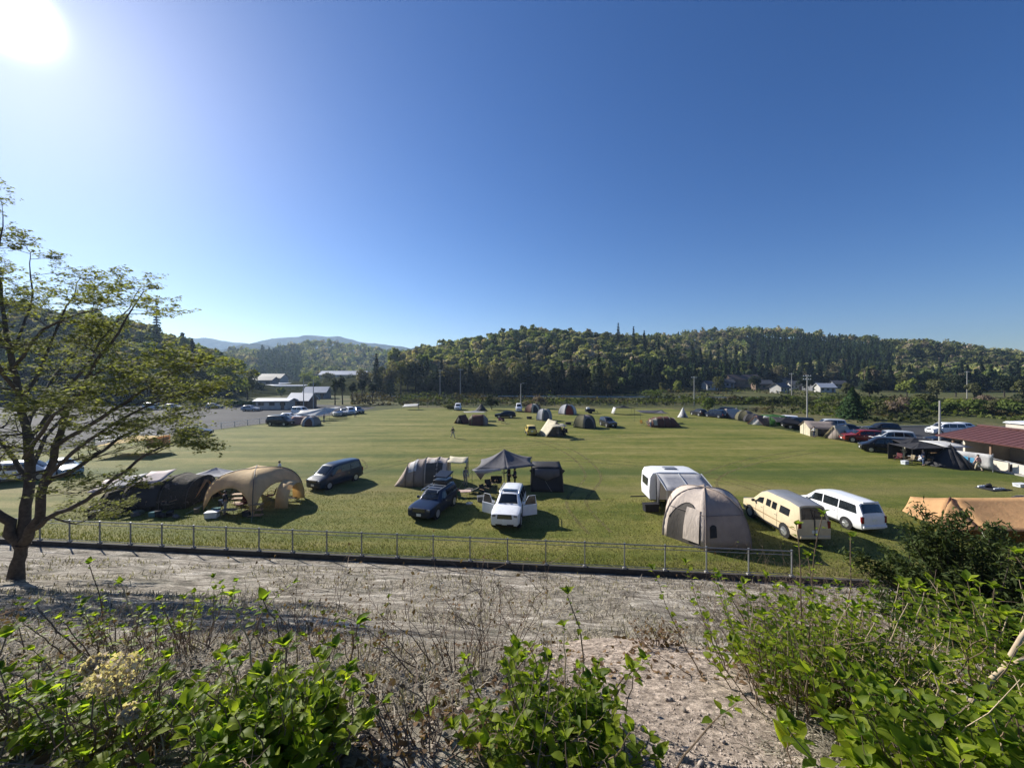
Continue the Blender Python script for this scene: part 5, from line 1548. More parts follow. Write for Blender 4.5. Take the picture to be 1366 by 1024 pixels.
# conifer bush on the right of the bank
X0, Y0 = 9.4, 8.0
z0 = zb(X0, Y0)
t = thing('conifer_bush', 'dark feathery conifer bush on the bank in front of the orange tarp', 'bush', (X0, Y0, z0))
m = MB(); PP, NN, SS = [], [], []
for k in range(72):
    a = rf.rand() * 6.28; e = rf.uniform(.15, 1.35)
    d = Vector((math.cos(a) * math.cos(e), math.sin(a) * math.cos(e), math.sin(e)))
    ln = rf.uniform(1.7, 2.75) * (.8 + .25 * math.sin(e))
    pts = [Vector((0, 0, .1))]; q = pts[0].copy(); dd = d.copy()
    for i in range(6):
        dd = (dd + Vector(rf.normal(size=3)) * .10 + Vector((0, 0, .06))).normalized(); q = q + dd * ln / 6; pts.append(q.copy())
    m.tube(pts, [.03 * (1 - i / 7) for i in range(7)], 5, cap=False)
    for j in range(330):
        u = 1 - rf.rand() ** 1.3 * .75; f = u * 6; i = min(int(f), 5)
        c = pts[i].lerp(pts[i + 1], f - i); off = Vector(rf.normal(size=3)) * .13 * (1.25 - u * .7)
        PP.append(c + off); NN.append(Vector(rf.normal(size=3)) + dd * .2 + Vector((0, 0, .5))); SS.append(rf.uniform(.022, .05))
m.build('stems', BARK, t, smooth=60)
V, Fq = cards(np.array(PP), np.array(NN), np.array(SS), rf, 3.4, .1)
npmesh('foliage', V, Fq, JN, parent=t)

# litter on the bank: straw, stones, dead leaves
N = 70000
yy = 2.0 + 17.2 * rf.rand(N) ** 1.7; xx = (rf.rand(N) * 2 - 1) * np.minimum(30, 1.45 * yy + .5)
dens = vnoise(xx, yy, 1.6, 41) + .5 * vnoise(xx, yy, .6, 42)
keep = (dens > -.12) & (((xx - 1.05) / 0.9) ** 2 + ((yy - 3.0) / 1.5) ** 2 > 1 - .6 * rf.rand(N)) & (Yf(xx) - yy > .4)
xx, yy = xx[keep], yy[keep]; N = len(xx)
zz = zbank(xx, yy)
a = rf.rand(N) * 6.28; ln = rf.uniform(.05, .20, N) * (.6 + yy * .05); wd = .0018 + .0008 * yy
el = rf.uniform(-.1, .55, N)
d = np.stack([np.cos(a) * np.cos(el), np.sin(a) * np.cos(el), np.sin(el)], 1)
s = np.stack([-np.sin(a), np.cos(a), np.zeros(N)], 1) * wd[:, None]
p0_ = np.stack([xx, yy, zz + .004], 1)
tf = rf.rand(N) < .22                       # some of it still stands in tufts
d[tf, 2] = rf.uniform(.8, 2.5, tf.sum()); d /= np.linalg.norm(d, axis=1, keepdims=True)
q_ = np.round(xx / .33) * .33 + vnoise(xx, yy, .3, 61) * .2; r_ = np.round(yy / .45) * .45 + vnoise(xx, yy, .3, 62) * .2
p0_[tf, 0] = q_[tf] + rf.normal(size=tf.sum()) * .035; p0_[tf, 1] = r_[tf] + rf.normal(size=tf.sum()) * .035; p0_[tf, 2] = zbank(p0_[tf, 0], p0_[tf, 1])
mid = p0_ + d * ln[:, None] * .55 + np.array([0, 0, .012]); tip = p0_ + d * ln[:, None]; tip[:, 2] -= .15 * ln
V = np.stack([p0_ - s, p0_ + s, mid + s * .8, mid - s * .8, tip - s * .2, tip + s * .2], 1).reshape(-1, 3)
k = np.arange(N)[:, None] * 6
Fq = np.concatenate([k + np.array([0, 1, 2, 3]), k + np.array([3, 2, 5, 4])], 0)
tag(npmesh('dead_grass', V, Fq, leafmat('straw', (0.060, 0.048, 0.034), (0.50, 0.44, 0.35), trans=.25, rough=.85, spec=.1, gain=1.1, nscale=.5)), 'bleached dead grass and straw lying over the gravel bank', 'dead grass', kind='stuff')

N = 9000
yy = 1.9 + 9 * rf.rand(N) ** 2.4; xx = (rf.rand(N) * 2 - 1) * (1.4 * yy + .3)
zz = zbank(xx, yy)
OV = np.array([(1, 0, 0), (0, 1, 0), (-1, 0, 0), (0, -1, 0), (0, 0, .8), (.5, .6, .5), (-.5, -.6, .45), (0, 0, -.6)], float)
OF = np.array([(0, 5, 4), (5, 1, 4), (1, 2, 4), (2, 6, 4), (6, 3, 4), (3, 0, 4), (0, 1, 5), (2, 3, 6), (0, 3, 7), (3, 2, 7), (2, 1, 7), (1, 0, 7)])
sz = rf.uniform(.004, .010, N) * (1 + (rf.rand(N) < .04) * 1.6)
sc3 = sz[:, None, None] * rf.uniform(.6, 1.3, (N, 1, 3))
a = rf.rand(N) * 6.28
W = OV[None] * (1 + .25 * rf.normal(size=(N, 8, 1))) * sc3
W = np.stack([W[..., 0] * np.cos(a)[:, None] - W[..., 1] * np.sin(a)[:, None], W[..., 0] * np.sin(a)[:, None] + W[..., 1] * np.cos(a)[:, None], W[..., 2]], -1) + np.stack([xx, yy, zz + sz * .2], 1)[:, None]
Fq = (np.arange(N)[:, None, None] * 8 + OF[None]).reshape(-1, 3)
tag(npmesh('gravel', W.reshape(-1, 3), Fq, leafmat('stone', (0.16, 0.135, 0.11), (0.44, 0.37, 0.31), trans=.02, rough=.9, spec=.2, gain=.5, nscale=6)), 'loose grey and tan stones scattered over the bank', 'gravel', kind='stuff')
N = 3200
yy = 1.7 + 3.4 * rf.rand(N) ** 1.4; xx = (rf.rand(N) * 2 - 1) * (1.4 * yy + .2)
kp = (vnoise(xx, yy, .8, 51) > -.02) | (xx < -1.5); xx, yy = xx[kp], yy[kp]
P = np.stack([xx, yy, zbank(xx, yy) + .012], 1)
V, Fq = cards(P, np.array([0, 0, 1.0]) + rf.normal(size=P.shape) * .5, rf.uniform(.02, .05, len(P)), rf, 1.6, .35)
tag(npmesh('leaf_litter', V, Fq, DL), 'brown fallen leaves lying under the bushes', 'leaf litter', kind='stuff')

# short grass growing through the field by the fence
N = 52000
yo = rf.rand(N) ** 1.5 * 11; xx = rf.uniform(-32, 32, N); yy = Yf(xx) + .35 + yo
h = rf.uniform(.03, .085, N) * np.where(yo < 1.2, 1.7, 1); a = rf.rand(N) * 6.28
w_ = .006 + .0005 * yy
s = np.stack([np.cos(a), np.sin(a), np.zeros(N)], 1) * w_[:, None]
b0 = np.stack([xx, yy, np.zeros(N)], 1); tp = b0 + np.stack([rf.normal(size=N) * .02, rf.normal(size=N) * .02, h], 1)
V = np.stack([b0 - s, b0 + s, tp + s * .15, tp - s * .15], 1).reshape(-1, 3)
tag(npmesh('grass', V, np.arange(4 * N).reshape(N, 4), leafmat('grass_blades', (0.045, 0.062, 0.016), (0.150, 0.140, 0.052), trans=.4, rough=.6, spec=.2, gain=1.4, nscale=.3)), 'short rough grass along the inner side of the fence', 'grass', kind='stuff')
# ---------------------------------------------------------------- people
SKIN = plain('skin', (0.48, 0.30, 0.21), .6, 0, .06)
HAIR = plain('hair', (0.018, 0.014, 0.012), .6, 0, .2)
CLOTH = {k: plain('cloth_' + k, c, .9, 0, .12) for k, c in dict(white=(.70, .70, .68), black=(.022, .022, .025), navy=(.03, .04, .08), grey=(.25, .25, .25), sand=(.42, .36, .26), pink=(.50, .30, .28), cream=(.62, .57, .46), denim=(.06, .09, .16)).items()}

def skin_obj(name, verts, edges, radii, mat, parent, root=0, sub=1):
    me = D.meshes.new(name); me.from_pydata([tuple(v) for v in verts], edges, [])
    me.materials.append(mat)
    o = D.objects.new(name, me); C.objects.link(o); o.parent = parent
    md = o.modifiers.new('skin', 'SKIN'); md.use_smooth_shade = True
    for i, r in enumerate(radii):
        sv = me.skin_vertices[0].data[i]; sv.radius = (r, r) if not hasattr(r, '__len__') else r; sv.use_root = (i == root)
    s = o.modifiers.new('sub', 'SUBSURF'); s.levels = sub; s.render_levels = sub
    return o

def person(label, loc, rz, top, legs, hgt=1.7, stride=0.0, arms=((.12, .0), (.12, .0)), hat=None, group=None, lean=0.0):
    """faces +x; arms = (forward swing, bend) in radians for left and right"""
    t = thing('person', label, 'person', loc, rz, group)
    k = hgt / 1.70
    def P(x, y, z): return Vector((x + lean * max(0, z - .9), y, z)) * k
    v = [P(0, 0, .93), P(0, 0, 1.10), P(.01, 0, 1.30), P(0, 0, 1.43), P(.01, 0, 1.51), P(.03, 0, 1.60), P(.02, 0, 1.68)]
    r = [(.15, .115), (.135, .105), (.165, .115), (.10, .075), (.052, .052), (.085, .078), (.06, .06)]
    e = [(0, 1), (1, 2), (2, 3), (3, 4), (4, 5), (5, 6)]
    av = {}
    for s, (sw, bd) in zip((1, -1), arms):
        sh = P(0, s * .175, 1.40); el = sh + Vector((math.sin(sw) * .29, s * .05, -math.cos(sw) * .29)) * k
        wr = el + Vector((math.sin(sw + bd) * .25, 0, -math.cos(sw + bd) * .25)) * k
        dd = (wr - el).normalized(); pm_ = wr + dd * .07 * k
        i0 = len(v); v += [sh, el, wr, pm_]; r += [.055, .043, .028, .034]
        e += [(3, i0), (i0, i0 + 1), (i0 + 1, i0 + 2), (i0 + 2, i0 + 3)]
        side = Vector((dd.z, 0, -dd.x)) if abs(dd.x) + abs(dd.z) > 0 else Vector((1, 0, 0))
        for f, fl in zip((-1.5, -.5, .5, 1.5), (.055, .072, .078, .066)):
            v.append(pm_ + dd * fl * k + side * f * .017 * k); r.append(.0085); e.append((i0 + 3, len(v) - 1))
        v.append(wr + dd * .045 * k + side * .045 * k); r.append(.010); e.append((i0 + 2, len(v) - 1))
        av[s] = (sh, el, wr)
    lg = {}
    for s in (1, -1):
        q = stride * s
        hp = P(0, s * .09, .90); kn = hp + Vector((math.sin(q) * .42 + .02, s * .005, -math.cos(q) * .42)) * k
        q2 = q - (.25 if q < 0 else .05) * (abs(stride) > 0)
        an = kn + Vector((math.sin(q2) * .40, 0, -math.cos(q2) * .40)) * k
        an.z = max(an.z, .08 * k)
        i0 = len(v); v += [hp, kn, an, an + Vector((.13, s * .015, -.045)) * k]; r += [.085, .06, .042, .035]
        e += [(0, i0), (i0, i0 + 1), (i0 + 1, i0 + 2), (i0 + 2, i0 + 3)]
        lg[s] = (hp, kn, an)
    r = [tuple(a * k for a in x) if hasattr(x, '__len__') else x * k for x in r]
    body = skin_obj('body', v, e, r, SKIN, t)
    # clothes follow the body
    tv = [P(0, 0, .90), P(0, 0, 1.10), P(.01, 0, 1.30), P(0, 0, 1.44)]; te = [(0, 1), (1, 2), (2, 3)]; tr = [(.168 * k, .13 * k), (.15 * k, .12 * k), (.18 * k, .13 * k), (.105 * k, .08 * k)]
    for s in (1, -1):
        sh, el, wr = av[s]; i0 = len(tv); tv += [sh, el, el.lerp(wr, .82)]; tr += [.07 * k, .056 * k, .045 * k]; te += [(3, i0), (i0, i0 + 1), (i0 + 1, i0 + 2)]
    skin_obj('jacket', tv, te, tr, top, t)
    lv_ = [P(0, 0, .96)]; le = []; lr = [(.16 * k, .125 * k)]
    for s in (1, -1):
        hp, kn, an = lg[s]; i0 = len(lv_); lv_ += [hp, kn, an + Vector((0, 0, .03))]; lr += [.098 * k, .074 * k, .06 * k]; le += [(0, i0), (i0, i0 + 1), (i0 + 1, i0 + 2)]
    skin_obj('trousers', lv_, le, lr, legs, t)
    for s in (1, -1):
        an = lg[s][2]; m = MB(); m.box(an + Vector((.05, s * .01, -.045)) * k, (.27 * k, .10 * k, .075 * k), taper=(.85, .8)); m.build('shoe', CLOTH['black'], t, bev=.02)
    hd = P(.03, 0, 1.60)
    m = MB(); m.ball(hd + Vector((-.018, 0, .035)) * k, .112 * k, 12, 0, (1, .92, .95)); m.build('hair', HAIR, t)
    f = MB()
    for s in (1, -1): f.ball(hd + Vector((.078, s * .032, .005)) * k, .012 * k, 6)
    f.build('eyes', HAIR, body)
    f = MB(); f.tube([hd + Vector((.085, 0, .01)) * k, hd + Vector((.108, 0, -.025)) * k, hd + Vector((.085, 0, -.035)) * k], .011 * k, 5); f.build('nose', SKIN, body)
    if hat:
        m = MB(); m.ball(hd + Vector((-.005, 0, .075)) * k, .122 * k, 14, 0, (1, 1, .75)); m.disc(hd + Vector((.03, 0, .06)) * k, .17 * k, (0, 0, 1), .015, 16); m.build('hat', hat, t)
    return t

person('person in dark jacket and pale trousers walking alone across the open field', G(604, 584), R(-40), CLOTH['black'], CLOTH['grey'], 1.7, .38, ((.45, .3), (-.4, .2)))
person('person in a white shirt standing behind the tan arched shelter', G(373, 638), R(200), CLOTH['white'], CLOTH['navy'], 1.65, .05, ((.3, 1.2), (.3, 1.1)))
person('person in grey standing beside the porch of the beige tunnel tent', G(621, 648), R(-60), CLOTH['grey'], CLOTH['sand'], 1.66, .08, ((.2, .5), (.1, .2)))
person('person in black standing under the grey peaked canopy, left of the pair', G(679, 648), R(160), CLOTH['black'], CLOTH['black'], 1.72, .06, ((.7, .9), (.2, .3)))
person('person in navy standing under the grey peaked canopy, right of the pair', G(687, 649), R(190), CLOTH['navy'], CLOTH['black'], 1.66, .05, ((.5, 1.0), (.2, .4)))
person('person in cream jacket and white hat among the chairs at the right edge', G(1206, 613), R(170), CLOTH['cream'], CLOTH['sand'], 1.75, .12, ((.6, .9), (.3, .5)), CLOTH['white'])
person('person in pink walking past the white banner on the right', G(1305, 628), R(100), CLOTH['pink'], CLOTH['sand'], 1.65, .25, ((.3, .2), (-.25, .2)))
person('person in white bending by the row of white cars on the left edge', G(474, 556), R(20), CLOTH['white'], CLOTH['denim'], 1.65, .15, ((.9, .3), (.8, .3)), lean=.45)

# ---------------------------------------------------------------- camp furniture
def chair(label, loc, rz, mat, group=None, k=1.0):
    t = thing('folding_chair', label, 'chair', loc, rz, group)
    m = MB(); m.grid([[(.26 * k * (1 - 2 * i / 4), .24 * k * (1 - 2 * j / 4), .43 * k - .05 * math.sin(3.14 * i / 4) * math.sin(3.14 * j / 4)) for j in range(5)] for i in range(5)]); m.build('seat', mat, t, solid=.012)
    m = MB(); m.grid([[(-.25 * k - .12 * k * i / 4, .25 * k * (1 - 2 * j / 4), .42 * k + .50 * k * i / 4) for j in range(5)] for i in range(5)]); m.build('backrest', mat, t, solid=.012)
    for s in (1, -1):
        m = MB(); m.tube([(.25 * k, s * .27 * k, .02), (-.24 * k, s * .26 * k, .44 * k), (-.37 * k, s * .26 * k, .93 * k)], .013, 5); m.build('frame', POLE, t)
        m = MB(); m.tube([(-.28 * k, s * .27 * k, .02), (.25 * k, s * .27 * k, .43 * k), (.24 * k, s * .28 * k, .62 * k)], .013, 5); m.build('leg', POLE, t)
        m = MB(); m.box((0, s * .29 * k, .63 * k), (.5 * k, .05, .025)); m.build('armrest', WOOD, t)
    return t
def table(label, loc, rz, w_=1.0, d_=.6, h_=.45, top=None):
    t = thing('camp_table', label, 'table', loc, rz)
    m = MB()
    for i in range(6): m.box((0, -d_ / 2 + d_ * (i + .5) / 6, h_), (w_, d_ / 6 - .008, .022))
    m.build('tabletop', top or WOOD, t)
    for x in (-1, 1):
        for y in (-1, 1):
            m = MB(); m.tube([(x * w_ * .45, y * d_ * .42, .01), (x * w_ * .36, y * d_ * .36, h_)], .014, 5); m.build('leg', POLE, t)
    return t
def storage(label, loc, rz, mat, s=(.6, .4, .36), name='storage_box', cat='box'):
    t = thing(name, label, cat, loc, rz)
    m = MB(); m.box((0, 0, s[2] * .45), (s[0], s[1], s[2] * .9), taper=(1.05, 1.05)); m.build('body', mat, t, bev=.02)
    m = MB(); m.box((0, 0, s[2] * .94), (s[0] * 1.1, s[1] * 1.1, s[2] * .12)); m.build('lid', mat, t, bev=.012)
    m = MB()
    for q in (1, -1): m.tube([(q * s[0] * .56, -s[1] * .2, s[2] * .7), (q * s[0] * .60, 0, s[2] * .68), (q * s[0] * .56, s[1] * .2, s[2] * .7)], .014, 4)
    m.build('handle', TRIM, t)
    return t
def bag(label, loc, rz, mat, s=(.6, .35, .35)):
    t = thing('duffel_bag', label, 'bag', loc, rz)
    m = MB(); n = 9
    m.tube([(s[0] * (i / (n - 1) - .5), random.uniform(-.02, .02), s[2] * .5 + random.uniform(-.01, .01)) for i in range(n)], [s[2] * .5 * (math.sin(math.pi * (.08 + .84 * i / (n - 1))) ** .35) for i in range(n)], 10); m.build('body', mat, t, smooth=70)
    m = MB(); m.tube([(-.15, -s[2] * .42, s[2] * .6), (-.10, -.05, s[2] * 1.25), (.10, -.05, s[2] * 1.25), (.15, -s[2] * .42, s[2] * .6)], .015, 5); m.build('strap', TRIM, t)
    return t
def rack(label, loc, rz, w_=.8, h_=.85, n=3):
    t = thing('shelf_rack', label, 'rack', loc, rz)
    for i in range(n):
        m = MB()
        for q in range(3): m.box((0, -.14 + .14 * q, .12 + (h_ - .15) * i / (n - 1)), (w_, .12, .02))
        m.build('shelf', WOOD, t)
    for s in (1, -1):
        m = MB(); m.tube([(s * w_ * .46, -.2, .0), (s * w_ * .46, .2, h_)], .014, 4); m.tube([(s * w_ * .46, .2, .0), (s * w_ * .46, -.2, h_)], .014, 4); m.build('side_frame', POLE, t)
    return t
def stove(label, loc):
    t = thing('camp_stove', label, 'stove', loc)
    m = MB(); m.disc((0, 0, .62), .20, (0, 0, 1), .36, 14); m.build('body', TRIM, t, bev=.02)
    m = MB(); m.disc((0, 0, .83), .215, (0, 0, 1), .05, 14); m.build('lid', plain('stove_lid', (.10, .10, .10), .4, .5), t, bev=.01)
    for k in range(3):
        a = k * 2.09; m = MB(); m.tube([(.16 * math.cos(a), .16 * math.sin(a), .46), (.26 * math.cos(a), .26 * math.sin(a), 0)], .014, 4); m.build('leg', POLE, t)
    return t
BLK = F_DARK; RD = fabric('wine_canvas', (.10, .022, .025), .08); GRN = fabric('green_canvas', (.035, .075, .03), .08); KH = fabric('khaki_canvas', (.26, .21, .13), .1)
BX_W = plain('box_white', (.62, .64, .66), .5); BX_T = plain('box_teal', (.08, .17, .18), .9, 0, .2, 6, .1); BX_G = plain('box_green', (.06, .085, .05), .6); BX_S = plain('box_sand', (.20, .165, .11), .9, 0, .2, 6, .1); BX_K = plain('box_black', (.03, .03, .033), .9, 0, .2, 6, .1); BX_Y = plain('box_grey', (.12, .125, .135), .9, 0, .2, 6, .1)
# under the grey canopy
for px, py, rz, lb in ((652, 655, -70, 'black camp chair leftmost of the row under the grey peaked canopy'), (659, 650, -85, 'black camp chair second in the row under the grey peaked canopy'), (665, 650, -95, 'black camp chair nearest the standing pair under the grey peaked canopy'), (646, 662, -40, 'black camp chair closest to the white suv on its left')):
    chair(lb, G(px, py), R(rz), BLK, 'chairs under the grey canopy', 1.0)
storage('grey box in front of the chairs under the grey canopy', G(643, 668), .2, BX_Y, (.7, .45, .4))
t = thing('sun_lounger', 'black reclining camp lounger between the tunnel tent and the grey canopy', 'lounger', G(632, 658), R(150))
m = MB(); m.grid([[(.75 - 1.5 * i / 6, .28 * (1 - j), .30 + .42 * max(0, i - 3) / 3) for j in range(3)] for i in range(7)]); m.build('sling', BLK, t, solid=.015)
for s in (1, -1):
    m = MB(); m.tube([(.75, s * .3, .30), (0, s * .3, .30), (-.75, s * .3, .72)], .015, 5); m.build('frame', POLE, t)
    m = MB(); m.tube([(.45, s * .3, .30), (.6, s * .3, 0)], .014, 4); m.tube([(-.3, s * .3, .40), (-.5, s * .3, 0)], .014, 4); m.build('leg', POLE, t)
table('low table with a pale pink top between the navy suv and the white suv', G(619, 662), .1, 1.1, .6, .45, plain('pink_top', (.55, .40, .34), .6))
chair('green camp chair in front of the low pink table', G(617, 672), R(-20), GRN)
bag('small white and green bag beside the green camp chair', G(626, 673), .3, BX_W, (.5, .25, .22))
table('narrow dark table in the shade behind the navy suv', G(590, 660), .3, 1.2, .5, .4, BX_K)
storage('black box beside the narrow dark table behind the navy suv', G(598, 662), .1, BX_K, (.7, .4, .3))
# under the tan shelter
storage('white and teal cooler box at the left foot of the tan arched shelter', G(283, 690), .2, BX_W, (.75, .45, .42), 'cooler_box', 'cooler')
storage('small teal box on the grass behind the white cooler', G(288, 683), .5, BX_T, (.5, .35, .3))
stove('black round stove on three legs inside the tan arched shelter', G(296, 682))
table('round-cornered pale wicker table in front of the tan shelter', G(306, 689), .1, 1.0, .55, .5, BX_S)
for px, py, rz, lb in ((321, 680, -110, 'wine red camp chair leftmost inside the tan shelter'), (330, 679, -80, 'wine red camp chair in the middle of the tan shelter'), (361, 668, 200, 'wine red camp chair at the right opening of the tan shelter')):
    chair(lb, G(px, py), R(rz), RD, 'red chairs under the tan shelter', 1.05)
rack('wooden three-shelf rack by the front leg of the tan shelter', G(341, 689), .1, .9, .9)
rack('small rack of gear deep inside the tan shelter', G(318, 672), .1, .8, .8)
storage('dark box beside the wooden rack in the tan shelter', G(331, 688), -.2, BX_K)
table('low brown bench on the grass right of the tan shelter', G(388, 668), .1, .9, .3, .25, BX_K)
chair('pale camp chair by the small porch of the tan shelter', G(381, 660), R(190), KH, None, 1.0)
# gear in front of the dark tents, left
gear = [(118, 690, 's', BX_K, 'black box at the left end of the gear pile behind the fence'), (134, 687, 'b', BX_G, 'green bag on the grass in front of the dark striped tent'), (148, 692, 's', BX_S, 'sand coloured box near the fence in front of the dark striped tent'),
        (160, 686, 'b', BX_K, 'black bag beside the sand coloured box'), (172, 691, 's', BX_Y, 'grey box in the middle of the gear pile'), (184, 687, 'b', BX_G, 'dark green bag at the back of the gear pile'), (196, 692, 's', BX_K, 'black box right of the grey box in the gear pile'),
        (208, 688, 's', BX_T, 'teal box in the gear pile'), (219, 690, 'b', BX_K, 'grey bag at the right part of the gear pile'), (230, 687, 's', BX_K, 'black box under the edge of the orange tent'), (240, 690, 'b', BX_Y, 'grey bag in front of the orange tent'), (251, 688, 's', BX_S, 'sand box last in the pile beside the tan shelter')]
for px, py, kd, mt, lb in gear:
    q = random.uniform(.7, 1.0); g = G(px, py); g.y += random.uniform(-.3, .75); g.x += random.uniform(-.2, .2)
    (storage if kd == 's' else bag)(lb, g, random.uniform(-1.2, 1.2), mt, (.62 * q, .42 * q, .42 * q) if kd == 's' else (.75 * q, .38 * q, .38 * q))
for px, py, rz, mt, lb in ((142, 683, -80, BLK, 'black camp chair by the door of the dark striped tent'), (190, 681, -70, BLK, 'black camp chair between the gear pile and the dark striped tent'), (226, 680, -100, KH, 'khaki camp chair in front of the orange tent')):
    chair(lb, G(px, py), R(rz), mt, None, 1.1)
# beside the caravan
storage('black box standing under the end of the caravan', G(868, 681), .1, BX_K, (1.0, .5, .55))
table('white table under the caravan awning', G(884, 672), .1, .9, .6, .7, BX_W)
chair('dark camp chair under the caravan awning', G(893, 674), R(-100), BLK)
# right edge camp
for px, py, rz, mt, lb in ((1198, 616, 200, RD, 'wine red camp chair at the left end of the black canopy camp'), (1213, 618, 170, KH, 'khaki camp chair beside the person in the white hat'), (1226, 619, 190, BX_W, 'white camp chair in front of the black canopy'), (1237, 620, 180, BLK, 'black camp chair in front of the black canopy')):
    chair(lb, G(px, py), R(rz), mt, None, 1.05)
table('camp table with a pale top in the black canopy camp', G(1219, 615), .1, 1.1, .6, .6, BX_W)
storage('white cooler by the camp table at the black canopy', G(1207, 619), .3, BX_W, (.6, .4, .4), 'cooler_box', 'cooler')
storage('dark box under the left of the black canopy', G(1231, 616), .1, BX_K, (.9, .5, .6)); rack('gear rack under the middle of the black canopy', G(1246, 615), .1, 1.0, 1.0); storage('grey box under the black canopy beside the gear rack', G(1239, 615), .3, BX_Y, (.8, .5, .5)); bag('black bag under the black canopy by the black pointed tent', G(1254, 619), .3, BX_K, (1.0, .5, .5))
# things lying on the grass
t = thing('picnic_mat', 'dark picnic mat spread on the grass above the orange tarp', 'mat', G(1325, 652), .1)
m = MB(); m.grid([[(-1.0 + 2.0 * i / 8, -.6 + 1.2 * j / 5, .03 + .03 * math.sin(i * 1.7 + j)) for j in range(6)] for i in range(9)]); m.build('cloth', BLK, t, solid=.02)
bag('white bag lying at the left end of the dark picnic mat', G(1311, 650), .1, BX_W, (.9, .3, .22))
bag('black bag on the dark picnic mat', G(1319, 650), .5, BX_K, (.7, .4, .34)); bag('white roll at the right end of the dark picnic mat', G(1333, 653), .1, BX_W, (1.0, .22, .18))
storage('white box on the grass at the right edge of the picture', G(1362, 649), .1, BX_W, (.9, .5, .3))
# far camp gear
for px, py, lb, mt in ((672, 565, 'red camp chair right of the red-brown tunnel tent', RD), (667, 564, 'pink camp chair left of the red one on the far field', fabric('pink_canvas', (.45, .18, .17), .1)), (755, 581, 'black camp chair in front of the cream tent with the awning', BLK), (746, 583, 'grey camp chair under the awning of the cream tent', F_GREY), (865, 569, 'cream camp chair left of the long brown tent', F_CREAM), (857, 568, 'yellow camp chair furthest left of the long brown tent', F_YELLOW)):
    chair(lb, G(px, py), R(random.uniform(-120, -60)), mt, None, 1.15)
storage('low dark box left of the olive camouflage tent', G(758, 566), .2, BX_K, (1.0, .6, .45)); table('dark table between the olive tent and the dark box', G(764, 566.5), .2, 1.2, .6, .5, BX_K)
storage('small dark box on the grass left of the pale grey dome tent', G(706, 558.5), .2, BX_K, (1.0, .5, .5))
t = far('motorbike_trailer', 'small dark open trailer with white gear at the far edge, right of the red-doored tent', 787, 551, 5, 'trailer')
m = MB(); m.box((0, 0, .75), (2.2, 1.3, .7)); m.build('body', BX_K, t, bev=.04)
m = MB(); m.box((-.5, 0, 1.25), (.7, .9, .4)); m.build('load', BX_W, t, bev=.05)
for s in (1, -1): m = MB(); m.disc((0, s * .72, .32), .32, (0, 1, 0), .16, 14); m.build('wheel', RUBBER, t)
m = MB(); m.tube([(1.1, 0, .5), (2.0, 0, .45)], .04, 5); m.tube([(1.9, 0, 0), (1.9, 0, .45)], .03, 5); m.build('drawbar', TRIM, t)

# more of the camp round the edge of the field
for nm, lb, ct, kd, cl, px, py, rz, L_, W_, H_ in [
    ('wagon', 'grey car behind the dark olive dome tent at the right edge', 'car', 'wagon', SILVER, 984, 556, 150, 4.4, 1.8, 1.5), ('minivan', 'black van behind the beige ridge tent at the far right corner', 'van', 'minivan', BLACK, 966, 553.5, 140, 4.7, 1.85, 1.9),
    ('minivan', 'white van between the green tarp and the black van', 'van', 'kei', WHITE, 1048, 567, 150, 4.2, 1.75, 1.9), ('wagon', 'dark blue car behind the cream ridge tent on the right', 'car', 'wagon', NAVY, 1122, 577, 165, 4.4, 1.8, 1.5),
    ('minivan', 'silver van behind the grey-brown lodge tent', 'van', 'minivan', SILVER, 1106, 573, 160, 4.7, 1.85, 1.9), ('minivan', 'grey van behind the black van by the person in the white hat', 'van', 'minivan', SILVER, 1190, 592, 160, 4.7, 1.85, 1.9),
    ('wagon', 'white car parked behind the red and white tent on the left edge', 'car', 'wagon', WHITE, 388, 560, -8, 4.4, 1.75, 1.5), ('wagon', 'dark car last in the left row of white cars', 'car', 'wagon', NAVY, 478, 551, -50, 4.4, 1.75, 1.5),
    ('minivan', 'white van on the asphalt behind the big white tarp', 'van', 'kei', WHITE, 401, 553, -20, 4.3, 1.75, 1.95), ('wagon', 'silver car on the asphalt left of the grey flat building', 'car', 'wagon', SILVER, 335, 548, 0, 4.4, 1.75, 1.5),
    ('minivan', 'white van under the left wood at the back of the asphalt lot', 'van', 'minivan', WHITE, 205, 546, 3, 4.7, 1.8, 1.9)]:
    make_car(nm, lb, ct, kd, cl, G(px, py), R(rz), L_, W_, H_)
t = far('dome_tent', 'low black dome tent right of the dark olive dome tent', 1004, 562); dome(t, 1.8, 1.6, 6, .2, [F_DARK, F_GREY, F_DARK])
t = far('tarp_shelter', 'black tarp wing stretched beside the bright green tarp', 1050, 571.5, -15, 'tarp'); ring = [(-2.2, -1.3, 1.3), (2.2, -1.3, .9), (2.2, 1.4, 1.9), (-2.2, 1.4, 1.9)]; sheet_tarp(t, ring, (0, .3, 2.0), F_DARK, .06); poles_ropes(t, ring, .8)
t = far('tarp_shelter', 'dark tarp behind the person in the white hat', 1222, 607, -8, 'tarp'); ring = [(-2.4, -1.3, 1.5), (2.2, -1.3, 1.5), (2.2, 1.4, 1.9), (-2.4, 1.4, 1.9)]; sheet_tarp(t, ring, (0, .2, 2.1), F_DARK, .08); poles_ropes(t, ring, .8)
t = far('ridge_tent', 'small white tent beside the red truck on the right edge', 1133, 586, 20); ridge_tent(t, 2.2, 2.2, 1.5, F_WHITE, F_TAUPE)
t = far('tarp_shelter', 'dark grey tarp hung behind the big white tarp on the left', 441, 557, 15, 'tarp'); ring = [(-2.2, -1.3, 1.3), (2.2, -1.3, 1.6), (2.2, 1.4, 2.0), (-2.2, 1.4, 2.0)]; sheet_tarp(t, ring, (.5, .3, 2.3), F_GREY, .06); poles_ropes(t, ring, .8)
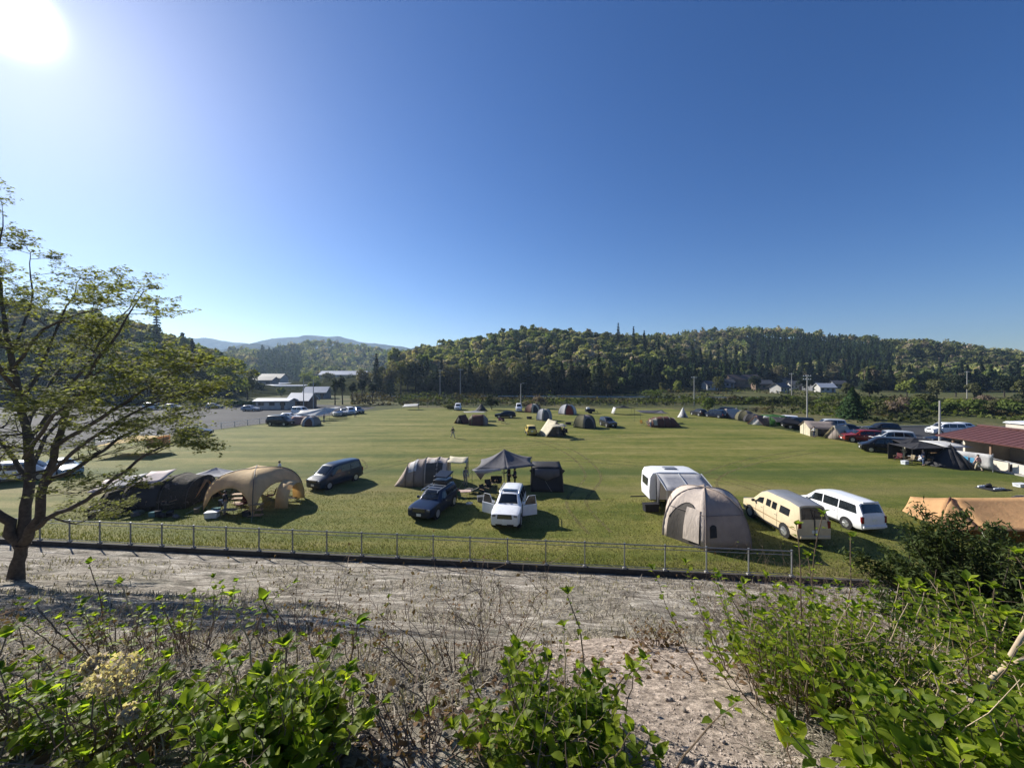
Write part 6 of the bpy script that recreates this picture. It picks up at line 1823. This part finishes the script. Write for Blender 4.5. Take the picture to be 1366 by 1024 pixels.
for px, py, rz, a_, b_, lb in ((752, 582, 30, 'navy', 'black', 'person in navy beside the chairs of the cream tent with the awning'), (868, 570, 200, 'cream', 'denim', 'person in cream standing left of the long brown tent'), (1086, 583, 120, 'white', 'navy', 'person in white in front of the grey-brown lodge tent'), (432, 563, 20, 'black', 'denim', 'person in black under the big white tarp'), (1232, 621, 150, 'navy', 'denim', 'person in navy in front of the black canopy'), (300, 686, 60, 'black', 'grey', 'person in black standing by the stove in the tan shelter')):
    person(lb, G(px, py), R(rz), CLOTH[a_], CLOTH[b_], 1.66, .06, ((.4, .8), (.2, .5)))

# ---------------------------------------------------------------- shelter building on the right
ROOF = plain('red_brown_roof', (.125, .052, .046), .55, .1, .15, 1.2); CREAMW = plain('cream_wall', (.58, .53, .44), .85, 0, .12, 1.5); WOODP = plain('brown_post', (.22, .14, .09), .8); DKIN = plain('dark_wood', (.045, .035, .03), .85)
t = thing('shelter_building', 'open-sided wooden building with a red-brown metal roof at the right edge', 'building', (54.2, 31.5, 0))
m = MB()
for s, xe in ((-1, -4.9), (1, 4.2)):
    m.add([(0, -13, 3.85), (0, 13, 3.85), (xe, 13.3, 2.72), (xe, -13.3, 2.72)], [(0, 1, 2, 3)] if s < 0 else [(3, 2, 1, 0)])
rf_ = m.build('roof', ROOF, t, smooth=0, solid=.12)
m = MB()
for i in range(44): y = -13 + 26 * i / 43; m.tube([(-.05, y, 3.93), (-4.88, y, 2.80)], .022, 4)
m.build('roof_ribs', ROOF, rf_)
m = MB(); m.box((0, 0, 3.96), (.5, 26.2, .10)); m.build('ridge_cap', ROOF, rf_)
for i in range(8):
    m = MB(); m.box((-4.3, -12 + 24 * i / 7, 1.36), (.16, .16, 2.72)); m.build('post', WOODP, t)
m = MB(); m.box((-4.3, 0, 2.62), (.14, 25.6, .2)); m.build('beam', WOODP, t)
m = MB(); m.box((2.6, 0, 1.4), (.2, 25, 2.8)); m.box((0, 12.4, 1.3), (5.2, .2, 2.6)); m.build('wall', CREAMW, t)
for i in range(4): m = MB(); m.box((2.44, -8.5 + 5.5 * i, 1.25), (.08, 2.2, 1.9)); m.build('window', DKIN, t)
for i in range(6):
    m = MB(); m.box((-4.45, -10.3 + 24 / 7 * i * 1.0 + 1.7, .50), (.16, 3.1, .95)); m.build('counter', CREAMW, t)
m = MB(); m.box((-1, 0, .06), (8, 26.4, .12)); m.build('floor_slab', CONC, t)
t = thing('banner', 'white cloth banner with pale blue marks in front of the shelter building', 'banner', (47.6, 40.2, 0), R(-62))
m = MB(); m.grid([[(-1.7 + 3.4 * i / 10, .05 * math.sin(i * 1.1), .25 + 1.5 * j / 4) for j in range(5)] for i in range(11)]); m.build('cloth', F_WHITE, t, solid=.01)
BL = plain('banner_blue', (.12, .40, .62), .7)
for i, (x, wd, h_) in enumerate(((-1.1, .14, .5), (-.85, .14, .55), (-.6, .10, .5), (-.1, .34, .6), (.35, .28, .5))):
    m = MB(); m.box((x, -.075, .95), (wd, .012, h_)); m.build('lettering', BL, t)
for x in (-1.7, 1.7): m = MB(); m.tube([(x, 0, 0), (x, 0, 1.85)], .03, 5); m.build('pole', STEEL, t)
for i, (px, py, lb) in enumerate(((1322, 622, 'white low stall counter left of the others before the shelter building'), (1350, 629, 'white low stall counter right of the others before the shelter building'))):
    t = thing('stall_counter', lb, 'counter', G(px, py), R(70))
    m = MB(); m.box((0, 0, .4), (2.4, .6, .8)); m.build('body', CREAMW, t, bev=.02)
    m = MB(); m.box((0, 0, .83), (2.6, .75, .05)); m.build('top', BX_W, t)
    m = MB(); m.box((0, .31, .42), (1.1, .02, .4)); m.box((0, -.31, .42), (1.1, .02, .4)); m.build('panel', BX_Y, t)
t = thing('shed', 'white-roofed shed behind the red-brown roof of the shelter building', 'shed', (66, 49, 0), R(10))
m = MB(); m.box((0, 0, 1.8), (4, 2.2, 3.55)); m.build('wall', CREAMW, t); m = MB(); m.box((0, 0, 3.65), (4.4, 2.6, .2), taper=(.95, .8)); m.build('roof', BX_W, t)

# ---------------------------------------------------------------- poles and wires
PW = plain('pole_concrete', (.34, .33, .31), .85); INS = plain('insulator', (.6, .6, .6), .3)
def utility_pole(label, loc, h=9, arms=2, lamp=False, name='utility_pole'):
    t = thing(name, label, 'pole', loc)
    m = MB(); m.tube([(0, 0, 0), (0, 0, h)], [.15, .095], 9); m.build('shaft', PW, t)
    for k in range(arms):
        m = MB(); m.box((0, 0, h - .35 - .75 * k), (1.8, .09, .09)); ar = m.build('crossarm', STEEL, t)
        for x in (-.8, -.3, .3, .8):
            m = MB(); m.disc((x, 0, h - .22 - .75 * k), .05, (0, 0, 1), .17, 8); m.build('insulator', INS, ar)
    if lamp:
        m = MB(); m.tube([(0, 0, h - .2), (.5, 0, h + .1), (1.1, 0, h + .12)], .04, 6); m.build('lamp_arm', STEEL, t)
        m = MB(); m.box((1.3, 0, h + .1), (.6, .22, .12)); m.build('lamp_head', BX_Y, t, bev=.03)
    return t
utility_pole('tall utility pole with two crossarms behind the green tarp on the right', (66, 86, 0), 9.6, 2)
utility_pole('plain grey pole standing on the asphalt by the white minivan on the right', (58.4, 52.5, 0), 6.2, 0, False, 'post')
utility_pole('thin lamp pole at the far edge of the field beside the white box-shaped van', (2.3, 101, 0), 7.2, 0, True, 'lamp_post')
utility_pole('utility pole in front of the wood, left of the dark bush', A(614, 532, 140) * 1, 11, 1)
utility_pole('utility pole in front of the wood, far left of the pair', A(587, 531, 148), 11, 1)
utility_pole('utility pole before the village, left of the big dark barn', A(926, 541, 118), 9, 1)
utility_pole('utility pole in the village behind the shelter row', A(1056, 535, 150), 11, 1)
utility_pole('utility pole at the foot of the wood on the right', A(1290, 536, 150), 12, 1)
for px in (405, 418): utility_pole('slim pole beside the white building on the left, %s' % ('left one' if px == 405 else 'right one'), A(px, 545, 107) , 8, 0, False, 'post')
for a_, b_, z_, lb in (((66, 86, 9.4), (43, 150, 10.0), 0, 'black overhead wire running left from the tall utility pole'), ((66, 86, 9.4), (178, 150, 11.6), 0, 'black overhead wire running right from the tall utility pole')):
    o = thing('power_line', lb, 'wire', a_)
    for dx in (-.8, .8):
        m = MB(); a3, b3 = Vector(a_) + Vector((dx, 0, 0)), Vector(b_) + Vector((dx, 0, 0))
        m.tube([a3.lerp(b3, i / 12) - Vector((0, 0, 1.6 * math.sin(math.pi * i / 12))) - Vector(a_) for i in range(13)], .022, 3); m.build('wire', TRIM, o)

def rail_fence(label, pts, h=1.0, step=2.5, mat=STEEL, rails=(.95, .5), name='guard_rail', r=.035, cat='fence'):
    pts = [Vector((*p, 0)) if len(p) == 2 else Vector(p) for p in pts]
    t = thing(name, label, cat, pts[0])
    o = pts[0].copy()
    proto = None
    for a, b in zip(pts[:-1], pts[1:]):
        n = max(1, int((b - a).length / step))
        for i in range(n):
            p = a.lerp(b, i / n) - o
            if proto is None:
                m = MB(); m.box((0, 0, h / 2), (.08, .08, h)); proto = m.build('post', mat, t); proto.location = p
            else:
                c = proto.copy(); C.objects.link(c); c.parent = t; c.location = p
    for z in rails:
        m = MB(); m.tube([p - o + Vector((0, 0, h * z)) for p in pts], r, 5); m.build('rail', mat, t)
    return t
rail_fence('low grey rail between the asphalt lot and the left edge of the field', [(-57, 52.5), (-51.8, 68.5), (-39.5, 98.5)], 1.1, 2.2)
rail_fence('long dark mesh fence along the far edge of the field', [(-30, 112), (10, 114), (47, 111), (62, 96)], 1.5, 2.6, plain('fence_dark', (.09, .095, .10), .6, .3), (.98, .66, .33, .05), 'mesh_fence', .02)
rail_fence('pale guard rail on the river road before the wood', [(-60, 150), (0, 152), (70, 146), (130, 140)], .9, 4, STEEL, (.9, .72), 'guard_rail', .09)
rail_fence('white rail between the road and the right edge of the field', [(51.2, 50), (50.2, 60), (52, 68)], 1.0, 2.0, BX_W, (.97, .55), 'guard_rail', .04)

# ---------------------------------------------------------------- buildings far off
HW = plain('house_white', (.40, .39, .37), .85, 0, .2, .8); HG = plain('house_grey', (.20, .205, .22), .85, 0, .15, .8); HB = plain('house_brown', (.16, .11, .08), .85, 0, .2, .8)
RT = plain('roof_tile', (.055, .058, .065), .6, 0, .25, 1.2); RB = plain('roof_brown', (.11, .075, .06), .7, 0, .2, 1.2); RW = plain('roof_pale', (.50, .51, .53), .5, .1, .1, .6); WINM = plain('far_window', (.03, .035, .04), .15)
def house(label, loc, w_, d_, h_, wall, roof, rz=0, rise=1.8, name='house', cat='house', nwin=3):
    t = thing(name, label, cat, loc, R(rz))
    m = MB(); m.box((0, 0, h_ / 2), (w_, d_, h_))
    m.add([(-w_ / 2, -d_ / 2, h_), (-w_ / 2, d_ / 2, h_), (-w_ / 2, 0, h_ + rise * .9)], [(0, 2, 1)]); m.add([(w_ / 2, -d_ / 2, h_), (w_ / 2, d_ / 2, h_), (w_ / 2, 0, h_ + rise * .9)], [(0, 1, 2)])
    m.build('wall', wall, t, smooth=0)
    m = MB()
    for s in (1, -1): m.add([(-w_ / 2 - .6, 0, h_ + rise), (w_ / 2 + .6, 0, h_ + rise), (w_ / 2 + .6, s * (d_ / 2 + .7), h_ - .25), (-w_ / 2 - .6, s * (d_ / 2 + .7), h_ - .25)], [(0, 1, 2, 3)] if s < 0 else [(3, 2, 1, 0)])
    m.build('roof', roof, t, smooth=0, solid=.18)
    for i in range(nwin):
        x = -w_ / 2 + w_ * (i + .5) / nwin
        m = MB(); m.box((x, -d_ / 2 - .01, h_ * .58), (w_ / nwin * .5, .06, min(1.3, h_ * .35))); m.build('window', WINM, t)
    m = MB(); m.box((w_ * .33, -d_ / 2 - .01, 1.0), (.9, .07, 2.0)); m.build('door', HB, t)
    return t
VS = .8
HOUSES = [(946, 533, 165, 9, 7, 4.2, HW, RT, 10, 'white village house with a dark roof left of the big barn'), (968, 531, 178, 10, 7, 4.5, HG, RT, -8, 'grey village house beside the big barn'),
          (990, 530, 185, 26, 10, 6.5, HB, RB, 4, 'big dark brown barn with a long roof in the village'), (1016, 532, 170, 12, 8, 5, HB, RT, -12, 'brown two-storey house right of the big barn'),
          (1040, 537, 150, 9, 7, 3.8, HW, RT, 22, 'white house with a steep grey roof in front of the village pines'), (1060, 531, 175, 8, 7, 4.2, HW, RT, -20, 'white house left of the tall utility pole, half hidden'),
          (1083, 533, 168, 9, 7, 4.0, HG, RT, 15, 'grey house directly right of the tall utility pole'), (1100, 536, 155, 10, 6, 3.4, HW, RW, -5, 'low white house with a pale roof right of the tall utility pole'),
          (1048, 524, 215, 9, 7, 5, HW, RT, 30, 'small white gable high in the village under the dark slope'), (1118, 530, 190, 9, 7, 4, HG, RT, -15, 'grey house above the fir tree on the right'),
          (893, 529, 195, 11, 5, 1.8, HW, RW, 3, 'long low white-roofed shed beyond the far edge, left of the village'),
          (368, 544, 107, 8.5, 4, 2.5, HW, RW, 4, 'long grey flat building behind the left edge of the field'), (404, 541, 112, 6, 4, 2.2, HB, RW, -6, 'small pale-roofed hut left of the street trees'),
          (424, 531, 150, 8, 5, 2.6, HG, RW, 3, 'pale-roofed shed behind the street trees'), (352, 521, 250, 14, 9, 5, HG, RT, 6, 'grey farm building in front of the dark conifers'),
          (365, 515, 300, 18, 9, 6, HW, RT, -4, 'white farm building at the foot of the dark conifers'), (460, 509, 330, 38, 12, 4.6, HW, RW, 2, 'long shed with a wide white roof far behind the street trees')]
for px, py, Y, w_, d_, h_, wl, rf2, rz, lb in HOUSES:
    if px > 880: w_, d_, h_, Y = w_ * .72, d_ * .8, h_ * .78, Y * 1.28
    p = A(px, py, Y); p.z = 0 if zhill(np.array([p.x]), np.array([p.y]))[0] < .5 else max(0, float(zhill(np.array([p.x]), np.array([p.y]))[0]) - .6)
    flat = 'flat' in lb
    house(lb, p, w_, d_, h_, wl, rf2, rz, .35 if flat else 1.9 if w_ < 16 else 3.0, 'shed' if 'shed' in lb or 'hut' in lb else 'barn' if 'barn' in lb else 'building' if 'building' in lb else 'house', 'shed' if 'shed' in lb or 'hut' in lb else 'barn' if 'barn' in lb else 'building' if 'building' in lb else 'house', 5 if w_ > 16 else 3)
FILM = fabric('plastic_film', (.72, .75, .78), .35, .06)
for i, (px, py, Y, ln, lb) in enumerate(((330, 524, 195, 17, 'white plastic greenhouse nearest the asphalt lot'), (352, 520, 225, 20, 'white plastic greenhouse in the middle of the row on the left'), (388, 521, 220, 22, 'white plastic greenhouse right of the row on the left'), (395, 517, 262, 26, 'white plastic greenhouse furthest back on the left'), (330, 518, 245, 20, 'white plastic greenhouse at the left end, partly behind the fresh green trees'))):
    p = A(px, py, Y); p.z = 0
    t = thing('greenhouse', lb, 'greenhouse', p, R(4))
    m = MB(); m.grid([[(-ln / 2 + ln * i_ / 8, 3.2 * math.cos(math.pi * j / 12), 3.1 * math.sin(math.pi * j / 12) ** .8 if 0 < j < 12 else 0) for j in range(13)] for i_ in range(9)]); m.build('cover', FILM, t, smooth=50, solid=.03)
    for x in (-ln / 2, ln / 2): m = MB(); m.add([(x, 3.2 * math.cos(math.pi * j / 12), 3.1 * math.sin(math.pi * j / 12) ** .8 if 0 < j < 12 else 0) for j in range(13)], [tuple(range(13))]); m.build('end_wall', FILM, t, solid=.02)

# ---------------------------------------------------------------- trees and bushes one can tell apart
def hz0(x, y): return max(-.02, float(zhill(np.array([x]), np.array([y]))[0]))
for i, (px, h_) in enumerate(((447, 8.2), (457, 9.0), (470, 7.0), (483, 8.0), (497, 7.2))):
    p = A(px, 540, 119 + i * 2); p.z = 0
    broadleaf(('dark round-crowned street tree, %s from the left in the row beyond the field' % ('first', 'second', 'third', 'fourth', 'last')[i]), 'dark', p, h_, 1.7 if i < 2 else 1.4, 700, low=.42, group='row of dark street trees', cs=(.25, .5))
p = A(303, 0, 128); broadleaf('broad fresh green tree behind the asphalt lot left of the greenhouses', 'fresh', (p.x, 128, 0), 15.5, 6.5, 2600, low=.12)
p = A(268, 0, 132); broadleaf('olive green tree joining the fresh green tree from the left', 'olive', (p.x, 132, 0), 14.5, 6.0, 2400, low=.12)
p = A(330, 0, 140); broadleaf('lower olive tree at the right end of the wood by the greenhouses', 'olive', (p.x, 140, 0), 11.5, 4.6, 1500, low=.12)
conifer('single dark pointed conifer rising above the trees left of the greenhouses', 'needle', (A(256, 0, 165).x, 165, hz0(A(256, 0, 165).x, 165)), 16, 3.6, 1500, .12)
conifer('slim conifer with a thin tip on the crest of the left wood', 'needle', (A(209, 0, 172).x, 172, hz0(A(209, 0, 172).x, 172)), 24, 2.2, 1200, .1)
xs_ = [-60 + 34 * i for i in range(10)]
for i, px in enumerate(range(-30, 255, 19)):
    Y = 124 + random.uniform(0, 14); p = A(px, 0, Y)
    broadleaf('spring-green tree in the line at the foot of the left wood', random.choice(['olive', 'olive', 'fresh', 'pale', 'dark']), (p.x, Y, hz0(p.x, Y)), random.uniform(11, 15), random.uniform(4.2, 5.8), 1500, low=.08, group='front trees of the left wood')
for i in range(15):
    px = 262 + i * 6.2; Y = 117.5 + random.uniform(-.8, .8); p = A(px, 0, Y)
    bush('low bright green bush in the row along the back of the asphalt lot', 'fresh' if i % 3 else 'hedge', (p.x, Y, 0), random.uniform(1.2, 2.2), random.uniform(1.2, 1.9), 420, group='bushes behind the asphalt lot', cs=(.18, .4))
for i in range(30):
    px = 488 + i * 11.4 + random.uniform(-3, 3); Y = 158 + random.uniform(0, 16); p = A(px, 0, Y)
    if random.random() < .32: conifer('dark conifer in the front line of the central wood', 'needle', (p.x, Y, hz0(p.x, Y)), random.uniform(14, 20), random.uniform(2.4, 3.2), 1000, .1, 'front conifers of the central wood')
    else: broadleaf('bushy olive or bare-budded tree in the front line of the central wood', random.choice(['olive', 'pale', 'dark', 'dark', 'dark']), (p.x, Y, hz0(p.x, Y)), random.uniform(11, 17), random.uniform(3.8, 5.6), 1300, low=.06, group='front trees of the central wood')
for i in range(30):
    px = 826 + i * 11 + random.uniform(-3, 3); Y = 262 + random.uniform(0, 30); p = A(px, 0, Y)
    if random.random() < .62: conifer('tall dark conifer in the front line of the wood behind the village', 'needle', (p.x, Y, hz0(p.x, Y)), random.uniform(16, 25), random.uniform(2.8, 3.8), 900, .06, 'front conifers behind the village', (.5, 1.0))
    else: broadleaf('mixed tree in the front line of the wood behind the village', random.choice(['dark', 'pale', 'olive']), (p.x, Y, hz0(p.x, Y)), random.uniform(12, 17), random.uniform(4.5, 6), 900, low=.06, group='front broadleaf trees behind the village', cs=(.5, 1.0))
for i in range(20):
    px = 1150 + i * 13 + random.uniform(-4, 4); Y = 205 + random.uniform(0, 28); p = A(px, 0, Y)
    if random.random() < .5: conifer('dark conifer at the foot of the right-hand hill', 'needle', (p.x, Y, hz0(p.x, Y)), random.uniform(13, 18), random.uniform(2.6, 3.6), 900, .06, 'front conifers of the right hill', (.45, .9))
    else: broadleaf('dark leafy tree at the foot of the right-hand hill', random.choice(['dark', 'dark', 'olive']), (p.x, Y, hz0(p.x, Y)), random.uniform(9, 13), random.uniform(4, 5.5), 900, low=.06, group='front trees of the right hill', cs=(.45, .9))
for px, py, Y, h_, rx, mt, lb, nm in [(656, 550, 104, 4.3, 2.3, 'dark', 'round dark green bush at the far edge of the field, left of the lamp pole', 'bush'), (720, 549, 108, 4.2, 2.6, 'pink', 'rosy budding bush at the far edge above the white box-shaped van', 'bush'),
                                      (703, 549, 110, 2.2, 2.4, 'pale', 'pale brown bush between the lamp pole and the rosy bush', 'bush'), (598, 549, 107, 1.5, 2.6, 'olive', 'low olive bush at the far edge by the white car', 'bush'),
                                      (945, 556, 99, 3.4, 2.0, 'hedge', 'bright green bush at the far right corner between two dark cars', 'bush'), (872, 537, 150, 3.6, 5.0, 'hedge', 'fresh green shrub on the meadow beyond the far edge', 'bush')]:
    p = A(px, py, Y); bush(lb, mt, (p.x, Y, 0), h_, rx, 700, nm, cs=(.18, .42))
conifer('bushy light green fir standing alone behind the right edge of the field', 'fir', (A(1137, 0, 84).x, 84, 0), 6.6, 3.3, 1700, .03, cs=(.25, .5))
hl = [(1160, 95, 3.2, 3, 'hedge'), (1178, 92, 3.4, 3, 'olive'), (1222, 94, 4.4, 3.4, 'hedge'), (1240, 98, 5.4, 3.6, 'olive'), (1262, 92, 4.0, 3.2, 'hedge'), (1284, 97, 4.6, 3.6, 'fresh'), (1306, 92, 3.8, 3.2, 'hedge'), (1330, 96, 4.2, 3.6, 'olive'), (1350, 90, 4.0, 3.2, 'hedge'), (1372, 93, 5.2, 3.6, 'dark'), (1100, 112, 3.0, 3, 'hedge'), (1080, 118, 2.8, 3, 'olive'), (1055, 122, 2.8, 3, 'hedge'), (1028, 120, 2.6, 3, 'olive'), (1118, 104, 3.0, 3, 'olive'), (1005, 124, 2.4, 3, 'hedge')]
for px, Y, h_, rx, mt in hl:
    p = A(px, 0, Y); bush('leafy green shrub in the overgrown hedge behind the right edge of the field', mt, (p.x, Y, 0), h_ * random.uniform(.9, 1.1), rx, 900, 'shrub', 'shrubs of the overgrown hedge', (.22, .5), 'shrub')
for px, Y, h_, lb in ((1196, 90, 3.8, 'rosy brown budding bush left of the plain grey pole'), (1316, 100, 4.6, 'rosy brown budding bush above the shelter roof'), (1208, 96, 4.4, 'taller rosy brown bush behind the first one')):
    p = A(px, 0, Y); bush(lb, 'pink', (p.x, Y, 0), h_, 2.8, 900, cs=(.2, .42))
for px, Y, h_, mt in ((1130, 150, 6, 'olive'), (1160, 140, 7, 'dark'), (1210, 150, 8, 'fresh'), (1250, 145, 8.5, 'olive'), (1275, 160, 9, 'dark'), (1340, 150, 9, 'dark'), (1365, 140, 8, 'olive'), (1300, 140, 6.5, 'olive'), (1010, 200, 9, 'dark'), (960, 195, 8, 'olive'), (1075, 195, 9, 'dark'), (930, 190, 8, 'dark'), (905, 185, 6, 'fresh'), (885, 190, 5, 'olive')):
    p = A(px, 0, Y); broadleaf('leafy tree in the scattered trees between the village and the hill', mt, (p.x, Y, 0), h_ * 1.1, h_ * .42, 900, low=.05, group='scattered village trees', cs=(.35, .7))
for px, Y, h_, mt in ((420, 190, 8, 'fresh'), (437, 230, 11, 'olive'), (408, 260, 12, 'fresh'), (345, 180, 6, 'olive'), (505, 180, 9, 'fresh'), (520, 160, 7, 'olive'), (375, 165, 4.5, 'fresh'), (470, 240, 10, 'dark')):
    p = A(px, 0, Y); broadleaf('leafy tree scattered among the greenhouses on the left', mt, (p.x, Y, 0), h_, h_ * .42, 1100, low=.1, group='trees among the greenhouses', cs=(.3, .7))

# overgrown strip between the camp and the woods
rg2 = np.random.RandomState(8)
N = 30000
bx = rg2.uniform(-75, 150, N); by = np.where(rg2.rand(N) < .72, rg2.uniform(117, 150, N), rg2.uniform(150, 215, N))
right = rg2.rand(N) < .36
bx = np.where(right, rg2.uniform(62, 190, N), bx); by = np.where(right, rg2.uniform(76, 135, N), by)
dn = vnoise(bx, by, 14, 71) + .6 * vnoise(bx, by, 5, 72)
kp = ((dn > -.06) | ((bx > -8) & (bx < 62) & (by > 117) & (by < 128))) & ~((np.abs(by - 149) < 2.5) & ~right) & (bx / by > -.42) & ~((by < 112) & (bx < 60))
kp &= ~((bx > 50) & (bx < 132) & (by < 74))
bx, by, dn = bx[kp], by[kp], dn[kp]; n_k = len(bx)
hh = np.where((bx > -8) & (bx < 62) & (by < 128), .35, np.clip(dn + .1, .05, .7)) * 4.2 * rg2.rand(n_k) ** .7
P = np.stack([bx, by, hh + .1], 1)
V, Fq = cards(P, rg2.normal(size=P.shape) * .6 + np.array([0, -.1, .8]), rg2.uniform(.35, .9, n_k), rg2)
q = vnoise(bx, by, 9, 73)[:, None]
tint = np.where(q > .12, [[.105, .125, .036]], np.where(q > -.1, [[.050, .060, .024]], [[.085, .070, .042]])) * rg2.uniform(.7, 1.3, (n_k, 1)) * np.where((by > 112) & (by < 152), .62, .85)[:, None]
tag(npmesh('undergrowth', V, Fq, LEAF_FAR, col=np.repeat(tint, 4, 0)), 'dark scrub and weeds on the river bank between the camp and the woods', 'undergrowth', kind='stuff')

# ---------------------------------------------------------------- air between here and the far hills
hm = D.materials.new('haze'); hm.use_nodes = True
nt = hm.node_tree; nt.nodes.clear()
pv = nt.nodes.new('ShaderNodeVolumePrincipled'); ou = nt.nodes.new('ShaderNodeOutputMaterial')
pv.inputs['Color'].default_value = (0.52, 0.72, 1.0, 1); pv.inputs['Density'].default_value = 0.00017; pv.inputs['Anisotropy'].default_value = 0.35
nt.links.new(pv.outputs[0], ou.inputs['Volume'])
b = MB(); b.box((-800, 1250, 140), (6400, 3900, 290)); hz = b.build('haze', hm, smooth=0); tag(hz, kind='stuff')
tag(hz, 'thin blue air between the camp and the far hills', 'haze')
